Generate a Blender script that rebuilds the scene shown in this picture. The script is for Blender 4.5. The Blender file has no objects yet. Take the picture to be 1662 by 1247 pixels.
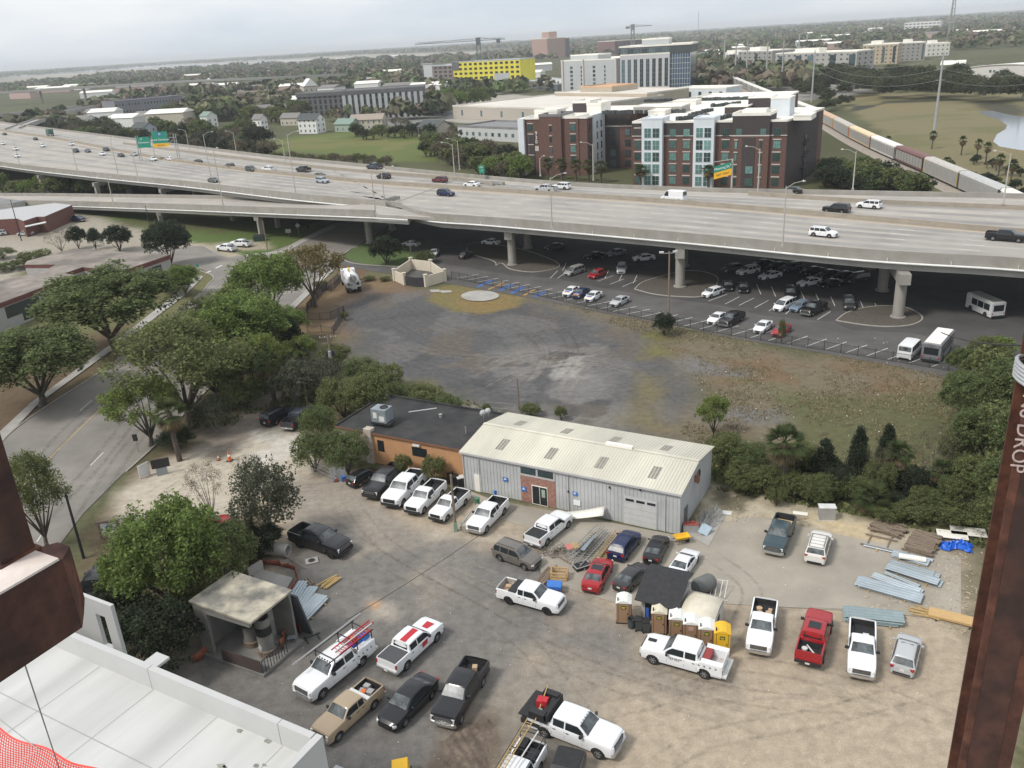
# overhead view over a contractor yard, a motorway bridge and the town behind it (whitespace condensed)
import bpy,math,random
import numpy as np
from mathutils import Vector,Matrix
R=math.radians
random.seed(7)
rng=np.random.default_rng(7)
SC=bpy.context.scene
COL=SC.collection
FOC,PITCH,ROLL,CH=1390.0,R(21.9),R(3.45),45.0
_F=Vector((0,math.cos(PITCH),-math.sin(PITCH)))
_U0=Vector((0,math.sin(PITCH),math.cos(PITCH)))
_R0=Vector((1,0,0))
_R=_R0*math.cos(ROLL)-_U0*math.sin(ROLL)
_U=_U0*math.cos(ROLL)+_R0*math.sin(ROLL)
cd=bpy.data.cameras.new('camera');cam=bpy.data.objects.new('camera',cd);COL.objects.link(cam)
cd.sensor_width=36.0;cd.lens=36.0*FOC/1662.0;cd.clip_start=0.1;cd.clip_end=60000
cam.matrix_world=Matrix(((_R.x,_U.x,-_F.x,0),(_R.y,_U.y,-_F.y,0),(_R.z,_U.z,-_F.z,CH),(0,0,0,1)))
SC.camera=cam
SC.render.resolution_x=1024;SC.render.resolution_y=768
def G(px,py,z=0.0):
 """world point at height z that the surveyed photo point (px, py) lies on"""
 d=_F*FOC+_R*(px-831)-_U*(py-623.5)
 t=(z-CH)/d.z
 return Vector((d.x*t,d.y*t,z))
def D(px,py,y):
 """world point at distance y"""
 d=_F*FOC+_R*(px-831)-_U*(py-623.5)
 t=y/d.y
 return Vector((d.x*t,y,CH+d.z*t))
SUN_EL,SUN_AZ=R(50),R(-118)
w=bpy.data.worlds.new("World");SC.world=w;w.use_nodes=True
nt=w.node_tree;nt.nodes.clear()
def N(nt,t,**k):
 n=nt.nodes.new(t)
 for a,b in k.items():
  if a in('loc',):continue
  setattr(n,a,b)
 return n
wo=N(nt,'ShaderNodeOutputWorld');bg=N(nt,'ShaderNodeBackground')
sky=N(nt,'ShaderNodeTexSky',sky_type='NISHITA',sun_disc=False)
sky.sun_elevation=SUN_EL;sky.sun_rotation=SUN_AZ;sky.dust_density=3.0;sky.ozone_density=1.0
tc=N(nt,'ShaderNodeTexCoord');mp=N(nt,'ShaderNodeMapping');mp.inputs['Scale'].default_value=(1,1,4.5)
ns=N(nt,'ShaderNodeTexNoise');ns.inputs['Scale'].default_value=2.1;ns.inputs['Detail'].default_value=6;ns.inputs['Roughness'].default_value=.5
cr=N(nt,'ShaderNodeValToRGB')
cr.color_ramp.elements[0].position=.38;cr.color_ramp.elements[0].color=(6.9,7.7,8.6,1)
cr.color_ramp.elements[1].position=.64;cr.color_ramp.elements[1].color=(10.6,10.6,10.6,1)
mx=N(nt,'ShaderNodeMix',data_type='RGBA');mx.inputs[0].default_value=.86
nt.links.new(tc.outputs['Generated'],mp.inputs[0]);nt.links.new(mp.outputs[0],ns.inputs['Vector'])
nt.links.new(ns.outputs[0],cr.inputs[0]);nt.links.new(sky.outputs[0],mx.inputs[6]);nt.links.new(cr.outputs[0],mx.inputs[7])
nt.links.new(mx.outputs[2],bg.inputs[0]);bg.inputs[1].default_value=0.09
nt.links.new(bg.outputs[0],wo.inputs[0])
sd=bpy.data.lights.new('sun','SUN');sd.energy=2.3;sd.angle=R(13);sd.color=(1,.955,.89)
so=bpy.data.objects.new('sun',sd);COL.objects.link(so)
sdir=Vector((math.sin(SUN_AZ)*math.cos(SUN_EL),math.cos(SUN_AZ)*math.cos(SUN_EL),math.sin(SUN_EL)))
so.rotation_euler=sdir.to_track_quat('Z','Y').to_euler();so.location=(0,0,100)
vs=SC.view_settings;vs.view_transform='Standard';vs.look='None';vs.gamma=1;vs.exposure=0.3
SC.cycles.max_bounces=5;SC.cycles.diffuse_bounces=2;SC.cycles.glossy_bounces=2;SC.cycles.transparent_max_bounces=8;SC.cycles.volume_bounces=0
def lin(h):
 h=h.lstrip('#');o=[]
 for i in(0,2,4):
  c=int(h[i:i+2],16)/255;o.append(c/12.92 if c<=.04045 else((c+.055)/1.055)**2.4)
 return tuple(o)
def mat(name,c,rough=.7,metal=0,var=.12,scale=1.0,bump=0,spec=.5,coat=0,c2=None,stretch=None,detail=5,objc=False,vcol=False,island=0,scale2=None,rnd=None):
 m=bpy.data.materials.new(name);m.use_nodes=True;t=m.node_tree;b=t.nodes['Principled BSDF']
 b.inputs['Roughness'].default_value=rough;b.inputs['Metallic'].default_value=metal
 b.inputs['Specular IOR Level'].default_value=spec;b.inputs['Coat Weight'].default_value=coat
 b.inputs['Coat Roughness'].default_value=.06
 if isinstance(c,str):c=lin(c)
 if isinstance(c2,str):c2=lin(c2)
 L=t.links.new
 tc=N(t,'ShaderNodeTexCoord');mp=N(t,'ShaderNodeMapping')
 if stretch:mp.inputs['Scale'].default_value=stretch
 src=N(t,'ShaderNodeNewGeometry')if vcol else None
 L(src.outputs['Position']if vcol else tc.outputs['Object'],mp.inputs[0])
 n=N(t,'ShaderNodeTexNoise');n.inputs['Scale'].default_value=scale;n.inputs['Detail'].default_value=detail;n.inputs['Roughness'].default_value=.62
 L(mp.outputs[0],n.inputs['Vector'])
 rp=N(t,'ShaderNodeMapRange');rp.inputs['From Min'].default_value=.3;rp.inputs['From Max'].default_value=.7
 rp.inputs['To Min'].default_value=1-var;rp.inputs['To Max'].default_value=1+var;L(n.outputs[0],rp.inputs[0])
 if objc:base=N(t,'ShaderNodeObjectInfo').outputs['Color']
 elif vcol:
  a=N(t,'ShaderNodeAttribute');a.attribute_name='Col';base=a.outputs['Color']
 elif c2:
  mm=N(t,'ShaderNodeMix',data_type='RGBA');mm.inputs[6].default_value=(*c,1);mm.inputs[7].default_value=(*c2,1)
  n2=N(t,'ShaderNodeTexNoise');n2.inputs['Scale'].default_value=scale2 or scale*.35;n2.inputs['Detail'].default_value=4;L(mp.outputs[0],n2.inputs['Vector'])
  r2=N(t,'ShaderNodeMapRange');r2.inputs['From Min'].default_value=.4;r2.inputs['From Max'].default_value=.6;L(n2.outputs[0],r2.inputs[0]);L(r2.outputs[0],mm.inputs[0])
  base=mm.outputs[2]
 else:
  g=N(t,'ShaderNodeRGB');g.outputs[0].default_value=(*c,1);base=g.outputs[0]
 vm=N(t,'ShaderNodeVectorMath',operation='SCALE');L(base,vm.inputs[0]);L(rp.outputs[0],vm.inputs['Scale']);out=vm.outputs[0]
 if vcol and scale>1:
  n3=N(t,'ShaderNodeTexNoise');n3.inputs['Scale'].default_value=9;n3.inputs['Detail'].default_value=6;n3.inputs['Roughness'].default_value=.8;L(mp.outputs[0],n3.inputs['Vector'])
  r3=N(t,'ShaderNodeMapRange');r3.inputs['From Min'].default_value=.3;r3.inputs['From Max'].default_value=.7;r3.inputs['To Min'].default_value=.78;r3.inputs['To Max'].default_value=1.22;L(n3.outputs[0],r3.inputs[0])
  v3=N(t,'ShaderNodeVectorMath',operation='SCALE');L(out,v3.inputs[0]);L(r3.outputs[0],v3.inputs['Scale']);out=v3.outputs[0]
 if island:
  ge=N(t,'ShaderNodeNewGeometry');ir=N(t,'ShaderNodeMapRange');ir.inputs['To Min'].default_value=1-island;ir.inputs['To Max'].default_value=1+island
  L(ge.outputs['Random Per Island'],ir.inputs[0]);v2=N(t,'ShaderNodeVectorMath',operation='SCALE');L(out,v2.inputs[0]);L(ir.outputs[0],v2.inputs['Scale']);out=v2.outputs[0]
 if rnd:
  oi=N(t,'ShaderNodeObjectInfo');r4=N(t,'ShaderNodeMapRange');r4.inputs['From Min'].default_value=.35;r4.inputs['To Min'].default_value=1;r4.inputs['To Max'].default_value=rnd;L(oi.outputs['Random'],r4.inputs[0])
  v4=N(t,'ShaderNodeVectorMath',operation='SCALE');L(out,v4.inputs[0]);L(r4.outputs[0],v4.inputs['Scale']);out=v4.outputs[0]
 L(out,b.inputs['Base Color'])
 if bump:
  bp=N(t,'ShaderNodeBump');bp.inputs['Strength'].default_value=min(1,bump);bp.inputs['Distance'].default_value=.05
  L(n.outputs[0],bp.inputs['Height']);L(bp.outputs[0],b.inputs['Normal'])
 return m
class MB:
 def __init__(s):s.v=[];s.f=[];s.m=[]
 def add(s,vs,fs,m=0):
  b=len(s.v);s.v.extend([tuple(p)for p in vs]);s.f.extend([tuple(b+i for i in f)for f in fs]);s.m.extend([m]*len(fs));return s
 def box(s,x0,x1,y0,y1,z0,z1,m=0):
  return s.add([(x0,y0,z0),(x1,y0,z0),(x1,y1,z0),(x0,y1,z0),(x0,y0,z1),(x1,y0,z1),(x1,y1,z1),(x0,y1,z1)],[(0,3,2,1),(4,5,6,7),(0,1,5,4),(1,2,6,5),(2,3,7,6),(3,0,4,7)],m)
 def obox(s,c,dx,dy,z0,z1,rz=0,m=0,tilt=0):
  ca,sa=math.cos(rz),math.sin(rz);P=[]
  for z in(z0,z1):
   for a,b in((-1,-1),(1,-1),(1,1),(-1,1)):
    x,y=a*dx/2,b*dy/2;P.append((c[0]+x*ca-y*sa,c[1]+x*sa+y*ca,z+tilt*x))
  return s.add(P,[(0,3,2,1),(4,5,6,7),(0,1,5,4),(1,2,6,5),(2,3,7,6),(3,0,4,7)],m)
 def prism(s,poly,z0,z1,m=0,mt=None):
  n=len(poly);a=sum(poly[i][0]*poly[(i+1)%n][1]-poly[(i+1)%n][0]*poly[i][1]for i in range(n))
  if a<0:poly=poly[::-1]
  P=[(p[0],p[1],z0)for p in poly]+[(p[0],p[1],z1)for p in poly]
  s.add(P,[tuple(range(n-1,-1,-1))]+[(i,(i+1)%n,(i+1)%n+n,i+n)for i in range(n)],m)
  return s.add(P[n:],[tuple(range(n))],m if mt is None else mt)
 def bar(s,p,q,w,h=None,m=0,up=(0,0,1)):
  p=Vector(p);q=Vector(q);h=h or w;d=(q-p)
  if d.length<1e-6:return s
  d.normalize();u=Vector(up)
  if abs(d.dot(u))>.99:u=Vector((1,0,0))
  x=d.cross(u).normalized();u=x.cross(d)
  P=[c+x*(a*w/2)+u*(b*h/2)for c in(p,q)for a,b in((-1,-1),(1,-1),(1,1),(-1,1))]
  return s.add(P,[(0,1,2,3),(7,6,5,4),(0,4,5,1),(1,5,6,2),(2,6,7,3),(3,7,4,0)],m)
 def tube(s,pts,r,n=8,m=0,cap=True):
  pts=[Vector(p)for p in pts];k=len(pts)
  rs=r if isinstance(r,(list,tuple))else[r]*k
  V=[];prev=None
  for i,p in enumerate(pts):
   d=(pts[min(i+1,k-1)]-pts[max(i-1,0)]).normalized()
   u=Vector((0,0,1))if abs(d.z)<.95 else Vector((1,0,0))
   x=d.cross(u).normalized();y=x.cross(d)
   if prev is not None and x.dot(prev)<0 and False:x=-x
   for j in range(n):
    a=2*math.pi*j/n;V.append(p+x*(rs[i]*math.cos(a))+y*(rs[i]*math.sin(a)))
  F=[(i*n+j,i*n+(j+1)%n,(i+1)*n+(j+1)%n,(i+1)*n+j)for i in range(k-1)for j in range(n)]
  if cap:F+=[tuple(range(n-1,-1,-1)),tuple((k-1)*n+j for j in range(n))]
  return s.add(V,F,m)
 def lathe(s,prof,n=16,m=0,axis='z',c=(0,0,0)):
  """prof: list of (radius, height)"""
  V=[]
  for r,h in prof:
   for j in range(n):
    a=2*math.pi*j/n;x,y=r*math.cos(a),r*math.sin(a)
    V.append((c[0]+x,c[1]+y,c[2]+h)if axis=='z' else((c[0]+x,c[1]+h,c[2]+y)if axis=='y' else(c[0]+h,c[1]+x,c[2]+y)))
  k=len(prof)
  return s.add(V,[(i*n+j,i*n+(j+1)%n,(i+1)*n+(j+1)%n,(i+1)*n+j)for i in range(k-1)for j in range(n)],m)
 def grid(s,rows,m=0,closed=False):
  nr,nc=len(rows),len(rows[0]);V=[p for r in rows for p in r]
  F=[]
  for i in range(nr-1):
   for j in range(nc if closed else nc-1):F.append((i*nc+j,i*nc+(j+1)%nc,(i+1)*nc+(j+1)%nc,(i+1)*nc+j))
  return s.add(V,F,m)
 def quad(s,a,b,c,d,m=0):return s.add([a,b,c,d],[(0,1,2,3)],m)
 def build(s,name,mats,parent=None,smooth=False,loc=None,rz=0,edge=35):
  me=bpy.data.meshes.new(name);me.from_pydata(s.v,[],s.f)
  for m in(mats if isinstance(mats,(list,tuple))else[mats]):me.materials.append(m)
  if any(s.m):me.polygons.foreach_set('material_index',s.m)
  if smooth:
   me.polygons.foreach_set('use_smooth',[True]*len(s.f));me.set_sharp_from_angle(angle=R(edge))
  me.update()
  o=bpy.data.objects.new(name,me);COL.objects.link(o)
  if parent:o.parent=parent
  if loc is not None:o.location=loc
  o.rotation_euler.z=rz
  return o
def tag(o,label,cat,group=None):
 o['label']=label;o['category']=cat
 if group:o['group']=group
 return o
def thing(name,label,cat,loc=(0,0,0),rz=0,group=None):
 o=bpy.data.objects.new(name,None);COL.objects.link(o);o.location=loc;o.rotation_euler.z=rz;o.empty_display_size=.3
 return tag(o,label,cat,group)
def struct(o):o['kind']='structure';return o
def dup(root,loc=None,rz=None,label=None,group=None,scale=None,color=None):
 r=root.copy();COL.objects.link(r)
 if loc is not None:r.location=loc
 if rz is not None:r.rotation_euler.z=rz
 if scale:r.scale=scale if isinstance(scale,(tuple,list))else(scale,)*3
 if label:r['label']=label
 if group:r['group']=group
 if color and r.type=='MESH':r.color=color
 def rec(a,b):
  for ch in a.children:
   if ch.name.startswith('~'):continue
   c=ch.copy();COL.objects.link(c);c.parent=b
   if color:c.color=color
   rec(ch,c)
 rec(root,r)
 return r
def kill(root):
 for c in list(root.children):kill(c)
 bpy.data.objects.remove(root)
_tab=rng.random((256,256))
def vnoise(x,y,s,seed=0):
 x=np.asarray(x)/s+seed*17.3;y=np.asarray(y)/s+seed*31.7
 xi=np.floor(x).astype(int);yi=np.floor(y).astype(int);fx=x-xi;fy=y-yi
 fx=fx*fx*(3-2*fx);fy=fy*fy*(3-2*fy)
 g=lambda a,b:_tab[a&255,b&255]
 return(g(xi,yi)*(1-fx)+g(xi+1,yi)*fx)*(1-fy)+(g(xi,yi+1)*(1-fx)+g(xi+1,yi+1)*fx)*fy
def fnoise(x,y,s,o=4,seed=0):
 a,t,r=1.,0.,0.
 for i in range(o):r=r+a*vnoise(x,y,s/2**i,seed+i);t+=a;a*=.55
 return r/t
def inpoly(X,Y,poly):
 """signed distance, positive inside"""
 ins=np.zeros(X.shape,bool);d=np.full(X.shape,1e9);n=len(poly)
 for i in range(n):
  x0,y0=poly[i][:2];x1,y1=poly[(i+1)%n][:2]
  dx,dy=x1-x0,y1-y0;t=np.clip(((X-x0)*dx+(Y-y0)*dy)/(dx*dx+dy*dy+1e-9),0,1)
  d=np.minimum(d,np.hypot(X-x0-t*dx,Y-y0-t*dy))
  c=((y0>Y)!=(y1>Y))&(X<(x1-x0)*(Y-y0)/((y1-y0)if y1!=y0 else 1e-9)+x0);ins^=c
 return np.where(ins,d,-d)
def axis(spec):
 out=[]
 for a,b,st in spec:out+=list(np.arange(a,b,st))
 return out
xs=axis([(-12000,-3000,1500),(-3000,-900,210),(-900,-330,19),(-330,-90,3.0),(-90,100,.55),(100,330,3.0),(330,900,19),(900,3000,210),(3000,13000,1250)])
ys=axis([(-60,20,8),(20,56,2),(56,150,.55),(150,215,.9),(215,520,2.6),(520,900,7),(900,2000,40),(2000,6000,300),(6000,42000,3000)])
X,Y=np.meshgrid(np.array(xs),np.array(ys));nx,ny=len(xs),len(ys)
C=np.zeros((ny,nx,3));C[:]=(.085,.088,.045)
nz=fnoise(X,Y,60,4,3)[...,None]
C=C*(.7+.6*nz)
gr_n={s:(fnoise(X,Y,s,5,int(s*3)+1)-.5)for s in(3.,9.,24.)}
def pp(pts,z=0):return[tuple(G(p[0],p[1],z)[:2])for p in pts]
def paint(pts,col,soft=1.0,amp=3.0,ns=9.,strength=1.0,world=False,thr=None):
 poly=pts if world else pp(pts)
 px=[p[0]for p in poly];py=[p[1]for p in poly];mg=soft+amp+2
 i0=max(0,np.searchsorted(ys,min(py)-mg)-1);i1=np.searchsorted(ys,max(py)+mg)+1
 j0=max(0,np.searchsorted(xs,min(px)-mg)-1);j1=np.searchsorted(xs,max(px)+mg)+1
 x,y=X[i0:i1,j0:j1],Y[i0:i1,j0:j1]
 d=inpoly(x,y,poly)+gr_n[ns][i0:i1,j0:j1]*2*amp
 k=np.clip(d/soft*.5+.5,0,1);k=k*k*(3-2*k)*strength
 if thr is not None:
  q=fnoise(x,y,thr[1],5,thr[2]);k=k*np.clip((q-thr[0])*12,0,1)
 k=k[...,None];C[i0:i1,j0:j1]=C[i0:i1,j0:j1]*(1-k)+np.array(lin(col)if isinstance(col,str)else col)*k
TAN=(.355,.295,.222);PALE=(.42,.37,.30);GRAV=(.165,.155,.142);GRAV2=(.21,.19,.165);CONC=(.37,.33,.27)
DARK=(.092,.091,.092);DRY=(.17,.13,.075);BRN=(.15,.09,.05);GRN=(.085,.12,.035);SOIL=(.13,.09,.06);MARSH=(.175,.155,.085)
paint([(1340,150),(1662,150),(1700,330),(1480,250)],MARSH,3,4)
paint([(1340,150),(1662,170),(1700,260),(1500,230)],(.19,.155,.08),4,10,24.,thr=(.48,40,5))
paint([(1340,150),(1662,150),(1700,330),(1480,250)],(.13,.13,.06),4,10,24.,.7,thr=(.55,25,9))
paint([(1385,172),(1420,170),(1436,165),(1438,168),(1400,178),(1380,182)],(.05,.05,.04),1,1.5)
paint([(1436,164),(1500,162),(1560,160),(1560,163),(1500,166),(1438,168)],(.06,.06,.04),1.5,1.5)
paint([(1580,165),(1620,163),(1662,175),(1662,190),(1600,182)],(.07,.065,.045),3,4)
paint([(430,232),(480,222),(560,214),(640,216),(690,222),(720,245),(735,262),(640,262),(540,250),(440,244)],(.105,.13,.04),4,4)
paint([(430,232),(560,216),(700,226),(700,250),(560,250),(440,240)],(.16,.15,.06),6,12,24.,.7,thr=(.5,22,4))
paint([(600,160),(800,150),(905,160),(900,195),(760,200),(700,195)],(.33,.31,.27),4,4)
paint([(560,176),(700,172),(760,190),(640,205),(590,200)],(.2,.2,.19),4,4)
paint([(0,128),(250,100),(560,90),(830,82),(830,87),(560,98),(250,113),(0,138)],(.32,.29,.24),30,30,24.)
paint([(1170,130),(1400,128),(1420,150),(1300,165),(1200,150)],(.24,.23,.21),4,6)
paint([(-200,330),(700,330),(700,560),(-200,760)],(.12,.115,.06),4,4)
paint([(-60,345),(240,352),(262,405),(225,430),(120,405),(-60,470)],(.3,.27,.22),1.5,2)
paint([(-60,395),(60,400),(62,425),(0,470),(-60,470)],(.32,.29,.24),1.5,2)
paint([(250,385),(330,395),(420,412),(470,420),(360,432),(300,430),(262,420)],(.33,.29,.22),1.5,2)
paint([(150,345),(620,360),(560,372),(500,388),(460,408),(400,416),(330,395),(240,380)],GRN,1,2)
paint([(180,345),(600,362),(540,378),(440,384),(300,378),(200,368)],(.10,.085,.05),3,4,9.,.8,thr=(.45,12,2))
paint([(330,396),(440,392),(440,404),(360,410)],(.3,.26,.19),2,3)
paint([(-80,540),(60,480),(150,470),(280,440),(320,440),(350,455),(200,575),(60,700),(-80,800)],(.13,.125,.06),1,1)
paint([(-80,600),(100,560),(210,520),(215,560),(60,690),(-80,800)],SOIL,3,4,9.,.9)
paint([(545,425),(600,430),(560,560),(560,660),(300,700),(200,790),(150,860),(100,1247),(300,1247),(480,900),(480,780),(560,640)],SOIL,2,3)
paint([(300,560),(470,520),(560,540),(580,640),(470,660),(330,700),(240,740)],(.10,.09,.05),2,4)
paint([(500,450),(640,448),(720,480),(600,545),(560,560),(480,540),(470,505)],(.16,.11,.07),2,4)
paint([(470,505),(560,455),(640,455),(640,468),(560,480),(540,545),(480,545)],(.17,.12,.07),1.5,3)
paint([(585,468),(700,478),(850,492),(900,482),(1000,500),(1060,520),(1110,560),(1140,620),(1180,690),(1120,720),(1000,705),(900,690),(840,690),(770,665),(700,645),(600,610),(560,560),(555,500)],DARK,4,4)
paint([(585,468),(850,480),(1060,520),(1200,700),(800,700),(560,560)],(.125,.105,.085),5,8,9.,.65,thr=(.52,7,41))
paint([(600,520),(850,500),(1080,560),(1100,680),(800,680),(600,590)],(.065,.065,.066),5,8,9.,.6,thr=(.53,8,43))
paint([(585,468),(850,480),(1060,520),(1200,700),(800,700),(560,560)],(.135,.13,.126),5,8,24.,.7,thr=(.5,10,6))
paint([(720,600),(830,555),(960,560),(1010,620),(1000,690),(860,690),(780,660)],(.21,.20,.185),5,6,9.,.6,thr=(.44,5,8))
paint([(880,580),(960,565),(950,610),(880,615)],(.31,.295,.27),2.5,4,3.,.7,thr=(.48,1.8,5))
paint([(700,470),(760,455),(830,468),(850,485),(835,498),(790,508),(740,505),(695,488)],(.16,.135,.06),1,1.5)
paint([(735,475),(845,482),(835,498),(770,510)],(.20,.14,.06),2,3,3.,.8)
paint([(860,478),(1060,520),(1250,560),(1550,610),(1620,650),(1600,760),(1460,800),(1300,770),(1160,735),(1060,700),(1130,640),(1110,590),(1050,545),(930,505)],(.15,.125,.085),4,5)
paint([(1120,560),(1560,620),(1560,760),(1200,740)],BRN,5,8,9.,.55,thr=(.5,9,11))
paint([(1060,540),(1300,580),(1560,650),(1580,740),(1300,740),(1100,600)],(.105,.115,.055),5,8,24.,.45,thr=(.53,9,13))
paint([(1130,590),(1330,640),(1400,690),(1230,700),(1150,680)],(.15,.15,.155),4,7,9.,.85,thr=(.5,9,15))
paint([(1030,605),(1068,610),(1080,650),(1060,690),(1028,675)],(.16,.135,.07),3,5,9.,.8)
paint([(1050,540),(1090,545),(1095,575),(1055,580)],(.14,.13,.055),2,3,3.)
paint([(1440,655),(1560,665),(1560,700),(1400,695)],(.11,.125,.05),3,6,9.,.6)
paint([(570,600),(700,620),(760,655),(700,665),(620,640)],(.13,.12,.055),2,3)
paint([(640,640),(760,660),(860,690),(850,700),(700,680)],(.26,.24,.22),1,2,3.,.8)
paint([(1150,700),(1560,760),(1640,800),(1640,900),(1400,850),(1160,800)],(.085,.085,.045),2,4)
paint([(1240,640),(1662,640),(1662,1247),(1600,1247)],(.10,.10,.05),2,3)
paint([(480,735),(560,762),(760,800),(1110,880),(1160,790),(1290,820),(1420,850),(1560,880),(1600,950),(1620,1247),(1600,1500),(200,1500),(240,1100),(330,1010),(430,920),(450,860),(400,800),(410,760)],TAN,1,1.5)
paint([(1150,785),(1290,815),(1440,850),(1560,890),(1560,905),(1440,882),(1290,850),(1230,835),(1180,855),(1150,830)],(.40,.35,.26),1,1.5,3.)
paint([(1150,785),(1290,815),(1440,850),(1300,850),(1180,840)],(.09,.08,.05),1,2,3.,.8,thr=(.54,3,3))
paint([(1330,840),(1420,850),(1430,890),(1360,885)],(.47,.38,.24),1.2,2,3.)
paint([(1540,880),(1620,900),(1640,1247),(1600,1247),(1570,1020)],(.17,.15,.10),1.5,3,3.,.9)
paint([(420,960),(500,850),(560,830),(640,850),(700,872),(790,900),(850,880),(880,950),(990,1000),(1030,1020),(1040,1060),(1180,1110),(960,1090),(860,1060),(830,1110),(760,1247),(700,1500),(200,1500),(240,1100),(330,1010)],GRAV,2.0,2.5)
paint([(950,1080),(1180,1110),(1180,1130),(1080,1130),(960,1110)],GRAV2,2.5,3)
paint([(800,1100),(900,1060),(960,1090),(1000,1200),(960,1260),(800,1260),(770,1180)],GRAV2,3,3)
paint([(700,1130),(800,1060),(880,1080),(830,1160),(760,1230),(700,1230)],(.27,.235,.19),2,3,3.,.8,thr=(.42,7,19))
paint([(1000,990),(560,950),(600,850),(800,1000),(1000,1080),(880,1100)],(.28,.24,.19),3,5,9.,.75,thr=(.5,9,23))
paint([(520,840),(760,880),(700,1000),(560,940)],(.27,.24,.20),3,4,9.,.6,thr=(.5,6,27))
paint([(735,880),(860,880),(960,1010),(880,1000),(800,930),(700,905)],(.15,.145,.14),3,4,9.,.5)
paint([(700,860),(870,878),(860,884),(700,872)],PALE,.6,.8,3.,.6)
paint([(440,760),(560,770),(640,850),(520,850),(450,860)],(.27,.235,.195),1.5,2.5,3.)
paint([(240,770),(400,690),(450,680),(500,720),(520,770),(430,800),(330,880),(200,870),(180,800)],PALE,2,2.5)
paint([(330,690),(440,640),(520,660),(440,690),(360,740)],(.2,.17,.14),1.5,3)
paint([(400,700),(500,700),(505,745),(400,760)],(.5,.47,.42),2,3,3.,.8,thr=(.4,5,31))
paint([(0,1050),(120,1000),(200,860),(330,840),(400,900),(330,1010),(240,1100),(200,1247),(0,1247)],(.13,.11,.075),2,3)
paint([(600,968),(640,975),(640,1000),(600,1000)],(.40,.35,.29),1,1.3,3.,.9)
paint([(598,977),(616,975),(618,985),(602,989)],(.48,.27,.12),.4,.4,3.,.9)
paint([(860,1140),(1000,1100),(1250,1130),(1560,1160),(1560,1247),(900,1247)],(.37,.31,.24),6,8,9.,.5,thr=(.5,8,33))
paint([(1180,880),(1560,900),(1560,1100),(1200,1100)],(.28,.24,.19),3,6,9.,.6,thr=(.53,5,35))
paint([(690,1220),(740,1180),(790,1165),(815,1180),(810,1247),(700,1500),(600,1500)],(.14,.11,.085),1,1.5,3.)
paint([(690,1220),(790,1165),(810,1247),(700,1300)],(.075,.06,.05),1,1.5,3.,.8,thr=(.5,1.6,39))
V=np.stack([X,Y,np.zeros_like(X)],-1).reshape(-1,3)
near=(Y>55)&(Y<150)&(abs(X)<95)
V[:,2]=np.where(near.ravel(),(fnoise(X,Y,4,3,51).ravel()-.5)*.05,0)-.03
me=bpy.data.meshes.new('ground')
idx=np.arange(ny*nx).reshape(ny,nx)
F=np.stack([idx[:-1,:-1],idx[:-1,1:],idx[1:,1:],idx[1:,:-1]],-1).reshape(-1,4)
me.vertices.add(len(V));me.vertices.foreach_set('co',V.ravel())
me.loops.add(F.size);me.loops.foreach_set('vertex_index',F.ravel().astype(np.int32))
me.polygons.add(len(F));me.polygons.foreach_set('loop_start',np.arange(0,F.size,4,dtype=np.int32));me.polygons.foreach_set('loop_total',np.full(len(F),4,np.int32))
me.update()
ca=me.color_attributes.new('Col','FLOAT_COLOR','POINT')
ca.data.foreach_set('color',np.concatenate([np.clip(C,.01,.9).reshape(-1,3),np.ones((nx*ny,1))],1).ravel().astype(np.float32))
M_ground=mat('ground_soil_gravel',(1,1,1),.95,vcol=True,var=.20,scale=1.1,detail=13,bump=.25,spec=.15)
me.materials.append(M_ground);gob=bpy.data.objects.new('ground',me);COL.objects.link(gob);struct(gob)
M_asph=mat('asphalt',(.19,.178,.162),.9,var=.14,scale=.25,detail=9,c2=(.235,.215,.19),spec=.25)
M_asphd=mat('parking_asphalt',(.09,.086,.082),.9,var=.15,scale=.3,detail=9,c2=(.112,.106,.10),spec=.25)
M_conc=mat('concrete',(.36,.345,.32),.85,var=.12,scale=.5,detail=8,c2=(.31,.295,.27))
M_slab=mat('yard_concrete',(.34,.305,.25),.88,var=.12,scale=.35,detail=9,c2=(.29,.26,.215))
M_white=mat('road_paint_white',(.6,.6,.58),.7,var=.15,scale=2)
M_yel=mat('road_paint_yellow',(.45,.33,.12),.7,var=.2,scale=2)
M_kerb=mat('kerb_concrete',(.33,.31,.27),.85,var=.15,scale=1)
M_blue=mat('blue_paint',(.05,.12,.34),.7,var=.3,scale=2)
M_orange=mat('orange_paint',(.5,.25,.05),.7,var=.3,scale=2)
def sheet(name,pts,z,m,world=False,z_of=None):
 poly=pts if world else pp(pts)
 b=MB();b.prism([(p[0],p[1])for p in poly],z-.015,z);o=b.build(name,m);return struct(o)
def smooth_line(pts,n=8):
 out=[];k=len(pts)
 for i in range(k-1):
  p0,p1,p2,p3=pts[max(i-1,0)],pts[i],pts[i+1],pts[min(i+2,k-1)]
  for j in range(n):
   t=j/n;out.append(tuple(.5*((2*p1[a])+(-p0[a]+p2[a])*t+(2*p0[a]-5*p1[a]+4*p2[a]-p3[a])*t*t+(-p0[a]+3*p1[a]-3*p2[a]+p3[a])*t**3)for a in range(len(p1))))
 out.append(tuple(pts[-1]));return out
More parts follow.
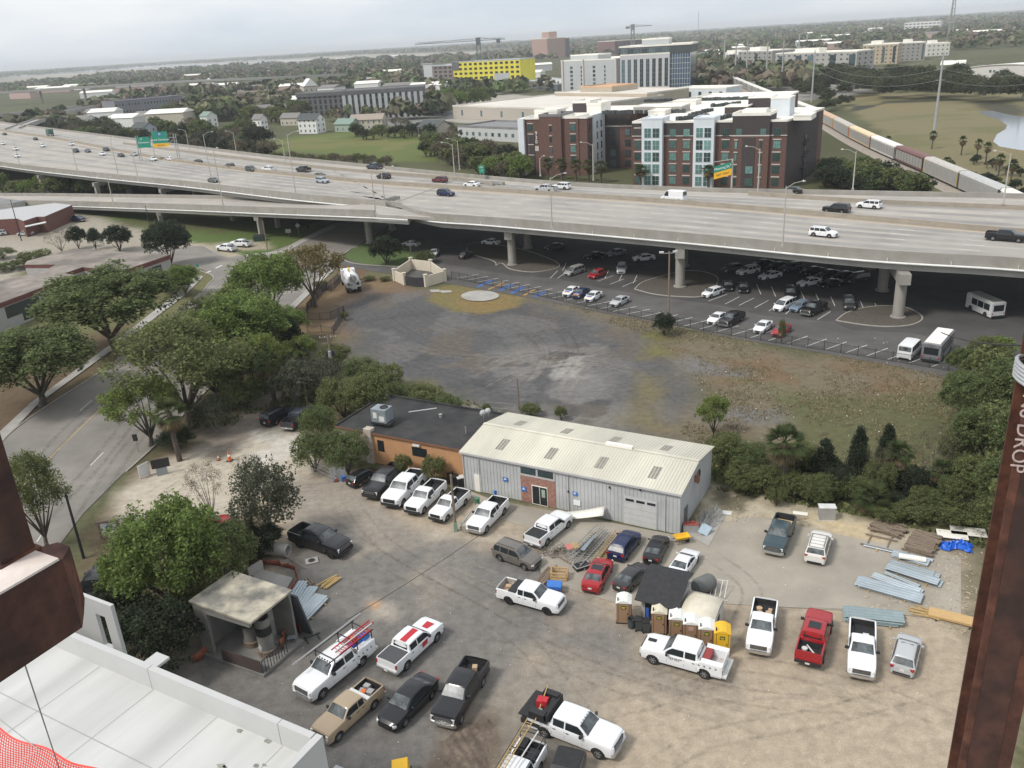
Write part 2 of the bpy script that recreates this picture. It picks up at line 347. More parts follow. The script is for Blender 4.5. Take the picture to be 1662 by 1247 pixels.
def ribbon(mb,line,w,z0,z1,m=0):
 """raised strip that follows a ground line"""
 Lp=[Vector((p[0],p[1],0))for p in line];rows=[]
 for i,p in enumerate(Lp):
  d=(Lp[min(i+1,len(Lp)-1)]-Lp[max(i-1,0)]).normalized();n=Vector((-d.y,d.x,0))*w/2
  a,b=p+n,p-n
  rows.append([(a.x,a.y,z0),(a.x,a.y,z1),(b.x,b.y,z1),(b.x,b.y,z0)])
 mb.grid(rows,m);mb.add([rows[0][k]for k in range(4)],[(0,1,2,3)],m);mb.add([rows[-1][k]for k in range(4)],[(3,2,1,0)],m)
def kerb(name,px,w=.2,h=.13,m=None,n=8,z0=0):
 b=MB();ribbon(b,smooth_line(pp(px),n),w,z0,h);return struct(b.build(name,m or M_kerb))
ST_L=[(-120,830),(7,712),(61,670),(202,577),(317,484),(338,462),(347,452)]
ST_R=[(640,362),(612,378),(560,412),(545,425),(500,470),(472,500),(330,640),(253,722),(199,770),(135,834),(40,960),(-60,1100)]
sheet('street',ST_L+[(330,438),(260,425),(262,400),(330,400),(370,418),(430,412),(470,398),(520,372),(545,362),(640,350)]+ST_R,.03,M_asph)
sheet('side_street',[(262,424),(262,402),(150,420),(60,440),(-60,500),(-60,540),(120,470)],.022,M_asph)
kerb('kerb',ST_L[1:]+[(342,446),(325,440)])
kerb('kerb',[(612,378),(560,412),(545,425),(500,470),(472,500),(330,640),(253,722),(205,766)])
kerb('kerb',[(330,400),(372,419),(420,414),(455,408),(490,390),(530,374)])
struct(sheet('sidewalk',[(0,722),(64,655),(215,545),(300,480),(330,450),(322,446),(285,478),(200,545),(50,655),(-20,720)],.1,M_conc))
struct(sheet('sidewalk',[(536,432),(545,436),(490,490),(455,525),(440,535),(437,530),(480,488)],.1,M_conc))
struct(sheet('sidewalk',[(455,408),(490,388),(540,366),(546,369),(495,393),(462,411),(400,418),(398,414)],.1,M_conc))
b=MB()
def dash(p,q,w=.12,z=.036):b.bar((*pp([p])[0],z),(*pp([q])[0],z),w,.012)
for p,q in(((130,667),(149,650)),((147,756),(168,735)),((20,770),(50,742)),((196,610),(215,596)),((60,880),(80,850)),((330,510),(345,497))):dash(p,q)
dash((350,436),(360,431),.5);dash((334,444),(342,440),.5)
struct(b.build('lane_marking',M_white))
b=MB()
L1=pp([(0,830),(80,745),(165,662),(270,560),(330,500),(400,440)])
ribbon(b,smooth_line(L1),.13,.03,.037);struct(b.build('centre_line',M_yel))
P_=smooth_line(pp([(748,480),(762,474),(790,473),(808,478),(808,484),(790,489),(765,489),(751,485),(748,480)]),6)[:-1];sheet('round_pad',P_,.12,M_conc,world=True)
for q_ in([(697,471),(712,470),(716,474),(700,475)],[(714,472),(732,472),(734,475),(717,476)]):sheet('small_slab',q_,.06,M_conc)
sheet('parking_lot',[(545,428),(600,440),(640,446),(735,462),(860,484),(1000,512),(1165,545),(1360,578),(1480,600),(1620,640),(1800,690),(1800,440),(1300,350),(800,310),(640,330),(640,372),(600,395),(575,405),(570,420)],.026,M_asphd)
sheet('parking_bay_with_shade',[(700,425),(830,447),(905,452),(940,461),(1035,478),(1170,496),(1240,513),(1350,523),(1380,536),(1480,541),(1560,560),(1800,612),(1800,440),(1300,350),(800,310),(700,340)],.0285,mat('bay_asphalt_with_shade',(.055,.053,.052),.9,var=.18,scale=.3,detail=9,c2=(.07,.067,.064)))  # dark bay asphalt, with the shade under the bridge deepened in its colour
struct(sheet('traffic_island',[(556,418),(575,402),(610,385),(645,388),(660,405),(690,420),(640,432),(590,430)],.1,mat('island_grass',(.08,.12,.035),.95,var=.3,scale=2)))
kerb('kerb',[(640,374),(600,395),(570,405),(556,418),(575,428),(640,433),(700,434)])
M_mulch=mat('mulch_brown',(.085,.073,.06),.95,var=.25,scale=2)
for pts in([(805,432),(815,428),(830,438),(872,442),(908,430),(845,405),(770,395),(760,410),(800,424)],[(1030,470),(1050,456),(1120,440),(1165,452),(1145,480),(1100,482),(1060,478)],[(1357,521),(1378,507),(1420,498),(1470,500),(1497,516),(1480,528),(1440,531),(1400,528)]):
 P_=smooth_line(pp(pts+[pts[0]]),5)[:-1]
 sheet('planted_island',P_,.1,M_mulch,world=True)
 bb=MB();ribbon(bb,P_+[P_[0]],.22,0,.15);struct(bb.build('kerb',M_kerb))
b=MB()
def stall(p,q):b.bar((*pp([p])[0],.034),(*pp([q])[0],.034),.12,.01)
FEN=[(733,452),(860,478),(1000,509),(1165,542),(1360,573),(1560,606)]
fw=smooth_line(pp(FEN),10)
def along(line,s):
 t=0
 for a,c in zip(line[:-1],line[1:]):
  l=math.hypot(c[0]-a[0],c[1]-a[1])
  if t+l>=s:k=(s-t)/l;return(a[0]+(c[0]-a[0])*k,a[1]+(c[1]-a[1])*k),((c[0]-a[0])/l,(c[1]-a[1])/l)
  t+=l
 return line[-1][:2],((line[-1][0]-line[-2][0]),(line[-1][1]-line[-2][1]))
ln=sum(math.hypot(c[0]-a[0],c[1]-a[1])for a,c in zip(fw[:-1],fw[1:]))
s=1.0
while s<ln-3:
 p,d=along(fw,s);n=(-d[1],d[0]);n=n if n[1]>0 else(-n[0],-n[1])
 q=(p[0]+n[0]*5.2+d[0]*1.6,p[1]+n[1]*5.2+d[1]*1.6)
 b.bar((p[0]+n[0]*.6,p[1]+n[1]*.6,.034),(*q,.034),.13,.01);s+=2.9
for p,q in(((893,452),(905,440)),((905,452),(922,440)),((970,457),(995,448)),((990,462),(1013,453)),((1010,466),(1033,456)),((1150,489),(1180,478)),((1177,494),(1200,482)),((1200,496),(1224,484)),((1225,500),(1247,488)),((1327,519),(1348,506)),((1248,505),(1265,494)),((1275,510),(1290,498))):stall(p,q)
for k in range(9):
 a=(1235+k*24,478+k*3.8);stall(a,(a[0]-7,a[1]-16))
for k in range(7):
 a=(890+k*23,436+k*4);stall(a,(a[0]+6,a[1]-13))
struct(b.build('stall_marking',M_white))
b=MB()
for i,(p,q,m)in enumerate([((775,466),(800,455),0),((793,470),(818,459),1),((812,472),(832,462),0),((830,477),(850,466),0),((850,480),(868,470),1),((868,482),(885,474),0)]):
 b.bar((*pp([p])[0],.036),(*pp([q])[0],.036),.9 if m==0 else .4,.01,m)
struct(b.build('stall_marking',[M_blue,M_orange]))
sheet('concrete_apron',[(757,795),(800,812),(1104,870),(1154,852),(1220,838),(1290,853),(1440,884),(1560,905),(1560,1010),(1400,990),(1180,980),(1020,985),(905,950),(880,935),(870,905),(900,880),(860,858),(790,835)],.012,M_slab)
bb=MB()
for p,q in(((880,936),(1040,985)),((1180,980),(1400,992))):bb.bar((*pp([p])[0],.01),(*pp([q])[0],.01),.08,.06)
struct(bb.build('concrete_kerb',M_kerb))
sheet('creek_water',[(1588,181),(1612,180),(1640,187),(1700,196),(1700,250),(1650,243),(1622,238),(1612,230),(1618,218),(1632,210),(1634,203),(1620,194),(1600,188)],.02,mat('water',(.30,.32,.34),.12,var=.05,spec=.8))
struct(bpy.data.objects['creek_water'])
sheet('river_water',[(0,127),(250,110),(520,98),(520,96),(250,107),(0,123)],.6,bpy.data.materials['water'])
sheet('river_water',[(880,78),(1100,66),(1100,62),(950,70),(840,77)],.6,bpy.data.materials['water'])
def track_mat(name,c,k):
 m=mat(name,c,.9,var=.15,scale=2,spec=.1);t=m.node_tree;a=N(t,'ShaderNodeAttribute');a.attribute_name='Fade';n=N(t,'ShaderNodeTexNoise');n.inputs['Scale'].default_value=1.6;n.inputs['Detail'].default_value=7;n.inputs['Roughness'].default_value=.7
 tc=N(t,'ShaderNodeTexCoord');t.links.new(tc.outputs['Object'],n.inputs['Vector']);r=N(t,'ShaderNodeMapRange');r.inputs['From Min'].default_value=.4;r.inputs['From Max'].default_value=.65;r.inputs['To Max'].default_value=k;t.links.new(n.outputs[0],r.inputs[0])
 mu=N(t,'ShaderNodeMath',operation='MULTIPLY');t.links.new(a.outputs['Fac'],mu.inputs[0]);t.links.new(r.outputs[0],mu.inputs[1]);t.links.new(mu.outputs[0],t.nodes['Principled BSDF'].inputs['Alpha']);return m
def track(paths,m,w=.34,gauge=1.6,z=.05,name='wheel_track',world=False,zed=None):
 b=MB();F=[]
 for px in paths:
  line=smooth_line(px if world else pp(px),8)
  for g in((-gauge/2,gauge/2)if gauge else(0,)):
   rows=[]
   for i,p in enumerate(line):
    a,c=line[max(i-1,0)],line[min(i+1,len(line)-1)];l=math.dist(a[:2],c[:2])or 1;nx_,ny_=-(c[1]-a[1])/l,(c[0]-a[0])/l;e=min(i,len(line)-1-i)/4
    rows.append([(p[0]+nx_*(g+k*w),p[1]+ny_*(g+k*w),p[2]+.0 if world else z)for k in(-.5,-.2,.2,.5)]);F+=[0,min(1,e),min(1,e),0]
   b.grid(rows)
 o=b.build(name,m);at=o.data.attributes.new('Fade','FLOAT','POINT');at.data.foreach_set('value',F);return struct(o)
TK_d=track_mat('track_dark',(.075,.07,.065),.26);TK_p=track_mat('track_pale',(.40,.35,.28),.42);TK_y=track_mat('track_brown',(.20,.17,.135),.32)
track([[(600,500),(700,560),(820,580),(950,560),(1040,560)],[(640,480),(720,530),(850,545),(980,520),(1060,540)],[(590,560),(700,600),(820,630),(960,640),(1080,620)],[(700,500),(800,520),(880,560),(860,620),(780,650)],[(620,520),(760,510),(880,520),(930,570),(880,640)]],TK_d,.5)
track([[(780,640),(860,600),(960,590),(1050,610)],[(740,620),(840,580),(930,575),(1000,600)],[(700,655),(820,660),(920,680),(1000,690)],[(860,560),(930,600),(900,660)],[(650,560),(760,580),(870,570)]],TK_p,.45)
track([[(560,800),(620,880),(760,960),(960,1060),(1200,1130),(1500,1150)],[(500,830),(640,920),(820,1020),(900,1100),(1000,1247)],[(1000,1130),(1200,1080),(1400,1120),(1560,1180)],[(1150,900),(1220,960),(1180,1040),(1100,1120),(950,1160)],[(1560,1100),(1350,1160),(1150,1200),(1050,1260)],[(620,1000),(720,1040),(860,1060),(1000,1110),(1200,1170)],[(360,850),(460,800),(540,790)],[(240,830),(330,760),(440,720)]],TK_y,.4)
track([[(1040,1150),(1250,1120),(1450,1130)],[(700,900),(850,960),(980,1020)],[(860,1080),(1050,1120),(1300,1200)],[(250,800),(350,740),(470,700)]],TK_p,.5)
track([[(30,800),(110,700),(200,620),(300,520),(380,450),(480,400)],[(60,850),(150,760),(230,660),(320,560),(400,470),(520,400)],[(100,900),(200,740),(270,660),(360,560),(450,450)]],track_mat('track_asphalt',(.12,.115,.105),.3),.8,1.7,.045)
def PX(p):
 v=Vector(p)-Vector((0,0,CH));w_=v.dot(_F)
 if w_<.5:return 0,-1e6
 return 831+FOC*v.dot(_R)/w_,623.5-FOC*v.dot(_U)/w_
def zat(x,y,py):
 lo,hi=-5,400
 for _ in range(40):
  m=(lo+hi)/2
  if PX((x,y,m))[1]>py:lo=m
  else:hi=m
 return m
def resample(line,step):
 out=[line[0]];acc=0
 for a,c in zip(line[:-1],line[1:]):
  l=math.dist(a[:3],c[:3])if len(a)>2 else math.dist(a[:2],c[:2])
  t=step-acc
  while t<=l:
   out.append(tuple(a[i]+(c[i]-a[i])*t/l for i in range(len(a))));t+=step
  acc=(acc+l)%step
 out.append(line[-1]);return out
def offs(line,d):
 out=[];k=len(line)
 for i,p in enumerate(line):
  a,c=line[max(i-1,0)],line[min(i+1,k-1)];l=math.dist(a[:2],c[:2])or 1
  nx_,ny_=-(c[1]-a[1])/l,(c[0]-a[0])/l;out.append((p[0]+nx_*d,p[1]+ny_*d,p[2]))
 return out
def wl(px,z):
 return smooth_line([tuple(G(p[0],p[1],p[2]if len(p)>2 else z))for p in px],6)
def wall3(mb,line,w,zb,zt,m=0):
 a,c=offs(line,-w/2),offs(line,w/2)
 rows=[[(p[0],p[1],p[2]+zb),(p[0],p[1],p[2]+zt),(q[0],q[1],q[2]+zt),(q[0],q[1],q[2]+zb)]for p,q in zip(a,c)]
 mb.grid(rows,m,closed=True);mb.add(rows[0],[(0,1,2,3)],m);mb.add(rows[-1],[(3,2,1,0)],m)
def lerp_line(A,B,t):return[tuple(a[i]+(b[i]-a[i])*t for i in range(3))for a,b in zip(A,B)]
def rs_n(line,n):
 L=[0]
 for a,c in zip(line[:-1],line[1:]):L.append(L[-1]+math.dist(a,c))
 out=[]
 for k in range(n):
  s=L[-1]*k/(n-1);i=max(0,min(len(L)-2,int(np.searchsorted(L,s))-1));t=(s-L[i])/((L[i+1]-L[i])or 1)
  out.append(tuple(line[i][j]+(line[i+1][j]-line[i][j])*t for j in range(3)))
 return out
M_deck=mat('bridge_deck',(.335,.315,.29),.88,var=.12,scale=.12,detail=10,c2=(.375,.345,.305),scale2=.045,spec=.25)
M_bconc=mat('bridge_concrete',(.29,.275,.25),.88,var=.14,scale=.4,detail=9,c2=(.28,.26,.225))
M_gird=mat('girder_concrete',(.38,.37,.34),.85,var=.12,scale=.3,detail=8)
M_med=mat('median_concrete',(.30,.265,.215),.88,var=.13,scale=.5,detail=8)
M_pipe=mat('white_pipe',(.68,.68,.66),.5,var=.12,scale=.6)
M_dark=mat('dark_steel',(.035,.035,.04),.6)
M_galv=mat('galvanised_steel',(.36,.36,.35),.55,metal=.3,var=.12)
M_galvl=mat('lamp_pole_grey',(.42,.40,.36),.6,var=.1)
NEAR=wl([(1900,442),(1662,418),(1400,403),(1110,377),(803,352),(700,345),(655,333),(640,327),(480,313),(300,293),(150,279),(0,262),(-160,236)],11)
FAR=wl([(1900,320),(1662,314),(1400,309),(1102,303),(850,290),(550,262),(400,247),(200,222),(60,205),(-10,196),(-90,186)],11)
n_=120;A_=rs_n(NEAR,n_);B_=rs_n(FAR,n_)
hw=thing('highway_bridge','long concrete elevated motorway crossing the middle of the scene on round columns','bridge',(30,150,0))
def part(mb,name,m,th,smooth=False):
 o=mb.build(name,m,None,smooth);o.parent=th;o.matrix_parent_inverse=Matrix.Translation(-th.location);return o
b=MB()
rows=[]
for a,c in zip(A_,B_):rows.append([(a[0],a[1],10),(c[0],c[1],10),(c[0],c[1],9.2),(a[0],a[1],9.2)])
b.grid(rows,0,closed=True);part(b,'deck',M_deck,hw)
def zs(line,z):return[(p[0],p[1],z)for p in line]
for ln_,nm in((NEAR,'parapet'),(FAR,'parapet')):
 b=MB();L_=resample(zs(ln_,10),4);wall3(b,L_,.42,-.85,.95);part(b,nm,M_bconc,hw)
MED=wl([(1900,382),(1662,372),(1400,350),(1102,325),(840,308),(550,288),(280,258),(100,225),(0,210),(-90,196)],10.8)
b=MB();L_=resample(zs(MED,10),4);wall3(b,L_,.75,0,.45);wall3(b,L_,.3,.45,.9);part(b,'median_barrier',M_med,hw)
for bp_ in([(800,297),(735,287),(556,273),(400,256),(300,244),(200,231)],[(1215,311),(1400,323),(1662,334),(1900,346)]):
 b=MB();L_=resample(zs(wl(bp_,10.8),10),4);wall3(b,L_,.4,0,.85);part(b,'barrier',M_med,hw)
b=MB()
inn=offs(zs(NEAR,10),0);sgn=1
def inward(line,d):
 t=offs(line,d);m=len(line)//2;
 return t if math.dist(t[m][:2],FAR[len(FAR)//2][:2])<math.dist(line[m][:2],FAR[len(FAR)//2][:2])else offs(line,-d)
for k in range(0,13):
 dd=1.2+k*3.0
 L_=resample(inward(zs(NEAR[:int(len(NEAR)*.98)],0),dd),8)
 bb_=MB();wall3(bb_,L_,.6,7.7,9.25);b.add(bb_.v,bb_.f)
part(b,'girder',M_gird,hw)
q_=resample(zs(NEAR,9.1),3);q1_,q2_=offs(q_,.45),offs(q_,-.45);L_=q1_ if q1_[9][1]<q2_[9][1]else q2_;b=MB()
b.tube(L_,.17,8);
for p in L_[::3]:b.bar(p,(p[0],p[1],p[2]+.75),.07)
part(b,'drain_pipe',M_pipe,hw,True)
cdir=Vector((.25,.97,0)).normalized()
BENTS=[((1461,518),0),((1105,468),0),((832,432),0),((600,396),1),((1880,590),0)]
for(bx,by),sm in BENTS:
 c0=G(bx,by);c0.y+=.9
 b=MB();e0=c0-cdir*2.4;e1=c0+cdir*38
 b.bar((e0.x,e0.y,6.85),(e1.x,e1.y,6.85),1.7,1.7,0)
 for k in range(3):
  c=c0+cdir*(k*15.5);b.lathe([(.88,0),(.88,6.1)],24,0,c=(c.x,c.y,0));b.lathe([(1.2,0),(1.2,.25),(.9,.3)],24,0,c=(c.x,c.y,0))
 part(b,'pier',M_bconc,hw,True)
for bx,by in((258,318),(366,328),(150,308),(60,296)):
 c0=G(bx,by-13,8.0);dn=Vector((.64,.77,0));b=MB();e1=c0+dn*32
 b.bar((c0.x,c0.y,7.0),(e1.x,e1.y,7.0),1.3,1.2)
 for k in(1,12,24):b.obox((c0.x+dn.x*k,c0.y+dn.y*k),1.3,1.3,0,6.5,math.atan2(.77,.64))
 part(b,'pier',M_bconc,hw)
b=MB()
def lane(t,dashed,w=.14,s0=0,s1=None,frm=None,to=None,m=0):
 L_=resample([(p[0],p[1],10.012)for p in lerp_line(frm or A_,to or B_,t)],3.0 if dashed else 6)
 L_=[p for p in L_ if(s0<=PX(p)[0]<=(s1 or 2400))]
 if dashed:
  for i in range(0,len(L_)-1,4):b.bar(L_[i],L_[i+1],w,.012,m)
 else:
  for i in range(len(L_)-1):b.bar(L_[i],L_[i+1],w,.012,m)
N2=rs_n(zs(NEAR,10),n_);M2=rs_n(zs(MED,10),n_);F2=rs_n(zs(FAR,10),n_)
lane(.13,False,.16,frm=N2,to=M2)
lane(.93,False,.14,frm=N2,to=M2)
for t in(.30,.46,.62,.78):lane(t,True,.15,frm=N2,to=M2)
lane(.10,False,.14,frm=M2,to=F2)
for t in(.30,.50):lane(t,True,.14,frm=M2,to=F2)
lane(.68,False,.18,frm=M2,to=F2);lane(.93,False,.14,frm=M2,to=F2)
part(b,'lane_marking',M_white,hw)
b=MB()
for t in(.035,.94):
 L_=resample([(p[0],p[1],10.008)for p in lerp_line(N2,M2,t)],6)
 if t>.5:wall3(b,L_,1.4,-.004,0)
part(b,'shoulder_stain',mat('shoulder_stain',(.36,.29,.21),.9,var=.1,scale=.2,detail=8),hw)
b=MB()
for t,fa,fb in[(t,N2,M2)for t in(.215,.38,.54,.70,.855)]+[(t,M2,F2)for t in(.2,.4,.6)]:
 L_=resample([(p[0],p[1],10.009)for p in lerp_line(fa,fb,t)],6);wall3(b,L_,2.3,-.004,0)
part(b,'lane_wear',mat('lane_wear',(.255,.243,.228),.9,var=.15,scale=.15,detail=10,c2=(.32,.30,.275),scale2=.06),hw)
b=MB();p,q=G(642,329,10.02),G(745,291,10.02);b.bar(p,q,.55,.014);p,q=G(1110,379,10.02),G(1160,316,10.02)
part(b,'expansion_joint',mat('joint_dark',(.19,.185,.18),.8),hw)
RN=smooth_line([tuple(G(*p))for p in((720,346.5,11),(655,343.5,11),(589,340.5,10.8),(420,335.5,8.6),(300,331.5,7),(180,328,5.4),(98,326,4.2),(0,325,3.0),(-80,326,2.2))],6)
RF=smooth_line([tuple(G(*p))for p in((720,340,11),(655,334,11),(600,325,10.7),(473,319,8.6),(300,316.5,7),(180,315,5.4),(98,314,4.2),(0,313.5,3.0),(-80,313,2.2))],6)
rp_=thing('slip_road_bridge','narrow concrete ramp with white pipe along its side climbing to join the motorway','bridge',(-80,240,0))
a_,c_=rs_n(RN,50),rs_n(RF,50)
b=MB();b.grid([[(a[0],a[1],a[2]-.99),(c[0],c[1],c[2]-.99),(c[0],c[1],c[2]-1.6),(a[0],a[1],a[2]-1.6)]for a,c in zip(a_,c_)],0,closed=True);part(b,'deck',M_deck,rp_)
for L_ in(a_,c_):
 b=MB();wall3(b,L_[4:],.4,-1.55,0);part(b,'parapet',M_bconc,rp_)
b=MB()
for t in(.08,.5,.92):wall3(b,lerp_line(a_,c_,t)[2:38],.6,-2.9,-1.5)
part(b,'girder',M_gird,rp_)
b=MB();L_=[(p[0],p[1],p[2]-1.75)for p in offs(a_,.4)][2:37]
if L_[10][1]>a_[12][1]:L_=[(p[0],p[1],p[2]-1.75)for p in offs(a_,-.4)][2:37]
b.tube(L_+[(L_[-1][0]-.3,L_[-1][1],L_[-1][2]-.4),(L_[-1][0]-.4,L_[-1][1],0)],.17,8)
for p in L_[::2]:b.bar(p,(p[0],p[1],p[2]+.5),.06)
part(b,'drain_pipe',M_pipe,rp_,True)
for px_,py_ in((257,347),(406,354)):
 c=G(px_,py_+3,.2);i=min(range(50),key=lambda k:abs(PX(a_[k])[0]-px_));a,cc=Vector(a_[i]),Vector(c_[i]);b=MB()
 b.bar((a.x,a.y,a.z-3.3),(cc.x,cc.y,cc.z-3.3),1.3,.9);
 for t in(.12,.88):q=a.lerp(cc,t);b.obox((q.x,q.y),1.2,1.2,0,q.z-3.3,.6)
 part(b,'pier',M_bconc,rp_)
b=MB()
for t in(.1,.9):
 L_=lerp_line(a_,c_,t)
 for i in range(len(L_)-1):b.bar((L_[i][0],L_[i][1],L_[i][2]-.975),(L_[i+1][0],L_[i+1][1],L_[i+1][2]-.975),.14,.012)
part(b,'lane_marking',M_white,rp_)
b=MB();e=[a_[i]for i in range(37,50)];g=[c_[i]for i in range(37,50)]
b.grid([[(p[0],p[1]-3,0),(p[0],p[1],p[2]-1.3),(q[0],q[1],q[2]-1.3),(q[0]+2,q[1]+3,0)]for p,q in zip(e,g)],0);struct(b.build('embankment',mat('grass_bank',(.10,.12,.05),.95,var=.25)))
def atten(px1,px2,label):
 p,q=G(*px1,10),G(*px2,10);t=thing('crash_cushion',label,'crash cushion',p)
 b=MB();d=(q-p);n=Vector((-d.y,d.x,0)).normalized()
 for s in(-.5,.5):b.bar(Vector((0,0,.55))+n*s,d+n*s+Vector((0,0,.55)),.1,.6)
 b.build('rail',M_galv,t)
 b=MB()
 for k in range(6):c=d*(k/5);b.obox((c.x,c.y),.3,1.1,0,.7,math.atan2(d.y,d.x))
 b.build('bay',mat('attenuator_yellow',(.30,.27,.2),.7),t)
atten((778,298.5),(817,300.5),'steel crash cushion at the split beside the small green exit sign')
atten((622,330),(646,323.5),'concrete ended crash cushion where the slip road joins the motorway')
M_lens=mat('lamp_lens',(.55,.55,.52),.3)
lamp_places=[(192,285,181,226,0,10),(125,276,117,232,0,10),(224,290,216,248,0,10),(342,286,330,218,1,10),(480,315,474,218,1,10),(362,333,349,244,0,10),(184,332,173,290,0,6),(307,243,298,212,-1,10),(384,249,377,215,-1,10),(463,262,455,228,-1,10),(610,349,602,280,1,10.9),(624,325,618,275,1,10),(896,371,893,288,1,10.9),(738,286,734,234,-1,10.9),(746,276,743,228,-1,10.9),(963,293,962,234,-1,10.9),(877,286,876,257,0,10.9),(1270,401,1275,302,1,10.9),(1230,310,1230,241,-1,10.9),(1384,308,1389,246,-1,10.9),(1628,332,1637,249,-1,10.9),(32,268,26,232,0,10),(252,257,246,222,0,10)]
PROTO={}
def lamp_post(h,arm):
 t=thing('street_lamp','','street lamp');b=MB()
 b.tube([(0,0,0),(0,0,h*.5),(0,0,h)],[.15,.12,.08],8);b.box(-.22,.22,-.22,.22,-.02,.35)
 b.build('pole',M_galvl,t,True)
 b=MB();s=1 if arm>=0 else-1;ln_=2.6 if arm else .9
 b.tube([(0,0,h-.4),(s*ln_*.5,0,h+.35),(s*ln_,0,h+.55)],[.06,.05,.045],6);b.build('arm',M_galvl,t,True)
 b=MB();b.lathe([(.02,-.1),(.16,-.08),(.2,.02),(.12,.1),(.02,.12)],10,0,'x',(s*(ln_+.25),0,h+.56));b.box(min(s*ln_,s*(ln_+.55)),max(s*ln_,s*(ln_+.55)),-.15,.15,h+.5,h+.62);b.build('lamp_head',M_lens,t,True)
 return t
for i,(bx,by,tx,ty,arm,z)in enumerate(lamp_places):
 p=G(bx,by,z);h=max(4,zat(p.x,p.y,ty)-z);h=min(h,17)
 t=lamp_post(h,arm);t.location=p;t.rotation_euler.z=-.15 if arm<=0 else .1
 where='over the near lanes' if by>308 else 'above the far lanes'
 side=['with no long arm','with its arm reaching right','with its arm reaching left'][arm]
 spots={0:'slimmest by the left columns',1:'standing near the white sedan at the left edge',2:'behind the ramp between two taller lamps',3:'rising right of the overhead green signs',4:'in front of the green field',5:'on the ramp in front of the trees',6:'low beside the ramp',7:'beyond the overhead green signs',8:'in front of the tall white house',9:'before the left end of the field',10:'at the slip road junction',11:'just behind the junction crash cushion',12:'near the silver pickup truck',13:'left of the exit sign, shorter one',14:'left of the exit sign, taller one',15:'before the recessed white wall',16:'before the wall marked 930',17:'nearest, over the white car',18:'before the dark middle of the brick flats',19:'in front of the rail wagons and thicket',20:'at the right edge before the marsh',21:'at the far left edge of the motorway',22:'beside the left leg of the sign gantry'}
 t['label']=f'grey street lamp {side} {spots[i]}'.replace(' with no long arm','');t['group']='lamp posts along the motorway'
M_green=mat('sign_green',(.01,.22,.15),.5,var=.05);M_syel=mat('sign_yellow',(.75,.40,.02),.5,var=.05);M_swhite=mat('sign_white',(.8,.85,.82),.5,var=.02)
M_black=mat('black_lettering',(.02,.02,.02),.6);M_sblue=mat('sign_blue',(.05,.12,.45),.5)
def text_mesh(txt,size,m,parent,loc,rot,name='lettering',ext=.01,align='CENTER'):
 cu=bpy.data.curves.new(name,'FONT');cu.body=txt;cu.size=size;cu.extrude=ext;cu.align_x=align;cu.align_y='CENTER';cu.resolution_u=3
 o=bpy.data.objects.new('tmp_text',cu);COL.objects.link(o);bpy.context.view_layer.update()
 me=bpy.data.meshes.new_from_object(o.evaluated_get(bpy.context.evaluated_depsgraph_get()));bpy.data.objects.remove(o);me.materials.clear();me.materials.append(m)
 t=bpy.data.objects.new(name,me);COL.objects.link(t);t.parent=parent;t.location=loc;t.rotation_euler=rot;return t
gp=G(228,262,10);gq=G(289,259,10)
g_=thing('overhead_sign_gantry','wide gantry carrying two green motorway signs, the right one with a yellow strip','road sign',gp)
d=gq-gp;ang_=math.atan2(d.y,d.x);Lg=d.length
g_.rotation_euler.z=ang_
zt=zat(gp.x,gp.y,232)-10
b=MB()
for x in(0,.8,Lg,Lg+.8):b.tube([(x,0,0),(x,0,zt+2.5)],.16,8)
for z in(zt,zt+1.3):b.bar((0,0,z),(Lg+.8,0,z),.15)
k=0
while k<Lg:b.bar((k,0,zt),(k+1.5,0,zt+1.3),.09);k+=1.5
b.build('frame',M_galv,g_)
pscale=Lg/61.0
def panel(x0,x1,z0,z1,m,y=-.35,nm='sign_panel'):
 b=MB();b.box(x0,x1,y-.05,y,z0,z1);return b.build(nm,m,g_)
px2=lambda x:(x-228)*pscale
panel(px2(230),px2(251),zt-1.9,zt+2.0,M_green);text_mesh('Downtown',.9,M_swhite,g_,(px2(240.5),-.45,zt),(R(90),0,0));text_mesh('17',1.1,M_swhite,g_,(px2(237),-.45,zt+1.2),(R(90),0,0))
panel(px2(255),px2(280),zt-.6,zt+3.6,M_green);panel(px2(255),px2(280),zt-1.9,zt-.63,M_syel);text_mesh('26',.9,M_swhite,g_,(px2(268),-.5,zt+2.7),(R(90),0,0));panel(px2(266),px2(270),zt+2.1,zt+3.3,M_sblue,-.41,'route_shield')
text_mesh('North Charleston',.95,M_swhite,g_,(px2(267.5),-.45,zt+.7),(R(90),0,0));text_mesh('EXIT ONLY',.6,M_black,g_,(px2(267.5),-.45,zt-1.3),(R(90),0,0))
p=G(1187,311,10);t=thing('exit_sign_post','green Meeting St sign over a yellow exit only panel before the brick flats','road sign',p,-.22)
h=zat(p.x,p.y,258)-10
b=MB();b.tube([(0,0,0),(0,0,h)],.2,10);b.bar((-4.2,0,h-.6),(0,0,h-.1),.12);b.build('pole',M_galvl,t,True)
def sh(x0,x1,z0,z1,m,y):b=MB();b.add([(x0,y,z0-.0),(x1,y,z0+1.0),(x1,y,z1+1.0),(x0,y,z1),(x0,y+.06,z0),(x1,y+.06,z0+1.0),(x1,y+.06,z1+1.0),(x0,y+.06,z1)],[(0,1,2,3),(7,6,5,4),(0,4,5,1),(1,5,6,2),(2,6,7,3),(3,7,4,0)]);return b
q=(h-3.3)
sh(-4.0,-.1,q+.3,q+1.7,M_green,-.3).build('sign_panel',M_green,t);sh(-4.0,-.1,q-1.15,q+.27,M_syel,-.3).build('sign_panel',M_syel,t)
text_mesh('Meeting St',.78,M_swhite,t,(-2.35,-.33,q+1.4),(R(90),R(-14),0));text_mesh('EXIT  ONLY',.55,M_black,t,(-2.0,-.33,q+.05),(R(90),R(-14),0))
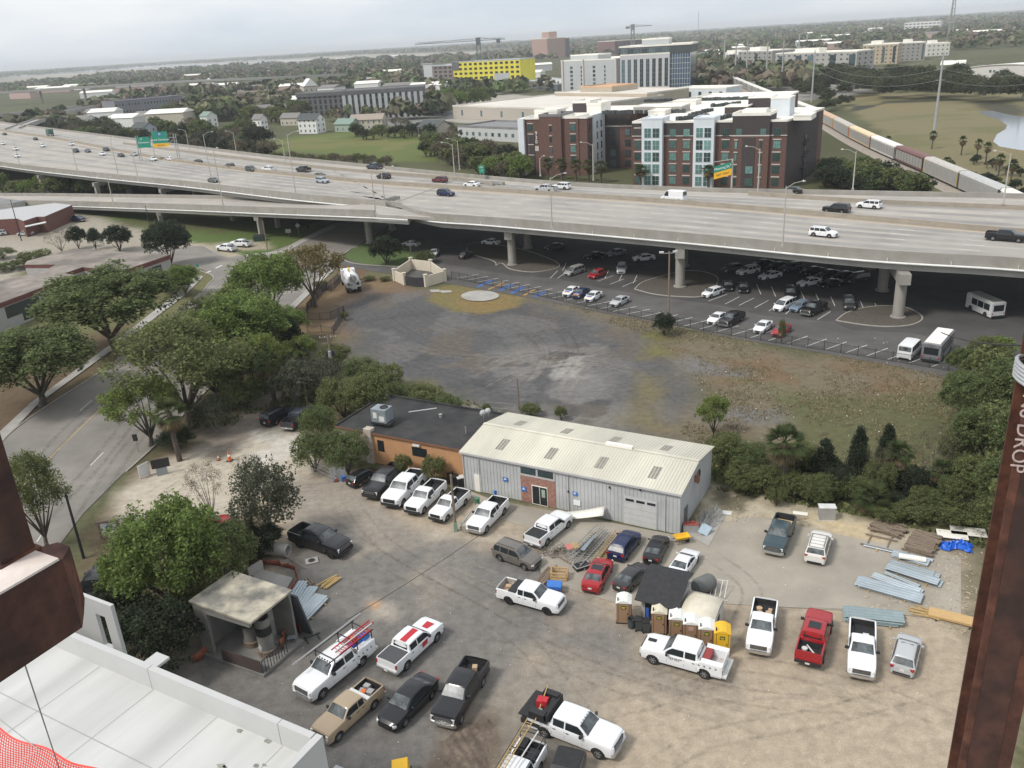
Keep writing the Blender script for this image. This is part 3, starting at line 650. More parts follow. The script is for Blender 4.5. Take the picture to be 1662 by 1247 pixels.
b=MB();b.bar((-.75,-.34,q+1.2),(-.3,-.34,q+2.2),.12,.03);b.bar((-.3,-.34,q+2.25),(-.62,-.34,q+2.0),.12,.03);b.bar((-.3,-.34,q+2.25),(-.3,-.34,q+1.8),.12,.03);b.build('arrow',M_swhite,t)
p=G(783,292.5,10);t=thing('exit_arrow_sign','small green exit sign with white arrow on two posts behind the crash cushion','road sign',p,-.5)
b=MB();b.tube([(-.5,0,0),(-.5,0,2)],.06,6);b.tube([(.5,0,0),(.5,0,2)],.06,6);b.build('post',M_galv,t)
b=MB();b.box(-.85,.85,-.1,-.05,1.8,3.9);b.build('sign_panel',M_green,t);b=MB();b.bar((-.2,-.13,2.2),(.35,-.13,2.8),.12,.03);b.bar((.35,-.13,2.85),(0,-.13,2.8),.1,.03);b.bar((.35,-.13,2.85),(.35,-.13,2.5),.1,.03);b.build('arrow',M_swhite,t)
text_mesh('EXIT',.5,M_swhite,t,(0,-.13,3.4),(R(90),0,0))
M_far=mat('far_bridge_concrete',(.33,.32,.30),.9)
def viaduct(name,label,pts,wid,piers,cat='bridge'):
 L_=[tuple(G(*p))for p in pts];L_=smooth_line(L_,5);t=thing(name,label,cat,L_[0][:2]+(0,))
 b=MB();wall3(b,L_,wid,-1.6,0);part(b,'deck',M_far,t)
 for s in(-wid/2,wid/2):
  b=MB();wall3(b,offs(L_,s),.5,-1.5,1.0);part(b,'parapet',M_far,t)
 for px_ in piers:
  i=min(range(len(L_)),key=lambda k:abs(PX(L_[k])[0]-px_));q=L_[i];b=MB();b.obox(q,2.6,1.6,0,q[2]-3.4,1.0);b.obox(q,wid*.8,2.0,q[2]-3.4,q[2]-1.5,1.9);part(b,'pier',M_bconc,t)
 return L_
VD=viaduct('distant_viaduct','long straight viaduct on tall hammerhead piers crossing the far left',[(-60,154,17),(100,144,17),(280,133,17),(420,127,15),(560,121,12)],14,(0,68,150,213,290,375,470))
VB=viaduct('distant_flyover','lower double flyover with many short piers below the long viaduct',[(-60,193,7),(80,179,7),(190,167,7),(300,158,6)],14,(10,30,50,72,95,125))
VC=viaduct('distant_slip_road','pale curved slip road rising from the far end of the motorway',[(20,210,10),(48,200,9.6),(90,186,8.5),(140,175,7.5),(200,166,6.5)],8,(60,100,140))
M_glassb=mat('window_glass',(.03,.045,.05),.12,var=.3,scale=.6,spec=.7,rnd=4)
M_glassg=mat('window_glass_green',(.035,.065,.06),.12,var=.4,scale=.5,spec=.7,rnd=5)
M_frame=mat('window_frame',(.45,.45,.43),.6)
M_frmd=mat('window_frame_dark',(.05,.06,.06),.6)
M_brick=mat('brick_red',(.125,.068,.055),.9,var=.14,scale=1.2,detail=9)
M_brickd=mat('brick_dark',(.055,.045,.045),.9,var=.12,scale=1.2)
M_whitep=mat('white_cladding',(.62,.66,.69),.7,var=.06,scale=.3)
M_roofw=mat('white_roof',(.78,.75,.68),.8,var=.1,scale=.15,detail=7)
M_roofg=mat('grey_roof',(.20,.20,.20),.9,var=.15,scale=.2)
M_lint=mat('pale_lintel',(.5,.46,.42),.8)
_wm={}
def wmesh(w,h,nm,style,fm,gm):
 k=(round(w,2),round(h,2),nm,style,fm.name,gm.name)
 if k not in _wm:
  b=MB();b.box(0,w,-.05,.05,0,h,0)
  nx_,nz_={'g3':(3,2),'g2':(2,2),'g1':(1,1),'v':(max(1,int(w/1.2)),max(1,int(h/3.2))),'pair':(2,1)}[style];f=.07
  cw,ch=(w-f*(nx_+1))/nx_,(h-f*(nz_+1))/nz_
  for i in range(nx_):
   for j in range(nz_):b.box(f+i*(cw+f),f+i*(cw+f)+cw,-.075,-.04,f+j*(ch+f),f+j*(ch+f)+ch,1)
  o=b.build(nm,[fm,gm]);_wm[k]=o.data;bpy.data.objects.remove(o)
 return _wm[k]
class Bld:
 """box-like building: local x along the front wall, y into the depth, z up"""
 def __init__(s,name,label,a,b_,cat='building',group=None):
  s.a=Vector(a);s.b=Vector(b_);d=s.b-s.a;s.L=d.length;s.ang=math.atan2(d.y,d.x)
  s.t=thing(name,label,cat,(s.a.x,s.a.y,0),s.ang,group);s.d=d.normalized()
 def u(s,px,z=8):
  lo,hi=-s.L,2*s.L
  for _ in range(30):
   m=(lo+hi)/2;q=s.a+s.d*m
   if PX((q.x,q.y,z))[0]<px:lo=m
   else:hi=m
  return m
 def h(s,py,u=0):q=s.a+s.d*u;return zat(q.x,q.y,py)
 def box(s,nm,m,x0,x1,y0,y1,z0,z1,m2=None):
  b=MB();b.box(x0,x1,y0,y1,z0,z1);return b.build(nm,m,s.t)
 def mass(s,m,roof,x0,x1,y0,y1,z1,z0=0,par=.7,nm='wall'):
  b=MB();b.box(x0,x1,y0,y1,z0,z1);b.build(nm,m,s.t)
  if roof:
   b=MB();b.box(x0+.3,x1-.3,y0+.3,y1-.3,z1+.003,z1+.03)
   for c in((x0-.1,x1+.1,y0-.1,y0+.3),(x0-.1,x1+.1,y1-.3,y1+.1),(x0-.1,x0+.3,y0+.3,y1-.3),(x1-.3,x1+.1,y0+.3,y1-.3)):b.box(*c,z1-.15,z1+par,0)
   b.build('roof',roof,s.t)
 def win(s,x,z,w,h,y=0,style='g2',nm='window',fm=None,gm=None,face='f',X=None):
  me_=wmesh(w,h,nm,style,fm or M_frame,gm or M_glassb);o=bpy.data.objects.new(nm,me_);COL.objects.link(o);o.parent=s.t
  if face=='f':o.location=(x-w/2,y-.03,z)
  elif face=='r':o.location=(X+.03,x-w/2,z);o.rotation_euler.z=R(90)
  elif face=='l':o.location=(X-.03,x+w/2,z);o.rotation_euler.z=R(-90)
  return o
def g0(px,py,z=0):v=G(px,py,z);return(v.x,v.y)
B=Bld('brick_apartment_block','dark red brick flats with white window bays, white roofs and 930 on its side',(42,274,0),(84,252,0),'apartment block')
Lb=B.L;up=B.u;FZ=[16.0-3.55*k-1.1 for k in range(5)];HT=18.9
Lb=up(1275,10)
def poly_mass(T,pts,z0,z1,m,rm,par=.6):
 b=MB();b.prism(pts,z0,z1);b.build('wall',m,T.t)
 b=MB();b.prism(pts,z1+.004,z1+.03);P_=[(p[0],p[1],z1)for p in pts+[pts[0]]]
 for p,q in zip(P_[:-1],P_[1:]):b.bar((p[0],p[1],z1+par/2-.05),(q[0],q[1],z1+par/2-.05),.5,par)
 b.build('roof',rm,T.t)
rot=Matrix.Rotation(-B.ang,3,'Z')
def loc(x,y):v=rot@Vector((x-42,y-274,0));return(v.x,v.y)
poly_mass(B,[(0,0),(Lb,0),(Lb+4.9,36),(31,40),(31,112),(-4,112),(-12,60),(-12,34),(0,34)],0,HT,M_brick,M_roofw)
B.box('dark_band',M_brickd,-.12,Lb+.12,-.13,0,HT-3.7,HT-.15);B.box('string_course',M_lint,-.2,Lb+.2,-.22,0,HT-3.95,HT-3.7)
for a,c in((1044,1077),(1127,1160)):
 x0,x1=up(a,10),up(c,10);B.mass(M_whitep,M_whitep,x0,x1,-1.6,6,HT+1.3,par=.3,nm='bay')
 for z in FZ:
  for k in(.3,.7):B.win(x0+(x1-x0)*k,z-.2,(x1-x0)*.34,2.85,-1.62,'g2',fm=M_whitep,gm=M_glassg)
x0,x1=up(1188,10),up(1248,10);B.mass(M_brickd,M_roofw,x0,x1,-.9,9,HT+1.9,nm='tower',z0=HT-3.6);B.box('wall',M_brick,x0,x1,-.9,0,0,HT-3.6)
B.box('dark_panel',M_brickd,up(1205,10),up(1226,10),-1.05,-.9,0,HT-4.4)
B.box('string_course',M_lint,x0-.1,x1+.1,-1.05,-.9,HT-3.95,HT-3.62)
B.mass(M_roofw,None,x0+2,x1-2,3,8,HT+3.2,HT+1.9,nm='rooftop_box')
def wrow(pxs,w,y,zs_,style='g3',lint=True,h=2.2):
 for px_ in pxs:
  x=up(px_,10)
  for z in zs_:
   B.win(x,z,w,h,y,style,fm=M_frmd,gm=M_glassg)
   if lint:B.box('lintel',M_lint,x-w/2-.15,x+w/2+.15,y-.16,y,z+h+.25,z+h+.55)
wrow([1035],2.0,0,FZ);wrow([1092,1114,1177,1260],2.0,-.13,FZ[:1],lint=False);wrow([1092,1114,1177,1260],2.1,0,FZ[1:])
wrow([1195,1235],.8,-.92,FZ[1:],'g1');wrow([1199,1238],1.7,-.92,FZ[:1],lint=False);wrow([1218],2.2,-1.07,FZ[3:],lint=False)
for k in range(4):
 z=FZ[4]-.6+3.55*k;Lx=Lb;Lb=Lx+1.9
 B.box('balcony',M_brickd,Lb,Lb+1.6,14,26,z,z+.25);b=MB()
 for yy in np.arange(14,26.1,.6):b.bar((Lb+1.5,yy,z+.25),(Lb+1.5,yy,z+1.2),.05)
 b.bar((Lb+1.5,14,z+1.2),(Lb+1.5,26,z+1.2),.07);b.build('railing',M_dark,B.t)
 for yy in(17,23):B.win(yy,z+.4,2.0,2.1,style='g2',fm=M_frmd,face='r',X=Lb+.9)
 Lb=Lx
b=MB();b.prism([(Lb,0),(Lb+.2,-.05),(Lb+4.6,29),(Lb+3.9,29)],0,HT-.2);b.build('wall',M_brickd,B.t)
lw=loc(9,311);lf=loc(30.5,300);
v0=Vector((*lw,0));v1=Vector((*lf,0));dd=(v1-v0).normalized();nn=Vector((-dd.y,dd.x,0))
def lp(a,c):q=v0+dd*a+nn*c;return(q.x,q.y)
WL=(v1-v0).length
poly_mass(B,[lp(0,0),lp(WL,0),lp(WL,17),lp(WL+20,17),lp(WL+20,42),lp(0,42)],0,HT,M_brick,M_roofw)
W2=Bld('x_tmp','x',(0,0,0),(1,0,0));kill(W2.t)
W2.t=bpy.data.objects.new('wing',None);COL.objects.link(W2.t);W2.t.parent=B.t;W2.t.location=(v0.x,v0.y,0);W2.t.rotation_euler.z=math.atan2(dd.y,dd.x)
a0=Vector((9,311,0));W2.a=a0;dw=(Vector((30.5,300,0))-a0).normalized();W2.d=dw;W2.L=WL
wp=lambda px_:W2.u(px_,10)
W2.mass(M_whitep,None,-1.2,wp(853.5),-1.2,12,HT+.3,nm='bay')
W2.mass(M_brick,M_roofg,wp(879),wp(914),-1.4,10,HT+1.0,nm='bay')
W2.mass(M_brick,M_roofw,wp(914),wp(940),-.3,10,HT+.2,nm='bay')
W2.box('bay',M_whitep,WL-.6,WL+.35,5,16.5,0,HT+.6)
W2.mass(M_roofw,M_roofw,wp(858),wp(895),6,14,HT+1.9,HT,nm='rooftop_box');W2.mass(M_brickd,M_roofw,wp(892),wp(921),22,34,HT+3.4,HT,nm='rooftop_box')
W2.mass(M_roofw,M_roofw,wp(926),wp(950),16,26,HT+3.0,HT,nm='rooftop_box')
for i,z in enumerate(FZ[:4]):
 W2.win(wp(862),z,1.9,2.2,0,'g3',fm=M_frmd,gm=M_glassg);W2.win(wp(897),z,.8,1.8,-1.43,'g1',fm=M_frmd);W2.win(wp(931),z,1.9,2.2,-.33,'g3',fm=M_frmd,gm=M_glassg)
 W2.box('lintel',M_lint,wp(862)-1.1,wp(862)+1.1,-.16,0,z+2.45,z+2.75);W2.box('lintel',M_lint,wp(897)-.6,wp(897)+.6,-1.58,-1.4,z+2.0,z+2.25);W2.box('lintel',M_lint,wp(931)-1.1,wp(931)+1.1,-.46,-.3,z+2.45,z+2.75)
 W2.win(8.5,z-.1,1.5,2.5,style='g2',fm=M_whitep,face='r',X=WL+.38);W2.win(12.5,z-.1,1.5,2.5,style='g2',fm=M_whitep,face='r',X=WL+.38);W2.win(2.5,z,1.6,2.1,style='g2',fm=M_frmd,face='r',X=WL)
 for px_,w_ in((978,2.0),(994,1.8),(1009,.8),(1022,1.6)):pass
W2.box('dark_strip',M_brickd,wp(859),wp(868),-.14,-.02,0,HT-5)
for k,ch_ in enumerate('930'):text_mesh(ch_,1.7,M_swhite,W2.t,(wp(871.5),-.25,12.6-1.45*k+1.6),(R(90),0,0),'house_number')
W2.box('name_panel',M_lint,wp(871.5)-.7,wp(871.5)+.7,-.12,-.02,8.2,9.9)
q0=lp(WL,17);q1=lp(WL+20,17)
W2.box('dark_band',M_brickd,WL+.4,WL+19.9,16.85,17,HT-4.2,HT-.1);W2.box('string_course',M_lint,WL+.4,WL+19.9,16.8,17,HT-4.5,HT-4.2);W2.box('dark_panel',M_brickd,WL+.4,WL+5.5,16.87,17,0,HT-4.5)
for i,z in enumerate(FZ[1:]):
 for dx_,w_ in((3.2,1.9),(8.6,1.9),(13.2,.8),(17.0,1.6)):W2.win(WL+dx_,z,w_,2.2,16.85,'g2',fm=M_frmd,gm=M_glassb)
bu=MB();random.seed(3)
def hvac_row(p,q,n,w=1.0):
 for k in range(n):
  t_=k/(n-1);c=(p[0]+(q[0]-p[0])*t_+random.uniform(-.2,.2),p[1]+(q[1]-p[1])*t_+random.uniform(-.3,.3));bu.obox(c,w,w,HT+.05,HT+.05+random.uniform(.9,1.3),random.uniform(-.1,.1))
for(ax,ay,bx_,by_,n)in((980,183,1110,181,46),(1100,194,1150,188,16),(1118,188,1155,178,16),(1165,193,1187,188,10),(1047,164,1215,160,60),(955,176,985,173,12),(893,188,925,184,14),(1155,172,1200,168,14)):
 hvac_row(loc(*g0(ax,ay,HT+.5)),loc(*g0(bx_,by_,HT+.5)),n)
bu.build('rooftop_units',M_frmd,B.t)['kind']='stuff'
for(ax,ay,bx_,dz,dp,m_)in((1176,180,1214,2.2,8,M_brickd),(1214,176,1252,4.2,10,M_brickd),(1250,184,1282,5.2,9,M_whitep),(1028,180,1110,2.2,10,M_gird),(1092,167,1130,1.5,8,M_roofw),(1052,183,1080,1.4,8,M_roofw),(1288,190,1318,1.3,9,M_roofw)):
 p=loc(*g0(ax,ay,HT+1));q=loc(*g0(bx_,ay-(bx_-ax)*.03,HT+1));x0,x1=sorted((p[0],q[0]));B.mass(m_,M_roofw,x0,x1,p[1],p[1]+dp,HT+dz,HT+.02,par=.25,nm='rooftop_box')
def block(name,label,pa,pb,top,depth,wm,rm,floors,cols,wfrac=.6,hfrac=.6,style='g1',cat='building',gm=None,fm=None,side='r',par=.8,side_cols=3,par_h=None,group=None,z0=0,winz=None):
 a=G(*pa,0);c=G(*pb,0);B_=Bld(name,label,(a.x,a.y,0),(c.x,c.y,0),cat,group);H=zat(a.x,a.y,top)
 B_.mass(wm,rm,0,B_.L,0,depth,H,par=par);fh=H/floors if floors else H;cw=B_.L/max(cols,1)
 for i in range(cols):
  for j in range(floors):
   B_.win((i+.5)*cw,j*fh+fh*(1-hfrac)*.5,cw*wfrac,fh*hfrac,0,style,fm=fm,gm=gm)
 if side_cols:
  sw=depth/side_cols
  for i in range(side_cols):
   for j in range(floors):B_.win((i+.5)*sw,j*fh+fh*(1-hfrac)*.5,min(sw*wfrac,2.5),fh*hfrac,style=style,fm=fm,gm=gm,face=side,X=B_.L if side=='r' else 0)
 B_.H=H;return B_
M_yelw=mat('yellow_sheathing',(.68,.60,.06),.8,var=.08,scale=.1)
M_greyc=mat('grey_cladding',(.42,.44,.44),.8,var=.06,scale=.1)
M_greyd=mat('dark_grey_wall',(.12,.12,.125),.85,var=.15,scale=.1)
M_tan=mat('tan_wall',(.42,.36,.28),.85,var=.08,scale=.1)
M_beige=mat('beige_roof',(.60,.56,.50),.85,var=.1,scale=.04)
M_rose=mat('rose_brick',(.36,.24,.20),.85,var=.05,scale=.05)
M_bluew=mat('blue_wrap',(.10,.20,.42),.8,var=.08)
M_tanr=mat('orange_roof',(.55,.36,.22),.85,var=.08,scale=.05)
M_silv=mat('silver_cladding',(.13,.13,.135),.75,var=.1,scale=.1)
B1=block('parking_garage','light grey windowless block with columns of dark slots left of the glass office',(912,156),(1002,155),100,50,M_greyc,M_roofw,7,0,side_cols=0)
for px_ in(928,944,964.5,982):
 x=B1.u(px_,10)
 for k in range(6):B1.win(x,5+k*(B1.H-8)/6,2.4 if px_ in(928,964.5)else 1.2,(B1.H-8)/6*.65,0,'g1',fm=M_greyd,gm=M_black if False else M_glassb)
for px_ in(914,947,1000):x=B1.u(px_,10);B1.box('pilaster',M_lint,x-.7,x+.7,-.8,0,0,B1.H+1)
B1.mass(M_greyc,M_roofw,B1.L*.05,B1.L*.55,10,30,B1.H+3.5,B1.H,nm='rooftop_box')
B2=block('office_block','white framed office with tall window strips and blue glass corner',(1007,157),(1086,154),91,45,mat('white_precast',(.5,.49,.5),.8,var=.05),M_roofw,1,0,side_cols=0)
for k in range(8):x=B2.L*(k+.5)/8;B2.win(x,B2.H*.22,B2.L/8*.58,B2.H*.68,0,'v',fm=M_greyc)
B2.box('lower_wall',M_lint,-.1,B2.L+.1,-.2,0,0,B2.H*.14)
B2.mass(M_frmd,M_roofw,-1,B2.L+16,1.0,44,B2.H+5.5,B2.H+.02,nm='top_storey',par=1)
for k in range(7):B2.win(B2.L*(k+.5)/7,B2.H+.9,B2.L/7*.8,3.6,.95,'pair',fm=M_greyc,gm=M_glassb)
B2.mass(mat('blue_curtain_wall',(.05,.09,.14),.15,var=.3,scale=.3,spec=.8),None,B2.L,B2.L+15,1.5,40,B2.H,0,nm='glass_corner')
b=MB()
for k in range(9):b.box(B2.L+k*1.85,B2.L+k*1.85+.25,1.35,1.5,0,B2.H)
for k in range(8):b.box(B2.L,B2.L+15,1.3,1.5,B2.H*k/8,B2.H*k/8+.3)
b.build('mullion',M_greyc,B2.t)
B2.mass(M_greyc,M_roofw,B2.L*.4,B2.L*.95,10,25,B2.H+10,B2.H+5.5,nm='rooftop_box')
B3=block('yellow_building_site','unfinished block wrapped in bright yellow sheathing under the tower crane',(738,146),(846,143),102,30,M_yelw,M_greyc,6,13,.55,.5,'pair',fm=M_black,gm=M_black,side_cols=0)
B3.mass(M_greyd,None,-1,B3.u(745,10)+1,-.5,30,B3.H+.6,B3.H*.72,nm='unclad_wall');B3.mass(M_greyc,None,B3.u(803,8),B3.u(828,8),-.25,1,B3.H*.55,2,nm='grey_panel');B3.mass(M_greyd,None,0,B3.L,-.4,0,5,0,nm='unclad_wall')
B3b=block('concrete_building_site','bare grey brown concrete frame left of the yellow sheathing',(691,146),(737,146),108,30,mat('raw_blockwork',(.2,.17,.16),.9,var=.2,scale=.2),M_greyc,6,6,.6,.5,'g1',fm=M_greyd,gm=M_black,side_cols=0)
B3b.mass(M_greyc,None,0,B3b.L*.3,-.3,1,B3b.H+1,nm='pale_wall')
B3c=block('unfinished_annex','low yellow strip and grey frame right of the yellow building',(846,141),(905,150),130,30,M_greyd,M_greyc,2,6,.7,.6,'g1',side_cols=0);B3c.box('yellow_panel',M_yelw,0,4,-.4,0,0,B3c.H+9)
B4=block('rose_tower','boxy rose coloured tower standing alone by the river',(889,95),(918,93),63,90,M_rose,M_roofw,9,8,.35,.35,'g1',side='r',side_cols=0);B4.box('side_wall',M_greyd,B4.L,B4.L+12,2,88,0,B4.H-1);B4.mass(M_rose,M_roofw,B4.L*.3,B4.L*.75,20,60,B4.H+14,B4.H,nm='rooftop_box')
B5=block('distant_brick_block','far red brick block below the small second crane',(998,90),(1050,86),67,60,mat('far_brick',(.17,.10,.09),.9),M_roofw,5,12,.5,.5,side_cols=0)
B6=block('blue_building_site','far block wrapped in bright blue beside the distant brick one',(1051,86),(1087,84),63,60,M_bluew,M_roofw,6,8,.5,.5,gm=M_greyc,side_cols=0)
B7=block('striped_apartment_block','long grey and black striped flats behind the white houses',(560,196),(690,188),150,22,M_silv,M_roofg,4,13,.38,.78,'g1',fm=M_greyd,gm=M_black,side_cols=0)
for k in range(14):B7.box('pilaster',M_greyc,B7.L*k/13.6,B7.L*k/13.6+2.2,-.7,0,0,B7.H-2.2)
B7.mass(M_greyd,M_roofg,-.5,B7.L+.5,-.6,22.5,B7.H+.4,B7.H-2,nm='cornice')
B7b=block('striped_apartment_wing','left wing of dark striped flats partly behind trees',(486,190),(560,186),154,22,M_silv,M_roofg,4,9,.5,.8,'g1',fm=M_greyd,gm=M_black,side_cols=0);B7b.mass(M_greyd,M_roofg,-.5,B7b.L+.5,-.6,22.5,B7b.H+.4,B7b.H-2,nm='cornice')
B8=block('long_warehouse','huge low warehouse with pale beige roof beyond the flats',(736,192),(905,200),173,90,mat('beige_wall',(.42,.38,.33),.85,var=.06),M_beige,1,5,.1,.5,side_cols=0);B8.mass(M_tan,M_beige,B8.L*.1,B8.L*.95,80,120,B8.H+2,0,nm='rear_hall');B8.mass(M_tan,M_tanr,B8.L*.25,B8.L*.55,90,115,B8.H+5,B8.H,nm='upper_roof')
B9=block('grey_roof_warehouse','white sided shed with long grey roof left of the brick flats',(744,226),(850,232),206,26,mat('shed_wall',(.45,.46,.45),.8),M_roofg,1,10,.4,.3,side_cols=0)
B10=block('blue_workshop','long blue clad low block at centre left in the distance',(537,145),(615,139),133,30,M_bluew,M_roofw,2,12,.4,.5,gm=M_greyd,side_cols=0)
def apt(name,label,pa,pb,top,m,cols,floors=5,depth=28,acc=None):
 B_=block(name,label,pa,pb,top,depth,m,M_roofw,floors,cols,.35,.4,'g1',side_cols=3,fm=m,cat='apartment block')
 for k in acc or():
  B_.box('dark_panel',M_glassb,B_.L*k-B_.L*.035,B_.L*k+B_.L*.035,-.5,0,2,B_.H*.9)
 B_.mass(M_roofw,M_roofw,B_.L*.2,B_.L*.5,6,18,B_.H+3,B_.H,nm='rooftop_box');return B_
M_a1=mat('pale_stucco',(.37,.36,.34),.85,var=.05);M_a2=mat('grey_stucco',(.30,.29,.27),.85,var=.05)
apt('stucco_flats','grey flats with a tall arched dark window behind the railway',(1197,116),(1252,117),84,M_a2,7,acc=(.55,))
apt('stucco_flats','pale flats with three tall white framed window bays',(1257,124),(1388,123),88,M_a1,14,acc=(.08,.3,.45,.72,.95))
apt('stucco_flats','cream flats with dark glazed recesses nearest the woods',(1398,106),(1455,104),74,mat('cream_stucco',(.43,.35,.25),.85),8,acc=(.25,.6,.9))
apt('stucco_flats','brownish grey flats right of the cream ones',(1460,100),(1500,98),71,M_a2,5,acc=(.9,))
apt('stucco_flats','small white flats with square windows at the right end of the row',(1503,92),(1540,90),72,mat('white_stucco',(.6,.58,.53),.85),5,3)
apt('stucco_flats','low bluish white flats far behind the train',(1166,104),(1196,108),87,M_whitep,5,3)
block('long_low_shed','long low cream shed beyond the head of the train',(1118,103),(1172,96),90,30,M_tan,M_roofg,1,4,.3,.4,side_cols=0)
block('flat_roof_studio','white flat roofed studio behind the brick flats',(1095,166),(1178,166),145,22,M_whitep,M_roofw,1,5,.3,.6,side_cols=0)
block('white_garage','white multi storey garage with dark openings far to the right',(1467,52),(1525,49),38,60,mat('garage_white',(.65,.65,.63),.8),M_roofw,3,9,.7,.45,gm=M_greyd,fm=M_whitep,side_cols=0)
a=G(1564,135,0);c=G(1700,142,0);Bh=Bld('arched_warehouse','white warehouse with a shallow arched roof at the right edge',a,c,'warehouse');H=10
b=MB();rows=[]
for x in np.linspace(0,1,9):z=8.5+4.5*math.sin(math.pi*min(1,x*.62+.1));rows.append([(x*Bh.L,-.6,z-.4),(x*Bh.L,-.6,z),(x*Bh.L,45,z),(x*Bh.L,45,z-.4)])
b.grid(rows,0,closed=True);b.build('roof',M_roofw,Bh.t);b=MB();b.grid([[(r[0][0],0,0),(r[0][0],0,r[0][2]+.1)]for r in rows]);b.box(0,.3,0,45,0,9);b.build('wall',mat('hangar_white',(.6,.58,.54),.8,var=.06,scale=.2),Bh.t)
for k in(.27,.31,.38,.42):Bh.win(Bh.L*k*1.2,7.2,2.2,1.8,0,'g1')
for k in(.35,.46):Bh.win(Bh.L*k,.2,5.5,4,0,'g1',nm='loading_door',gm=M_greyd)
p=G(1545,120,0);t=thing('canopy_shelter','open shelter with tilted bright white roof beside the arched warehouse','shelter',p,-.5);b=MB()
b.add([(-9,-6,7),(9,-6,7),(9,6,9.5),(-9,6,9.5),(-9,-6,7.3),(9,-6,7.3),(9,6,9.8),(-9,6,9.8)],[(3,2,1,0),(4,5,6,7),(0,1,5,4),(1,2,6,5),(2,3,7,6),(3,0,4,7)]);b.build('roof',M_roofw,t);b=MB()
for x in(-8,8):
 for y in(-5,5):b.box(x-.2,x+.2,y-.2,y+.2,0,7 if y<0 else 9.2)
b.build('post',M_galv,t)
def house(label,px_,py_,L_,W_,h_,rz,wm,rm,floors=2,rise=2.6,name='timber_house'):
 p=G(px_,py_,0);t=thing(name,label,'house',p,rz)
 b=MB();x,y=L_/2,W_/2;b.box(-x,x,-y,y,0,h_);b.add([(-x,-y,h_),(-x,y,h_),(-x,0,h_+rise)],[(0,1,2)]);b.add([(x,-y,h_),(x,y,h_),(x,0,h_+rise)],[(0,1,2)]);b.build('wall',wm,t)
 b=MB();e=.5
 for s in(-1,1):
  b.add([(-x-e,s*(y+e),h_-e*rise/y),(x+e,s*(y+e),h_-e*rise/y),(x+e,0,h_+rise),(-x-e,0,h_+rise),(-x-e,s*(y+e),h_-e*rise/y+.2),(x+e,s*(y+e),h_-e*rise/y+.2),(x+e,0,h_+rise+.2),(-x-e,0,h_+rise+.2)],[(0,1,2,3),(4,5,6,7),(0,4,5,1),(0,4,7,3),(1,5,6,2)])
 b.build('roof',rm,t)
 nw=max(2,int(L_/3.2));me_=wmesh(1.0,1.5,'window','g2',M_frame,M_glassb)
 for j in range(floors):
  for i in range(nw):
   o=bpy.data.objects.new('window',me_);COL.objects.link(o);o.parent=t;o.location=(-x+(i+.5)*L_/nw-.5,-y-.03,.9+j*2.9)
  for yy in(-y*.5,y*.5):
   for sx in(-1,1):
    o=bpy.data.objects.new('window',me_);COL.objects.link(o);o.parent=t;o.location=(sx*(x+.03),yy-.5*sx if sx>0 else yy+.5,.9+j*2.9);o.rotation_euler.z=R(90*sx)
 return t
Hw=mat('house_white',(.68,.68,.66),.8);Hc=mat('house_cream',(.45,.41,.34),.8);Hg=mat('house_green',(.3,.36,.3),.8);Hp=mat('house_pink',(.45,.32,.29),.8)
Rd=mat('shingle_dark',(.07,.08,.08),.9);Rg=mat('shingle_grey',(.19,.18,.17),.9);Rt=mat('shingle_tan',(.3,.25,.21),.9);Rgn=mat('metal_roof_green',(.18,.25,.21),.7)
for a in(('tall white house with dark gable roof beside the field',508,216,13,9,8,-.45,Hw,Rd,3,3,),('white and green roofed house left of the tall white one',341,206,9,8,7.5,-.7,Hw,Rgn,2),('small white house among dark trees left of the field',424,211,7,6,7,-.5,Hw,Rg,2),('long cream house with brown roof behind dark shrubs',600,210,20,11,6,-.2,Hc,Rt,2),('cream gabled house left of the long grey roof',706,222,13,11,5.5,-.6,Hc,Rd,1),('grey roofed house just left of the tall white one',476,203,14,8,5,-.45,Hc,Rg,1),('green house with a white porch roof beside the field',565,213,12,9,4.5,-.5,Hg,Rgn,1),('pinkish house with broad tan roof',317,175,18,14,6,-.3,Hp,Rt,2),('pale flat looking house among bushes at left',140,205,16,10,5.5,-.5,Hw,Rg,2),('cream house behind the pale one at left',155,193,14,10,6,-.4,Hc,Rg,2),('long white commercial house with arched doors',252,196,32,12,5,-.35,Hw,Rg,1),('grey narrow house behind the sign gantry',238,232,12,9,9,-.6,mat('house_bluegrey',(.36,.4,.42),.8),Rd,3),('small house with grey roof right of the dark trees',450,176,12,9,5,-.2,Hc,Rg,1),('white cottage far beyond the flyover',700,172,12,9,4,-.2,Hw,Rg,1)):house(*a)
B=block('school_building','long slate roofed institution with rows of windows behind the left houses',(190,189),(300,178),166,30,mat('slate_wall',(.2,.2,.22),.85),mat('slate_roof',(.17,.17,.19),.85),2,22,.5,.35,gm=M_glassb,side_cols=0)
B=block('gabled_church','pale church with pointed roof left of the blue workshop',(495,160),(520,158),142,20,Hc,Rg,1,3,.3,.6,side_cols=0);b=MB();b.add([(0,0,B.H),(B.L,0,B.H),(B.L/2,0,B.H+8),(0,20,B.H),(B.L,20,B.H),(B.L/2,20,B.H+8)],[(0,1,2),(5,4,3),(0,2,5,3),(1,4,5,2)]);b.build('spire_roof',Hw,B.t)
block('far_hall','low brown hall beyond the grey trees at left centre',(380,165),(500,158),152,25,mat('brown_wall',(.2,.17,.15),.9),Rt,1,8,.4,.4,side_cols=0)
random.seed(21)
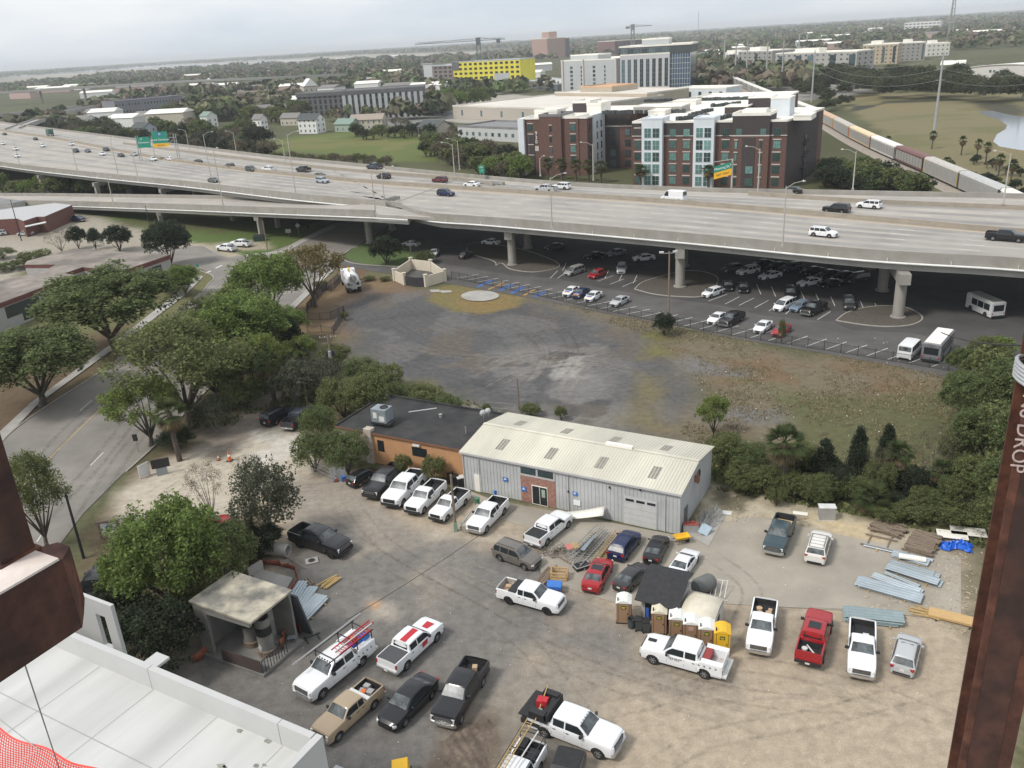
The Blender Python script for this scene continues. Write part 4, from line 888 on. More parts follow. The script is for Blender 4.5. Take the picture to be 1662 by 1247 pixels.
fr=[(1200,52),(1260,50),(1300,60),(1340,48),(1400,44),(1440,46),(1150,68),(1230,66),(1280,62),(1560,56),(1600,60),(1640,52),(1580,40),(1390,58),(1355,66),(1620,36),(560,98),(640,96),(690,112),(320,128),(420,122),(90,150),(40,160),(240,146),(700,156),(860,132),(870,116),(1150,90)]+[(60,150),(130,146),(160,158),(225,152),(330,150),(365,145),(410,150),(450,143),(480,150),(330,190),(390,186),(440,190),(470,180),(520,172),(210,205),(280,205),(175,200),(540,160),(600,150),(650,150),(640,128),(1180,84),(1210,78),(1250,74),(1320,76),(1350,80),(1420,52),(1500,62)]
for i,(px_,py_)in enumerate(fr):
 p=G(px_,py_,0);k=p.y/1000;t=thing('distant_shed','','building',p,random.uniform(-.5,.2),'pale buildings scattered among the distant trees')
 L_,W_,h_=random.uniform(20,48)*k**.6,random.uniform(14,26),random.uniform(6,11)
 b=MB();b.box(-L_/2,L_/2,-W_/2,W_/2,0,h_);b.build('wall',random.choice([Hc,Hw,M_greyc,Hp]),t);b=MB();b.add([(-L_/2-.5,-W_/2-.5,h_),(L_/2+.5,-W_/2-.5,h_),(L_/2+.5,W_/2+.5,h_),(-L_/2-.5,W_/2+.5,h_),(-L_/2,0,h_+2.5),(L_/2,0,h_+2.5)],[(0,1,5,4),(3,4,5,2),(0,4,3),(1,2,5)]);b.build('roof',random.choice([M_roofw,M_roofw,Rg]),t)
 t['label']='small pale building with low roof lost among the distant trees'
def tower_crane(label,px_,py_,ztop_py,jx0,jx1,wcol=M_dark):
 p=G(px_,py_,0);H=zat(p.x,p.y,ztop_py);t=thing('tower_crane',label,'crane',p)
 k=1 if p.y<1500 else 1.6;b=MB();s=1.3*k
 s*=1.5
 for x,y in((-s,-s),(s,-s),(s,s),(-s,s)):b.bar((x,y,0),(x,y,H),.8*k)
 z=0;f=1
 while z<H-3:b.bar((-s*f,-s,z),(s*f,-s,z+3*k),.5*k);b.bar((-s,-s*f,z),(-s,s*f,z+3*k),.3*k);z+=3*k;f=-f
 b.build('mast',wcol,t)
 def xw(px2_):lo,hi=-400,400;
 sc_=p.y/FOC*1.07;a=(jx0-px_)*sc_;c=(jx1-px_)*sc_
 b=MB();b.bar((a,0,H+.5),(c,0,H+.5),.55*k);b.bar((a,0,H+.5),(0,0,H+3.2*k),.2*k);b.bar((c,0,H+.5),(0,0,H+3.2*k),.35*k);b.bar((a*.95,0,H+2),(c*.9,0,H+2),.25*k)
 x=a;f=0
 while x<c:b.bar((x,0,H+.5+1.5*f),(x+2*k,0,H+.5+1.5*(1-f)),.2*k);x+=2*k;f=1-f
 b.build('jib',wcol,t);b=MB();b.box(-2.4*k,2.4*k,-2.4*k,2.4*k,H-4*k,H+3.4*k);b.build('cab',wcol,t)
 b=MB();b.box(c-9*k,c-5*k,-1.2,1.2,H-2.6,H+1)if abs(c)<abs(a)else b.box(a,a+6*k,-1.5,1.5,H-3,H+1);b.build('counterweight',wcol,t);return t
tower_crane('dark tower crane with a long jib above the yellow building site',781,143,67,692,819,mat('crane_grey',(.12,.13,.14),.7))
tower_crane('distant small tower crane behind the glass office',1027,88,44,1017,1055,mat('crane_pale',(.2,.21,.22),.7))
tower_crane('thin pale crane mast right of the blue wrapped block',1073,82,62,1068,1080,mat('crane_faded',(.35,.36,.37),.7))
for i,(px_,by,ty,lab)in enumerate(((1515,222,85,'tall grey steel power pole standing in the marsh, nearest of the line'),(1317,166,82,'steel power pole left of the woods behind the train'),(1268,145,66,'steel power pole before the pale flats'),(1243,137,67,'steel power pole left of a similar one before the pale flats'),(1193,126,68,'slender steel power pole behind the train roof'),(1175,114,64,'thick steel power pole at the head of the train'),(1211,132,66,'steel power pole before the arched window flats'),(1296,90,56,'steel power pole beyond the pale flats'),(1309,80,56,'thin steel power pole farthest of the line'),(1660,160,96,'steel power pole before the arched warehouse at the right edge'))):
 p=G(px_,by,0);H=min(70,zat(p.x,p.y,ty));t=thing('power_pole',lab,'power pole',p,group='steel power poles beside the railway');b=MB();r=.5 if i==0 else max(.45,p.y/1100);b.tube([(0,0,0),(0,0,H)],[r*1.15,r*.6],10);b.build('pole',mat('power_pole_steel',(.34,.345,.35),.6,var=.06)if i==0 else bpy.data.materials['power_pole_steel'],t,True)
 b=MB()
 for z in(H-2,H-6,H-10):b.bar((-1.6,0,z),(1.6,0,z),r*.35)
 b.build('crossarm',M_galv,t)
 if i==0:main_pole=(p,H)
p,H=main_pole
for k,(qx,qy)in enumerate(((1317,82),(1317,84),(1317,87),(1700,150),(1700,155),(1700,160))):
 z=H-2-4*(k%3);q=D(qx,qy+6*(k%3)*0,560)if k<3 else G(1760,168,0)+Vector((0,0,z-3));
 if k<3:gg=G(1317,166,0);q=Vector((gg.x,gg.y,zat(gg.x,gg.y,82)-2-4*k))
 a=Vector((p.x,p.y,z));b=MB();pts=[]
 for i in range(17):s=i/16;c=a.lerp(q,s);c.z-=5.5*4*s*(1-s);pts.append(c-a)
 b.tube(pts,.05,4);o=b.build('power_line',M_galv,None,loc=a);tag(o,f'thin {["upper","middle","lower"][k%3]} power line sagging {"left towards the woods" if k < 3 else "right past the hangar"} from the tall steel pole','power line')
p=G(1541,66,0);H=min(108,zat(p.x,p.y,-12));t=thing('radio_mast','lattice radio mast rising above the top edge at the right','mast',p);b=MB();s=p.y/FOC
for x,y in((-3*s,0),(3*s,0),(0,3*s)):b.bar((x*1.4,y*1.4,0),(x*.6,y*.6,H),.9*s)
z=0;f=1
while z<H:b.bar((-3.6*s*f*(1-.4*z/H),0,z),(3.6*s*f*(1-.4*z/H),0,z+6*s),.6*s);z+=6*s;f=-f
b.build('lattice',M_galv,t)
p=G(1133,64,0);t=thing('thin_antenna','hair thin antenna on the horizon above the office','mast',p);b=MB();b.tube([(0,0,0),(0,0,zat(p.x,p.y,18))],1.2,6);b.build('shaft',M_galv,t)
p=G(1382,30,0);t=thing('smokestack_block','tiny grey tower block on the right horizon','tower',p);b=MB();k=p.y/FOC;b.box(-2*k,2*k,-2*k,2*k,0,zat(p.x,p.y,25));b.box(-2.3*k,2.3*k,-2.3*k,2.3*k,0,zat(p.x,p.y,27));b.build('wall',M_greyc,t)
J=[tuple(G(x,y,.9))for x,y in((1690,370),(1629,337),(1562,306),(1505,280),(1458.6,260),(1418,241.6),(1383,224),(1357,209),(1331,195))]
TR=[Vector(p)for p in J];last=TR[-1];dirn=(TR[-1]-TR[3]).normalized()
e=G(1146,106,.9);dn=(e-TR[-1]);n2=24
pts_r=TR+[TR[-1]+dn*(k/n2)+Vector((-6*math.sin(math.pi*k/n2),0,0))for k in range(1,n2+1)]
line=[(p.x,p.y,0)for p in pts_r]
b=MB();L_=smooth_line([(line[0][0]-8,line[0][1]-60,0)]+line+[(e.x+60,e.y+300,0)],2);
rows=[]
for p,q in zip(offs(L_,4.5),offs(L_,-4.5)):rows.append([(p[0],p[1],0),(p[0]*.7+q[0]*.3,p[1]*.7+q[1]*.3,.6),(p[0]*.3+q[0]*.7,p[1]*.3+q[1]*.7,.6),(q[0],q[1],0)])
b.grid(rows);struct(b.build('railway_ballast',mat('ballast',(.30,.26,.22),.95,var=.25,scale=1.5)))
b=MB()
for s in(-.72,.72):wall3(b,[(p[0],p[1],.6)for p in offs(L_,s)],.08,0,.16)
struct(b.build('railway_rail',M_dark))
wc=[('grey_white',(.55,.54,.5)),('grey',(.36,.36,.35)),('grey_yellow',(.38,.36,.33)),('maroon',(.14,.07,.065)),('white',(.6,.59,.56)),('cream',(.56,.46,.30)),('grey_orange',(.38,.35,.31)),('orange_tan',(.45,.30,.20))]
wlab=['pale grey rail wagon at the right edge half hidden by the motorway','grey rail wagon at the right edge behind the barrier','grey rail wagon with yellow ends and white TIGLE graffiti','maroon rail wagon between a white and a grey one','white rail wagon with perforated side panels','cream topped tan rail wagon','grey rail wagon with an orange end post','tan and orange rail wagon emerging behind the flats']
M_end={'o':mat('wagon_orange',(.5,.15,.04),.7),'y':mat('wagon_yellow',(.5,.32,.06),.7)}
def wagon(p,q,m,rm,em,name='rail_wagon'):
 d=q-p;L_=d.length-.8;t=thing(name,'','rail wagon',((p+q)/2),math.atan2(d.y,d.x),'wagons of the freight train');x=L_/2
 b=MB();b.box(-x,x,-1.5,1.5,.35,4.15);b.build('body',m,t)
 b=MB();b.add([(-x,-1.55,4.15),(-x,-1.1,4.7),(-x,1.1,4.7),(-x,1.55,4.15),(x,-1.55,4.15),(x,-1.1,4.7),(x,1.1,4.7),(x,1.55,4.15)],[(0,1,5,4),(1,2,6,5),(2,3,7,6),(0,3,2,1),(4,5,6,7)]);b.build('roof',rm,t)
 n=9
 for s in(-1,1):
  b=MB()
  for k in range(n):
   xx=-x+.8+k*(2*x-1.6)/n;b.box(xx+.15,xx+(2*x-1.6)/n-.15,min(s*1.5,s*1.53),max(s*1.5,s*1.53),.9,3.7)
  b.build('side_panels',mat_pan,t)
 b=MB();b.box(-x,-x+.5,-1.56,1.56,.3,4.2);b.box(x-.5,x,-1.56,1.56,.3,4.2);b.build('end_post',em,t)
 b=MB();b.box(-x+.2,x-.2,-1.3,1.3,.0,.36)
 for xx in(-x+1.5,-x+3.2,x-1.5,x-3.2):
  for s in(-.75,.75):b.lathe([(.01,-.06),(.45,-.06),(.45,.06),(.01,.06)],12,0,'y',(xx,s,.1))
 b.build('bogie',M_dark,t);return t
mat_pan=mat('perforated_panel',(.33,.325,.31),.6,var=.1)
wt=[]
for i in range(len(pts_r)-1):
 p,q=pts_r[i],pts_r[i+1]
 k=min(i,7)if i<8 else-1
 if i<8:nm,c_=wc[i];m_=mat('wagon_'+nm,c_,.7,var=.12,scale=.4,detail=8);rm=mat('wagon_roof_'+nm,tuple(min(.75,x*1.25)for x in c_),.7,var=.1);em=M_end['o']if i in(5,6)else(M_end['y']if i in(2,7)else M_dark);t=wagon(p,q,m_,rm,em);t['label']=wlab[i]
 elif i==8:base_w=wagon(p,q,bpy.data.materials['wagon_grey_white'],bpy.data.materials['wagon_roof_grey_white'],M_dark);t=base_w;t['label']='pale roofed rail wagon in the long distant part of the train';bl=(q-p).length
 else:d=q-p;t=dup(base_w,(p+q)/2,math.atan2(d.y,d.x));t.scale=(d.length/bl,1,1)
 if i==2:text_mesh('TIGLE',1.5,M_swhite,t,(5.5,-1.6,1.5)if math.cos(t.rotation_euler.z)>0 else(-5.5,1.6,1.5),(R(90),0,0 if math.cos(t.rotation_euler.z)>0 else R(180)),'graffiti')
M_paint=mat('car_paint',(1,1,1),.3,metal=0,var=.03,coat=.4,spec=.4,objc=True)
M_cglass=mat('car_glass',(.02,.025,.028),.12,var=.1,spec=.4)
M_cglassl=mat('windscreen_glass',(.085,.095,.10),.28,var=.8,scale=1.6,spec=.28,detail=3)
M_tyre=mat('tyre_rubber',(.018,.018,.018),.85);M_rim=mat('alloy_rim',(.42,.42,.43),.35,metal=.7,var=.05)
M_trim=mat('black_trim',(.02,.02,.021),.6);M_chrome=mat('chrome_trim',(.6,.6,.6),.2,metal=.9,var=.03)
M_hl=mat('headlight_lens',(.65,.66,.66),.12,spec=.9,var=.25,scale=6);M_tl=mat('taillight_lens',(.32,.012,.012),.2,spec=.8)
M_plate=mat('number_plate',(.6,.6,.58),.6);M_liner=mat('bed_liner_black',(.022,.022,.024),.8,var=.3,scale=3)
M_seam=mat('panel_gap',(.03,.03,.03),.8)
def interp(t,x):
 for(a,va),(c,vc)in zip(t[:-1],t[1:]):
  if a<=x<=c:k=(x-a)/((c-a)or 1);return va+(vc-va)*k
 return t[0][1]if x<t[0][0]else t[-1][1]
VS={}
def V_(name,**k):VS[name]=k
CAR=dict(L=4.75,W=1.82,wb=2.78,fa=1.42,r=.33,zb=.24,belt=.96,roof=1.44,wt=.60,prof=[(-2.375,.80),(-2.27,.98),(-1.9,1.05),(-1.2,1.0),(.95,.99),(1.7,.90),(2.15,.78),(2.375,.64)],wid=[(-2.375,.74),(-2.2,.90),(-1.8,.98),(-.8,1),(1.2,1),(1.9,.95),(2.2,.85),(2.375,.66)],gh=(-1.75,-.95,.35,1.15),wins=[(-1.32,-.42),(-.34,.82)],doors=(-.9,-.38,.75),kind='car')
V_('sedan',**CAR)
V_('coupe',**{**CAR,'L':4.5,'roof':1.38,'gh':(-1.8,-.7,.2,1.05),'wins':[(-1.2,-.5),(-.42,.72)],'doors':(-.5,.7)})
V_('hatch',**{**CAR,'L':4.4,'roof':1.52,'wb':2.65,'fa':1.32,'prof':[(-2.2,.80),(-2.15,1.0),(-1.6,1.04),(.95,1.0),(1.7,.92),(2.05,.80),(2.2,.66)],'wid':[(-2.2,.80),(-2.05,.93),(-1.6,.99),(-.8,1),(1.1,1),(1.7,.96),(2.05,.86),(2.2,.68)],'gh':(-2.12,-1.6,.3,1.12),'wins':[(-1.85,-1.2),(-1.12,-.38),(-.3,.8)],'doors':(-1.15,-.34,.75)})
V_('suv',**{**CAR,'L':4.75,'W':1.9,'r':.37,'zb':.3,'belt':1.08,'roof':1.70,'wt':.66,'wb':2.8,'fa':1.42,'prof':[(-2.375,.95),(-2.3,1.1),(-1.8,1.12),(1.0,1.12),(1.8,1.04),(2.2,.92),(2.375,.74)],'wid':[(-2.375,.82),(-2.25,.94),(-1.8,.99),(-.8,1),(1.3,1),(1.9,.97),(2.2,.88),(2.375,.72)],'gh':(-2.28,-1.95,.35,1.15),'wins':[(-2.05,-1.4),(-1.3,-.42),(-.34,.85)],'doors':(-1.35,-.38,.8),'rails':1})
V_('bigsuv',**{**VS['suv'],'L':5.2,'W':2.0,'r':.40,'zb':.34,'belt':1.16,'roof':1.86,'wb':3.0,'fa':1.55,'prof':[(-2.6,1.0),(-2.52,1.2),(-1.8,1.2),(1.1,1.2),(2.2,1.14),(2.5,1.02),(2.6,.84)],'wid':[(-2.6,.86),(-2.48,.96),(-1.8,1),(1.6,1),(2.2,.97),(2.5,.9),(2.6,.76)],'gh':(-2.5,-2.3,.35,1.1),'wins':[(-2.35,-1.6),(-1.5,-.5),(-.4,.8)],'doors':(-1.55,-.45,.8)})
PU=dict(L=5.9,W=2.0,wb=3.72,fa=1.98,r=.41,zb=.40,belt=1.28,roof=1.90,wt=.72,prof=[(-2.95,1.36),(1.3,1.33),(2.5,1.27),(2.82,1.18),(2.95,.98)],wid=[(-2.95,.97),(-2.85,.99),(-2,1),(2.2,1),(2.6,.98),(2.85,.93),(2.95,.84)],kind='pickup')
V_('pickup_regular',**{**PU,'gh':(-.42,-.30,.62,1.3),'bed':-.50,'wins':[(-.24,.98)],'doors':(-.3,.95)})
V_('pickup_extended',**{**PU,'gh':(-.95,-.83,.62,1.3),'bed':-1.02,'wins':[(-.80,-.30),(-.22,.98)],'doors':(-.85,-.26,.95)})
V_('pickup_crew',**{**PU,'gh':(-1.28,-1.14,.62,1.3),'bed':-1.36,'wins':[(-1.1,-.34),(-.24,.98)],'doors':(-1.2,-.29,.95)})
V_('minivan',**{**VS['suv'],'L':5.0,'zb':.24,'belt':1.0,'roof':1.68,'r':.33,'gh':(-2.4,-2.15,.55,1.75),'prof':[(-2.5,.95),(-2.4,1.03),(1.3,1.02),(2.0,.9),(2.35,.78),(2.5,.62)],'wid':[(-2.5,.84),(-2.35,.95),(-1.8,1),(1.4,1),(2.0,.94),(2.35,.82),(2.5,.66)],'wb':2.95,'fa':1.55,'wins':[(-2.2,-1.4),(-1.3,-.3),(-.2,1.2)],'doors':(-1.35,-.25,1.1),'rails':0})
V_('van',**{**VS['suv'],'L':5.6,'W':2.02,'zb':.28,'belt':1.25,'roof':2.45,'wt':.88,'r':.35,'gh':(-2.78,-2.70,1.15,2.05),'prof':[(-2.8,1.25),(1.9,1.25),(2.4,1.12),(2.7,.95),(2.8,.72)],'wid':[(-2.8,.97),(-2.7,1),(2.0,1),(2.5,.93),(2.8,.76)],'wb':3.6,'fa':1.85,'wins':[(.75,1.75)],'doors':(.6,1.7),'rails':0})
V_('passenger_van',**{**VS['van'],'roof':2.2,'wins':[(-2.5,-1.5),(-1.4,-.5),(-.4,.6),(.7,1.7)]})
def build_vehicle(nm,s):
 t=thing(nm,'','vehicle');W=s['W']/2;L=s['L'];xe=L/2;r=s['r'];zb=s['zb'];xf=s['fa'];xr=xf-s['wb'];ra=r+.07
 pk='bed' in s
 xs_=set(np.round(np.linspace(-xe,xe,19),3))|{round(p[0],3)for p in s['prof']}|{round(p[0],3)for p in s['wid']}
 for c in(xf,xr):
  for a in np.linspace(0,math.pi,9):xs_.add(round(c+ra*math.cos(a),3))
 if pk:xs_|={s['bed'],s['bed']-.06,-xe+.09,-xe+.03};xs_={x for x in xs_}
 xs_=sorted(x for x in xs_ if-xe<=x<=xe);
 fx=[xs_[0]]
 for x in xs_[1:]:
  if x-fx[-1]>.012:fx.append(x)
 def arch(x):
  z=zb
  for c in(xf,xr):
   if abs(x-c)<ra:z=max(z,r+math.sqrt(ra*ra-(x-c)**2)*.97)
  return z
 def sec(x,bed=False):
  w_=W*interp(s['wid'],x);zt=interp(s['prof'],x);a=arch(x);z2=max(.48 if not pk else .6,a+.02);z3=zb if a<=zb else a;w3=w_*.965
  if bed:zf_=.78;h=[(0,zf_),(w_*.5,zf_),(w_-.16,zf_),(w_-.13,zt),(w_-.025,zt),(w_,z2+(zt-z2)*.6),(w_,z2),(w3,z3)]
  else:
   cr_=.035 if not pk else .045
   h=[(0,zt+cr_),(w_*.55,zt+cr_*.7),(w_*.84,zt),(w_*.955,zt-.045),(w_*.995,zt-.13),(w_,z2+(zt-z2)*.45),(w_,z2),(w3,z3)]
  return[(x,-y,z)for y,z in h[::-1]]+[(x,y,z)for y,z in h[1:]]
 rows=[]
 for x in fx:
  bed=pk and(-xe+.07<x<s['bed']-.03)and s.get('open',True)
  rows.append(sec(x,bed))
 b=MB();b.grid(rows);n=len(rows[0]);b.add(rows[0],[tuple(range(n))]);b.add(rows[-1],[tuple(range(n-1,-1,-1))])
 xbr,xtr,xtf,xbf=s['gh'];zr_,zb_=s['roof'],s['belt'];wb_=W*.95;wt_=W*(s['wt']+.12 if s['wt']<.7 else s['wt']+.08)
 tp=[(xbr,zb_),(xbr+(xtr-xbr)*.55,zb_+(zr_-zb_)*.55),(xtr,zr_-.045),((xtr*.7+xtf*.3),zr_),((xtr*.25+xtf*.75),zr_),(xtf,zr_-.045),(xtf+(xbf-xtf)*.5,zb_+(zr_-zb_)*.49),(xbf,zb_)]
 zt=lambda x:interp(tp,x)
 wz=lambda z:wb_+(wt_-wb_)*max(0,min(1,(z-zb_)/(zr_-zb_)))
 gx=sorted(set([round(p[0],3)for p in tp]+[round(v,3)for v in np.linspace(xbr,xbf,11)]));gr=[]
 for x in gx:
  z=zt(x);w_=wz(z);cr_=.03 if z>zb_+.1 else .0
  h=[(0,z+cr_),(w_*.55,z+cr_*.75),(w_*.88,z-.005),(w_*.985,max(z-.05,zb_-.04)),(wb_,zb_-.06)]
  gr.append([(x,-y,q)for y,q in h[::-1]]+[(x,y,q)for y,q in h[1:]])
 b.grid(gr);n=len(gr[0]);b.add(gr[0],[tuple(range(n))]);b.add(gr[-1],[tuple(range(n-1,-1,-1))])
 b.build('body',M_paint,t,True,edge=27)
 def screen(xa,xc,nm_,m,up_):
  b=MB();rws=[]
  brk=.5 if up_ else .45
  for f_ in((.1,.2,.35,brk,.65,.8,.93)if up_ else(.2,.32,brk,.65,.9)):
   x=xa+(xc-xa)*f_;z=zt(x);w_=wz(z);sg=1 if xc>xa else-1
   rws.append([(x+.012*sg,y*w_*.86,z+(.03*(1-abs(y)**1.5)*.8)+.026)for y in(-1,-.75,-.5,-.25,0,.25,.5,.75,1)])
  b.grid(rws);return b.build(nm_,m,t,True)
 screen(xtf,xbf,'windscreen',M_cglassl,True);
 rw_=screen(xtr,xbr,'rear_window',M_cglassl if not pk else M_cglass,False)
 if pk:
  bpy.data.objects.remove(rw_);b=MB();xx=xbr-.012
  b.quad((xx+.02,-wb_*.72,zb_+.06),(xx+.02,wb_*.72,zb_+.06),(xtr-.03,wt_*.78,zr_-.13),(xtr-.03,-wt_*.78,zr_-.13));b.build('rear_window',M_cglass,t)
 for sgn in(-1,1):
  for(xa,xc)in s['wins']:
   b=MB();rws=[]
   for k in range(7):
    x=xa+(xc-xa)*k/6;zT=zt(x);za,zc=zb_+.0,max(min(zr_-.13,zT-.085),zb_+.005)
    row=[]
    for v in(0,.5,1):
     z=za+(zc-za)*v;y0,z0=wb_,zb_-.06;y1,z1=wz(zT)*.985,zT-.05;kk=(z-z0)/((z1-z0)or 1);row.append((x,sgn*(y0+(y1-y0)*kk+.012),z))
    rws.append(row)
   b.grid(rws);b.build('side_window',M_cglass,t)
 for x in(xf,xr):
  for sgn in(-1,1):
   y0=sgn*(W-.02 if not s.get('flare')else W+.06);wd=.23 if not pk else .27
   b=MB();b.lathe([(r*.60,0),(r*.93,0),(r,-sgn*.035),(r,-sgn*(wd-.035)),(r*.93,-sgn*wd),(r*.55,-sgn*wd)],22,0,'y',(x,y0,r));ty=b.build('tyre',M_tyre,t,True,edge=50)
   b=MB();b.lathe([(r*.63,.0),(r*.63,-sgn*.03),(r*.58,-sgn*.03)],18,0,'y',(x,y0,r));b.lathe([(r*.6,-sgn*.07),(.0,-sgn*.07)],18,1,'y',(x,y0,r));b.lathe([(r*.16,-sgn*.015),(.0,-sgn*.01)],12,0,'y',(x,y0,r))
   ns_=6 if pk else 5
   for k in range(ns_):
    a=2*math.pi*k/ns_;b.bar((x+math.cos(a)*r*.1,y0-sgn*.03,r+math.sin(a)*r*.1),(x+math.cos(a)*r*.6,y0-sgn*.03,r+math.sin(a)*r*.6),r*.15,.03,0,up=(0,1,0))
   b.build('rim',[M_rim,M_trim],ty,True,edge=30)
 b=MB();b.box(-xe+.3,xe-.35,-W*.84,W*.84,.15 if not pk else zb-.16,.62);
 b.build('chassis',M_trim,t)
 if pk:
  b=MB()
  x0,x1=-xe+.10,s['bed']-.07;w_=W-.175
  b.add([(x0,-w_,.79),(x1,-w_,.79),(x1,w_,.79),(x0,w_,.79),(x0,-w_-.02,1.33),(x1,-w_-.02,1.33),(x1,w_+.02,1.33),(x0,w_+.02,1.33)],[(0,1,2,3),(0,4,5,1),(1,5,6,2),(2,6,7,3),(3,7,4,0)])
  for k in range(9):yy=-w_+.12+k*(2*w_-.24)/8;b.box(x0+.05,x1-.05,yy-.04,yy+.04,.79,.805)
  for sgn in(-1,1):b.box(xr-.5,xr+.5,min(sgn*(w_-.2),sgn*w_),max(sgn*(w_-.2),sgn*w_),.8,1.03)
  b.build('bed_liner',M_liner,t)
  b=MB();b.add([(xe-.06,-.98*W,.45),(xe+.10,-.80*W,.45),(xe+.14,0,.45),(xe+.10,.80*W,.45),(xe-.06,.98*W,.45),(xe-.06,-.98*W,.72),(xe+.10,-.80*W,.70),(xe+.14,0,.70),(xe+.10,.80*W,.70),(xe-.06,.98*W,.72)],[(0,1,6,5),(1,2,7,6),(2,3,8,7),(3,4,9,8),(5,6,7,8,9),(4,3,2,1,0)]);b.build('front_bumper',M_chrome if s.get('chrome',1)else M_trim,t)
  b=MB();b.box(-xe-.14,-xe+.04,-.95*W,.95*W,.48,.68);b.build('rear_bumper',M_chrome if s.get('chrome',1)else M_trim,t)
  b=MB();b.box(xe-.09,xe+.015,-.62*W,.62*W,.76,1.10);b.build('grille',M_trim,t)
  b=MB();
  for z in(.84,.95,1.05):b.box(xe-.05,xe+.03,-.6*W,.6*W,z-.012,z+.012)
  b.build('grille_bar',M_chrome if s.get('chrome',1)else M_trim,t)
  for sgn in(-1,1):
   b=MB();b.obox((xe-.09,sgn*.76*W),.16,.22*W*1.1,.80,1.08,-sgn*.28);b.build('headlight',M_hl,t)
   b=MB();b.box(-xe-.012,-xe+.10,min(sgn*(W*.86),sgn*(W*.985)),max(sgn*(W*.86),sgn*(W*.985)),.88,1.24);b.build('taillight',M_tl,t)
  b=MB();b.box(-xe-.155,-xe-.135,-.16,.16,.5,.65);b.build('number_plate',M_plate,t)
 else:
  zf=interp(s['prof'],xe);zh=zf-.02
  b=MB();b.box(xe-.1,xe+.02,-W*.5,W*.5,zf-.26,zf-.04);b.build('grille',M_trim,t)
  b=MB();b.add([(xe-.35,-.90*W,.24),(xe-.05,-.66*W,.24),(xe+.03,0,.24),(xe-.05,.66*W,.24),(xe-.35,.90*W,.24),(xe-.35,-.9*W,.36),(xe-.03,-.64*W,.36),(xe+.05,0,.36),(xe-.03,.64*W,.36),(xe-.35,.9*W,.36)],[(0,1,6,5),(1,2,7,6),(2,3,8,7),(3,4,9,8),(5,6,7,8,9)]);b.build('front_bumper',M_trim,t)
  b=MB();b.box(-xe-.02,-xe+.1,-.66*W,.66*W,.28,.42);b.build('rear_bumper',M_trim,t)
  for sgn in(-1,1):
   w1=W*interp(s['wid'],xe-.2);b=MB();b.obox((xe-.17,sgn*(w1-.2)),.26,.36,zh-.10,zh+.055,-sgn*.55);b.build('headlight',M_hl,t)
   w2=W*interp(s['wid'],-xe+.08);b=MB();b.obox((-xe+.06,sgn*(w2-.13)),.17,.3,interp(s['prof'],-xe)-.06,interp(s['prof'],-xe+.1)-.06,sgn*.35);b.build('taillight',M_tl,t)
  b=MB();b.box(-xe-.02,-xe+.01,-.16,.16,.6,.74);b.build('number_plate',M_plate,t)
  if s.get('rails'):
   for sgn in(-1,1):b=MB();yy=sgn*wt_*.83;b.tube([(xtr+.1,yy,zr_-.0),(xtr+.2,yy,zr_+.06),(xtf-.2,yy,zr_+.06),(xtf-.1,yy,zr_)],.022,6);b.build('roof_rail',M_trim,t)
 for sgn in(-1,1):
  b=MB();xm=s['gh'][3]-.38;ym=sgn*(wb_+.14);k=1.5 if pk else 1
  b.obox((xm,ym),.10*k,.17*k,zb_-.0,zb_+.13*k,sgn*.2);b.bar((xm,sgn*wb_*.98,zb_+.02),(xm,ym,zb_+.05),.05);b.build('side_mirror',M_trim if pk else M_paint,t)
 b=MB()
 for sgn in(-1,1):
  for xd in s['doors']:yy=sgn*(W+.002);b.add([(xd-.009,yy,zb+.2),(xd+.009,yy,zb+.2),(xd+.009,sgn*(W*.995+.002),zb_-.1),(xd-.009,sgn*(W*.995+.002),zb_-.1)],[(0,1,2,3)])
  for xd in s['doors'][:-1]:b.box(xd+.12,xd+.32,min(sgn*W,sgn*(W+.03)),max(sgn*W,sgn*(W+.03)),zb_-.19,zb_-.15)
 b.build('door_trim',M_seam,t)
 return t
PR={k:build_vehicle(k,v)for k,v in VS.items()}
VS['lifted']={**VS['pickup_crew'],'r':.50,'zb':.62,'belt':1.46,'roof':2.06,'flare':1,'chrome':0,'prof':[(x,z+.16)for x,z in VS['pickup_crew']['prof']]}
PR['lifted']=build_vehicle('lifted',VS['lifted'])
WHT=(.74,.75,.76,1);BLK=(.012,.012,.014,1);SIL=(.42,.43,.44,1);RED=(.32,.015,.02,1);NAVY=(.012,.02,.07,1);GRY=(.09,.09,.09,1);BRO=(.14,.125,.11,1);TANC=(.36,.28,.19,1);TEAL=(.03,.055,.065,1);BLUE=(.03,.07,.25,1);CHA=(.035,.034,.036,1)
CATN={'sedan':'car','coupe':'car','hatch':'car','suv':'car','bigsuv':'car','minivan':'minivan','van':'van','passenger_van':'van'}
NAMES={'sedan':'sedan_car','coupe':'coupe_car','hatch':'hatchback_car','suv':'sport_utility_car','bigsuv':'sport_utility_car','minivan':'minivan','van':'cargo_van','passenger_van':'passenger_van','lifted':'pickup_truck'}
def car(kind,col,label,p,hd,group=None,z=0,sc=1.0):
 o=dup(PR[kind],Vector((p[0],p[1],z)),hd,label,group,color=col);o.name=NAMES.get(kind,'pickup_truck');o['category']=CATN.get(kind,'pickup truck')
 if sc!=1:o.scale=(sc,sc,sc)
 return o
def wheels(kind,col,label,F,Rr,group=None,sc=None):
 """placed by the contact points of the two wheels on the side that faces the camera"""
 s=VS[kind];f,r_=G(*F),G(*Rr);d=(f-r_);m=(f+r_)/2;L_=d.length;d.normalize();n=Vector((-d.y,d.x,0))
 if n.y<0:n=-n
 c=m+n*(s['W']/2-.1);mid=s['fa']-s['wb']/2;c-=d*mid
 k=min(1.12,max(.93,L_/s['wb']))if sc is None else sc
 return car(kind,col,label,c,math.atan2(d.y,d.x),group,0,k)
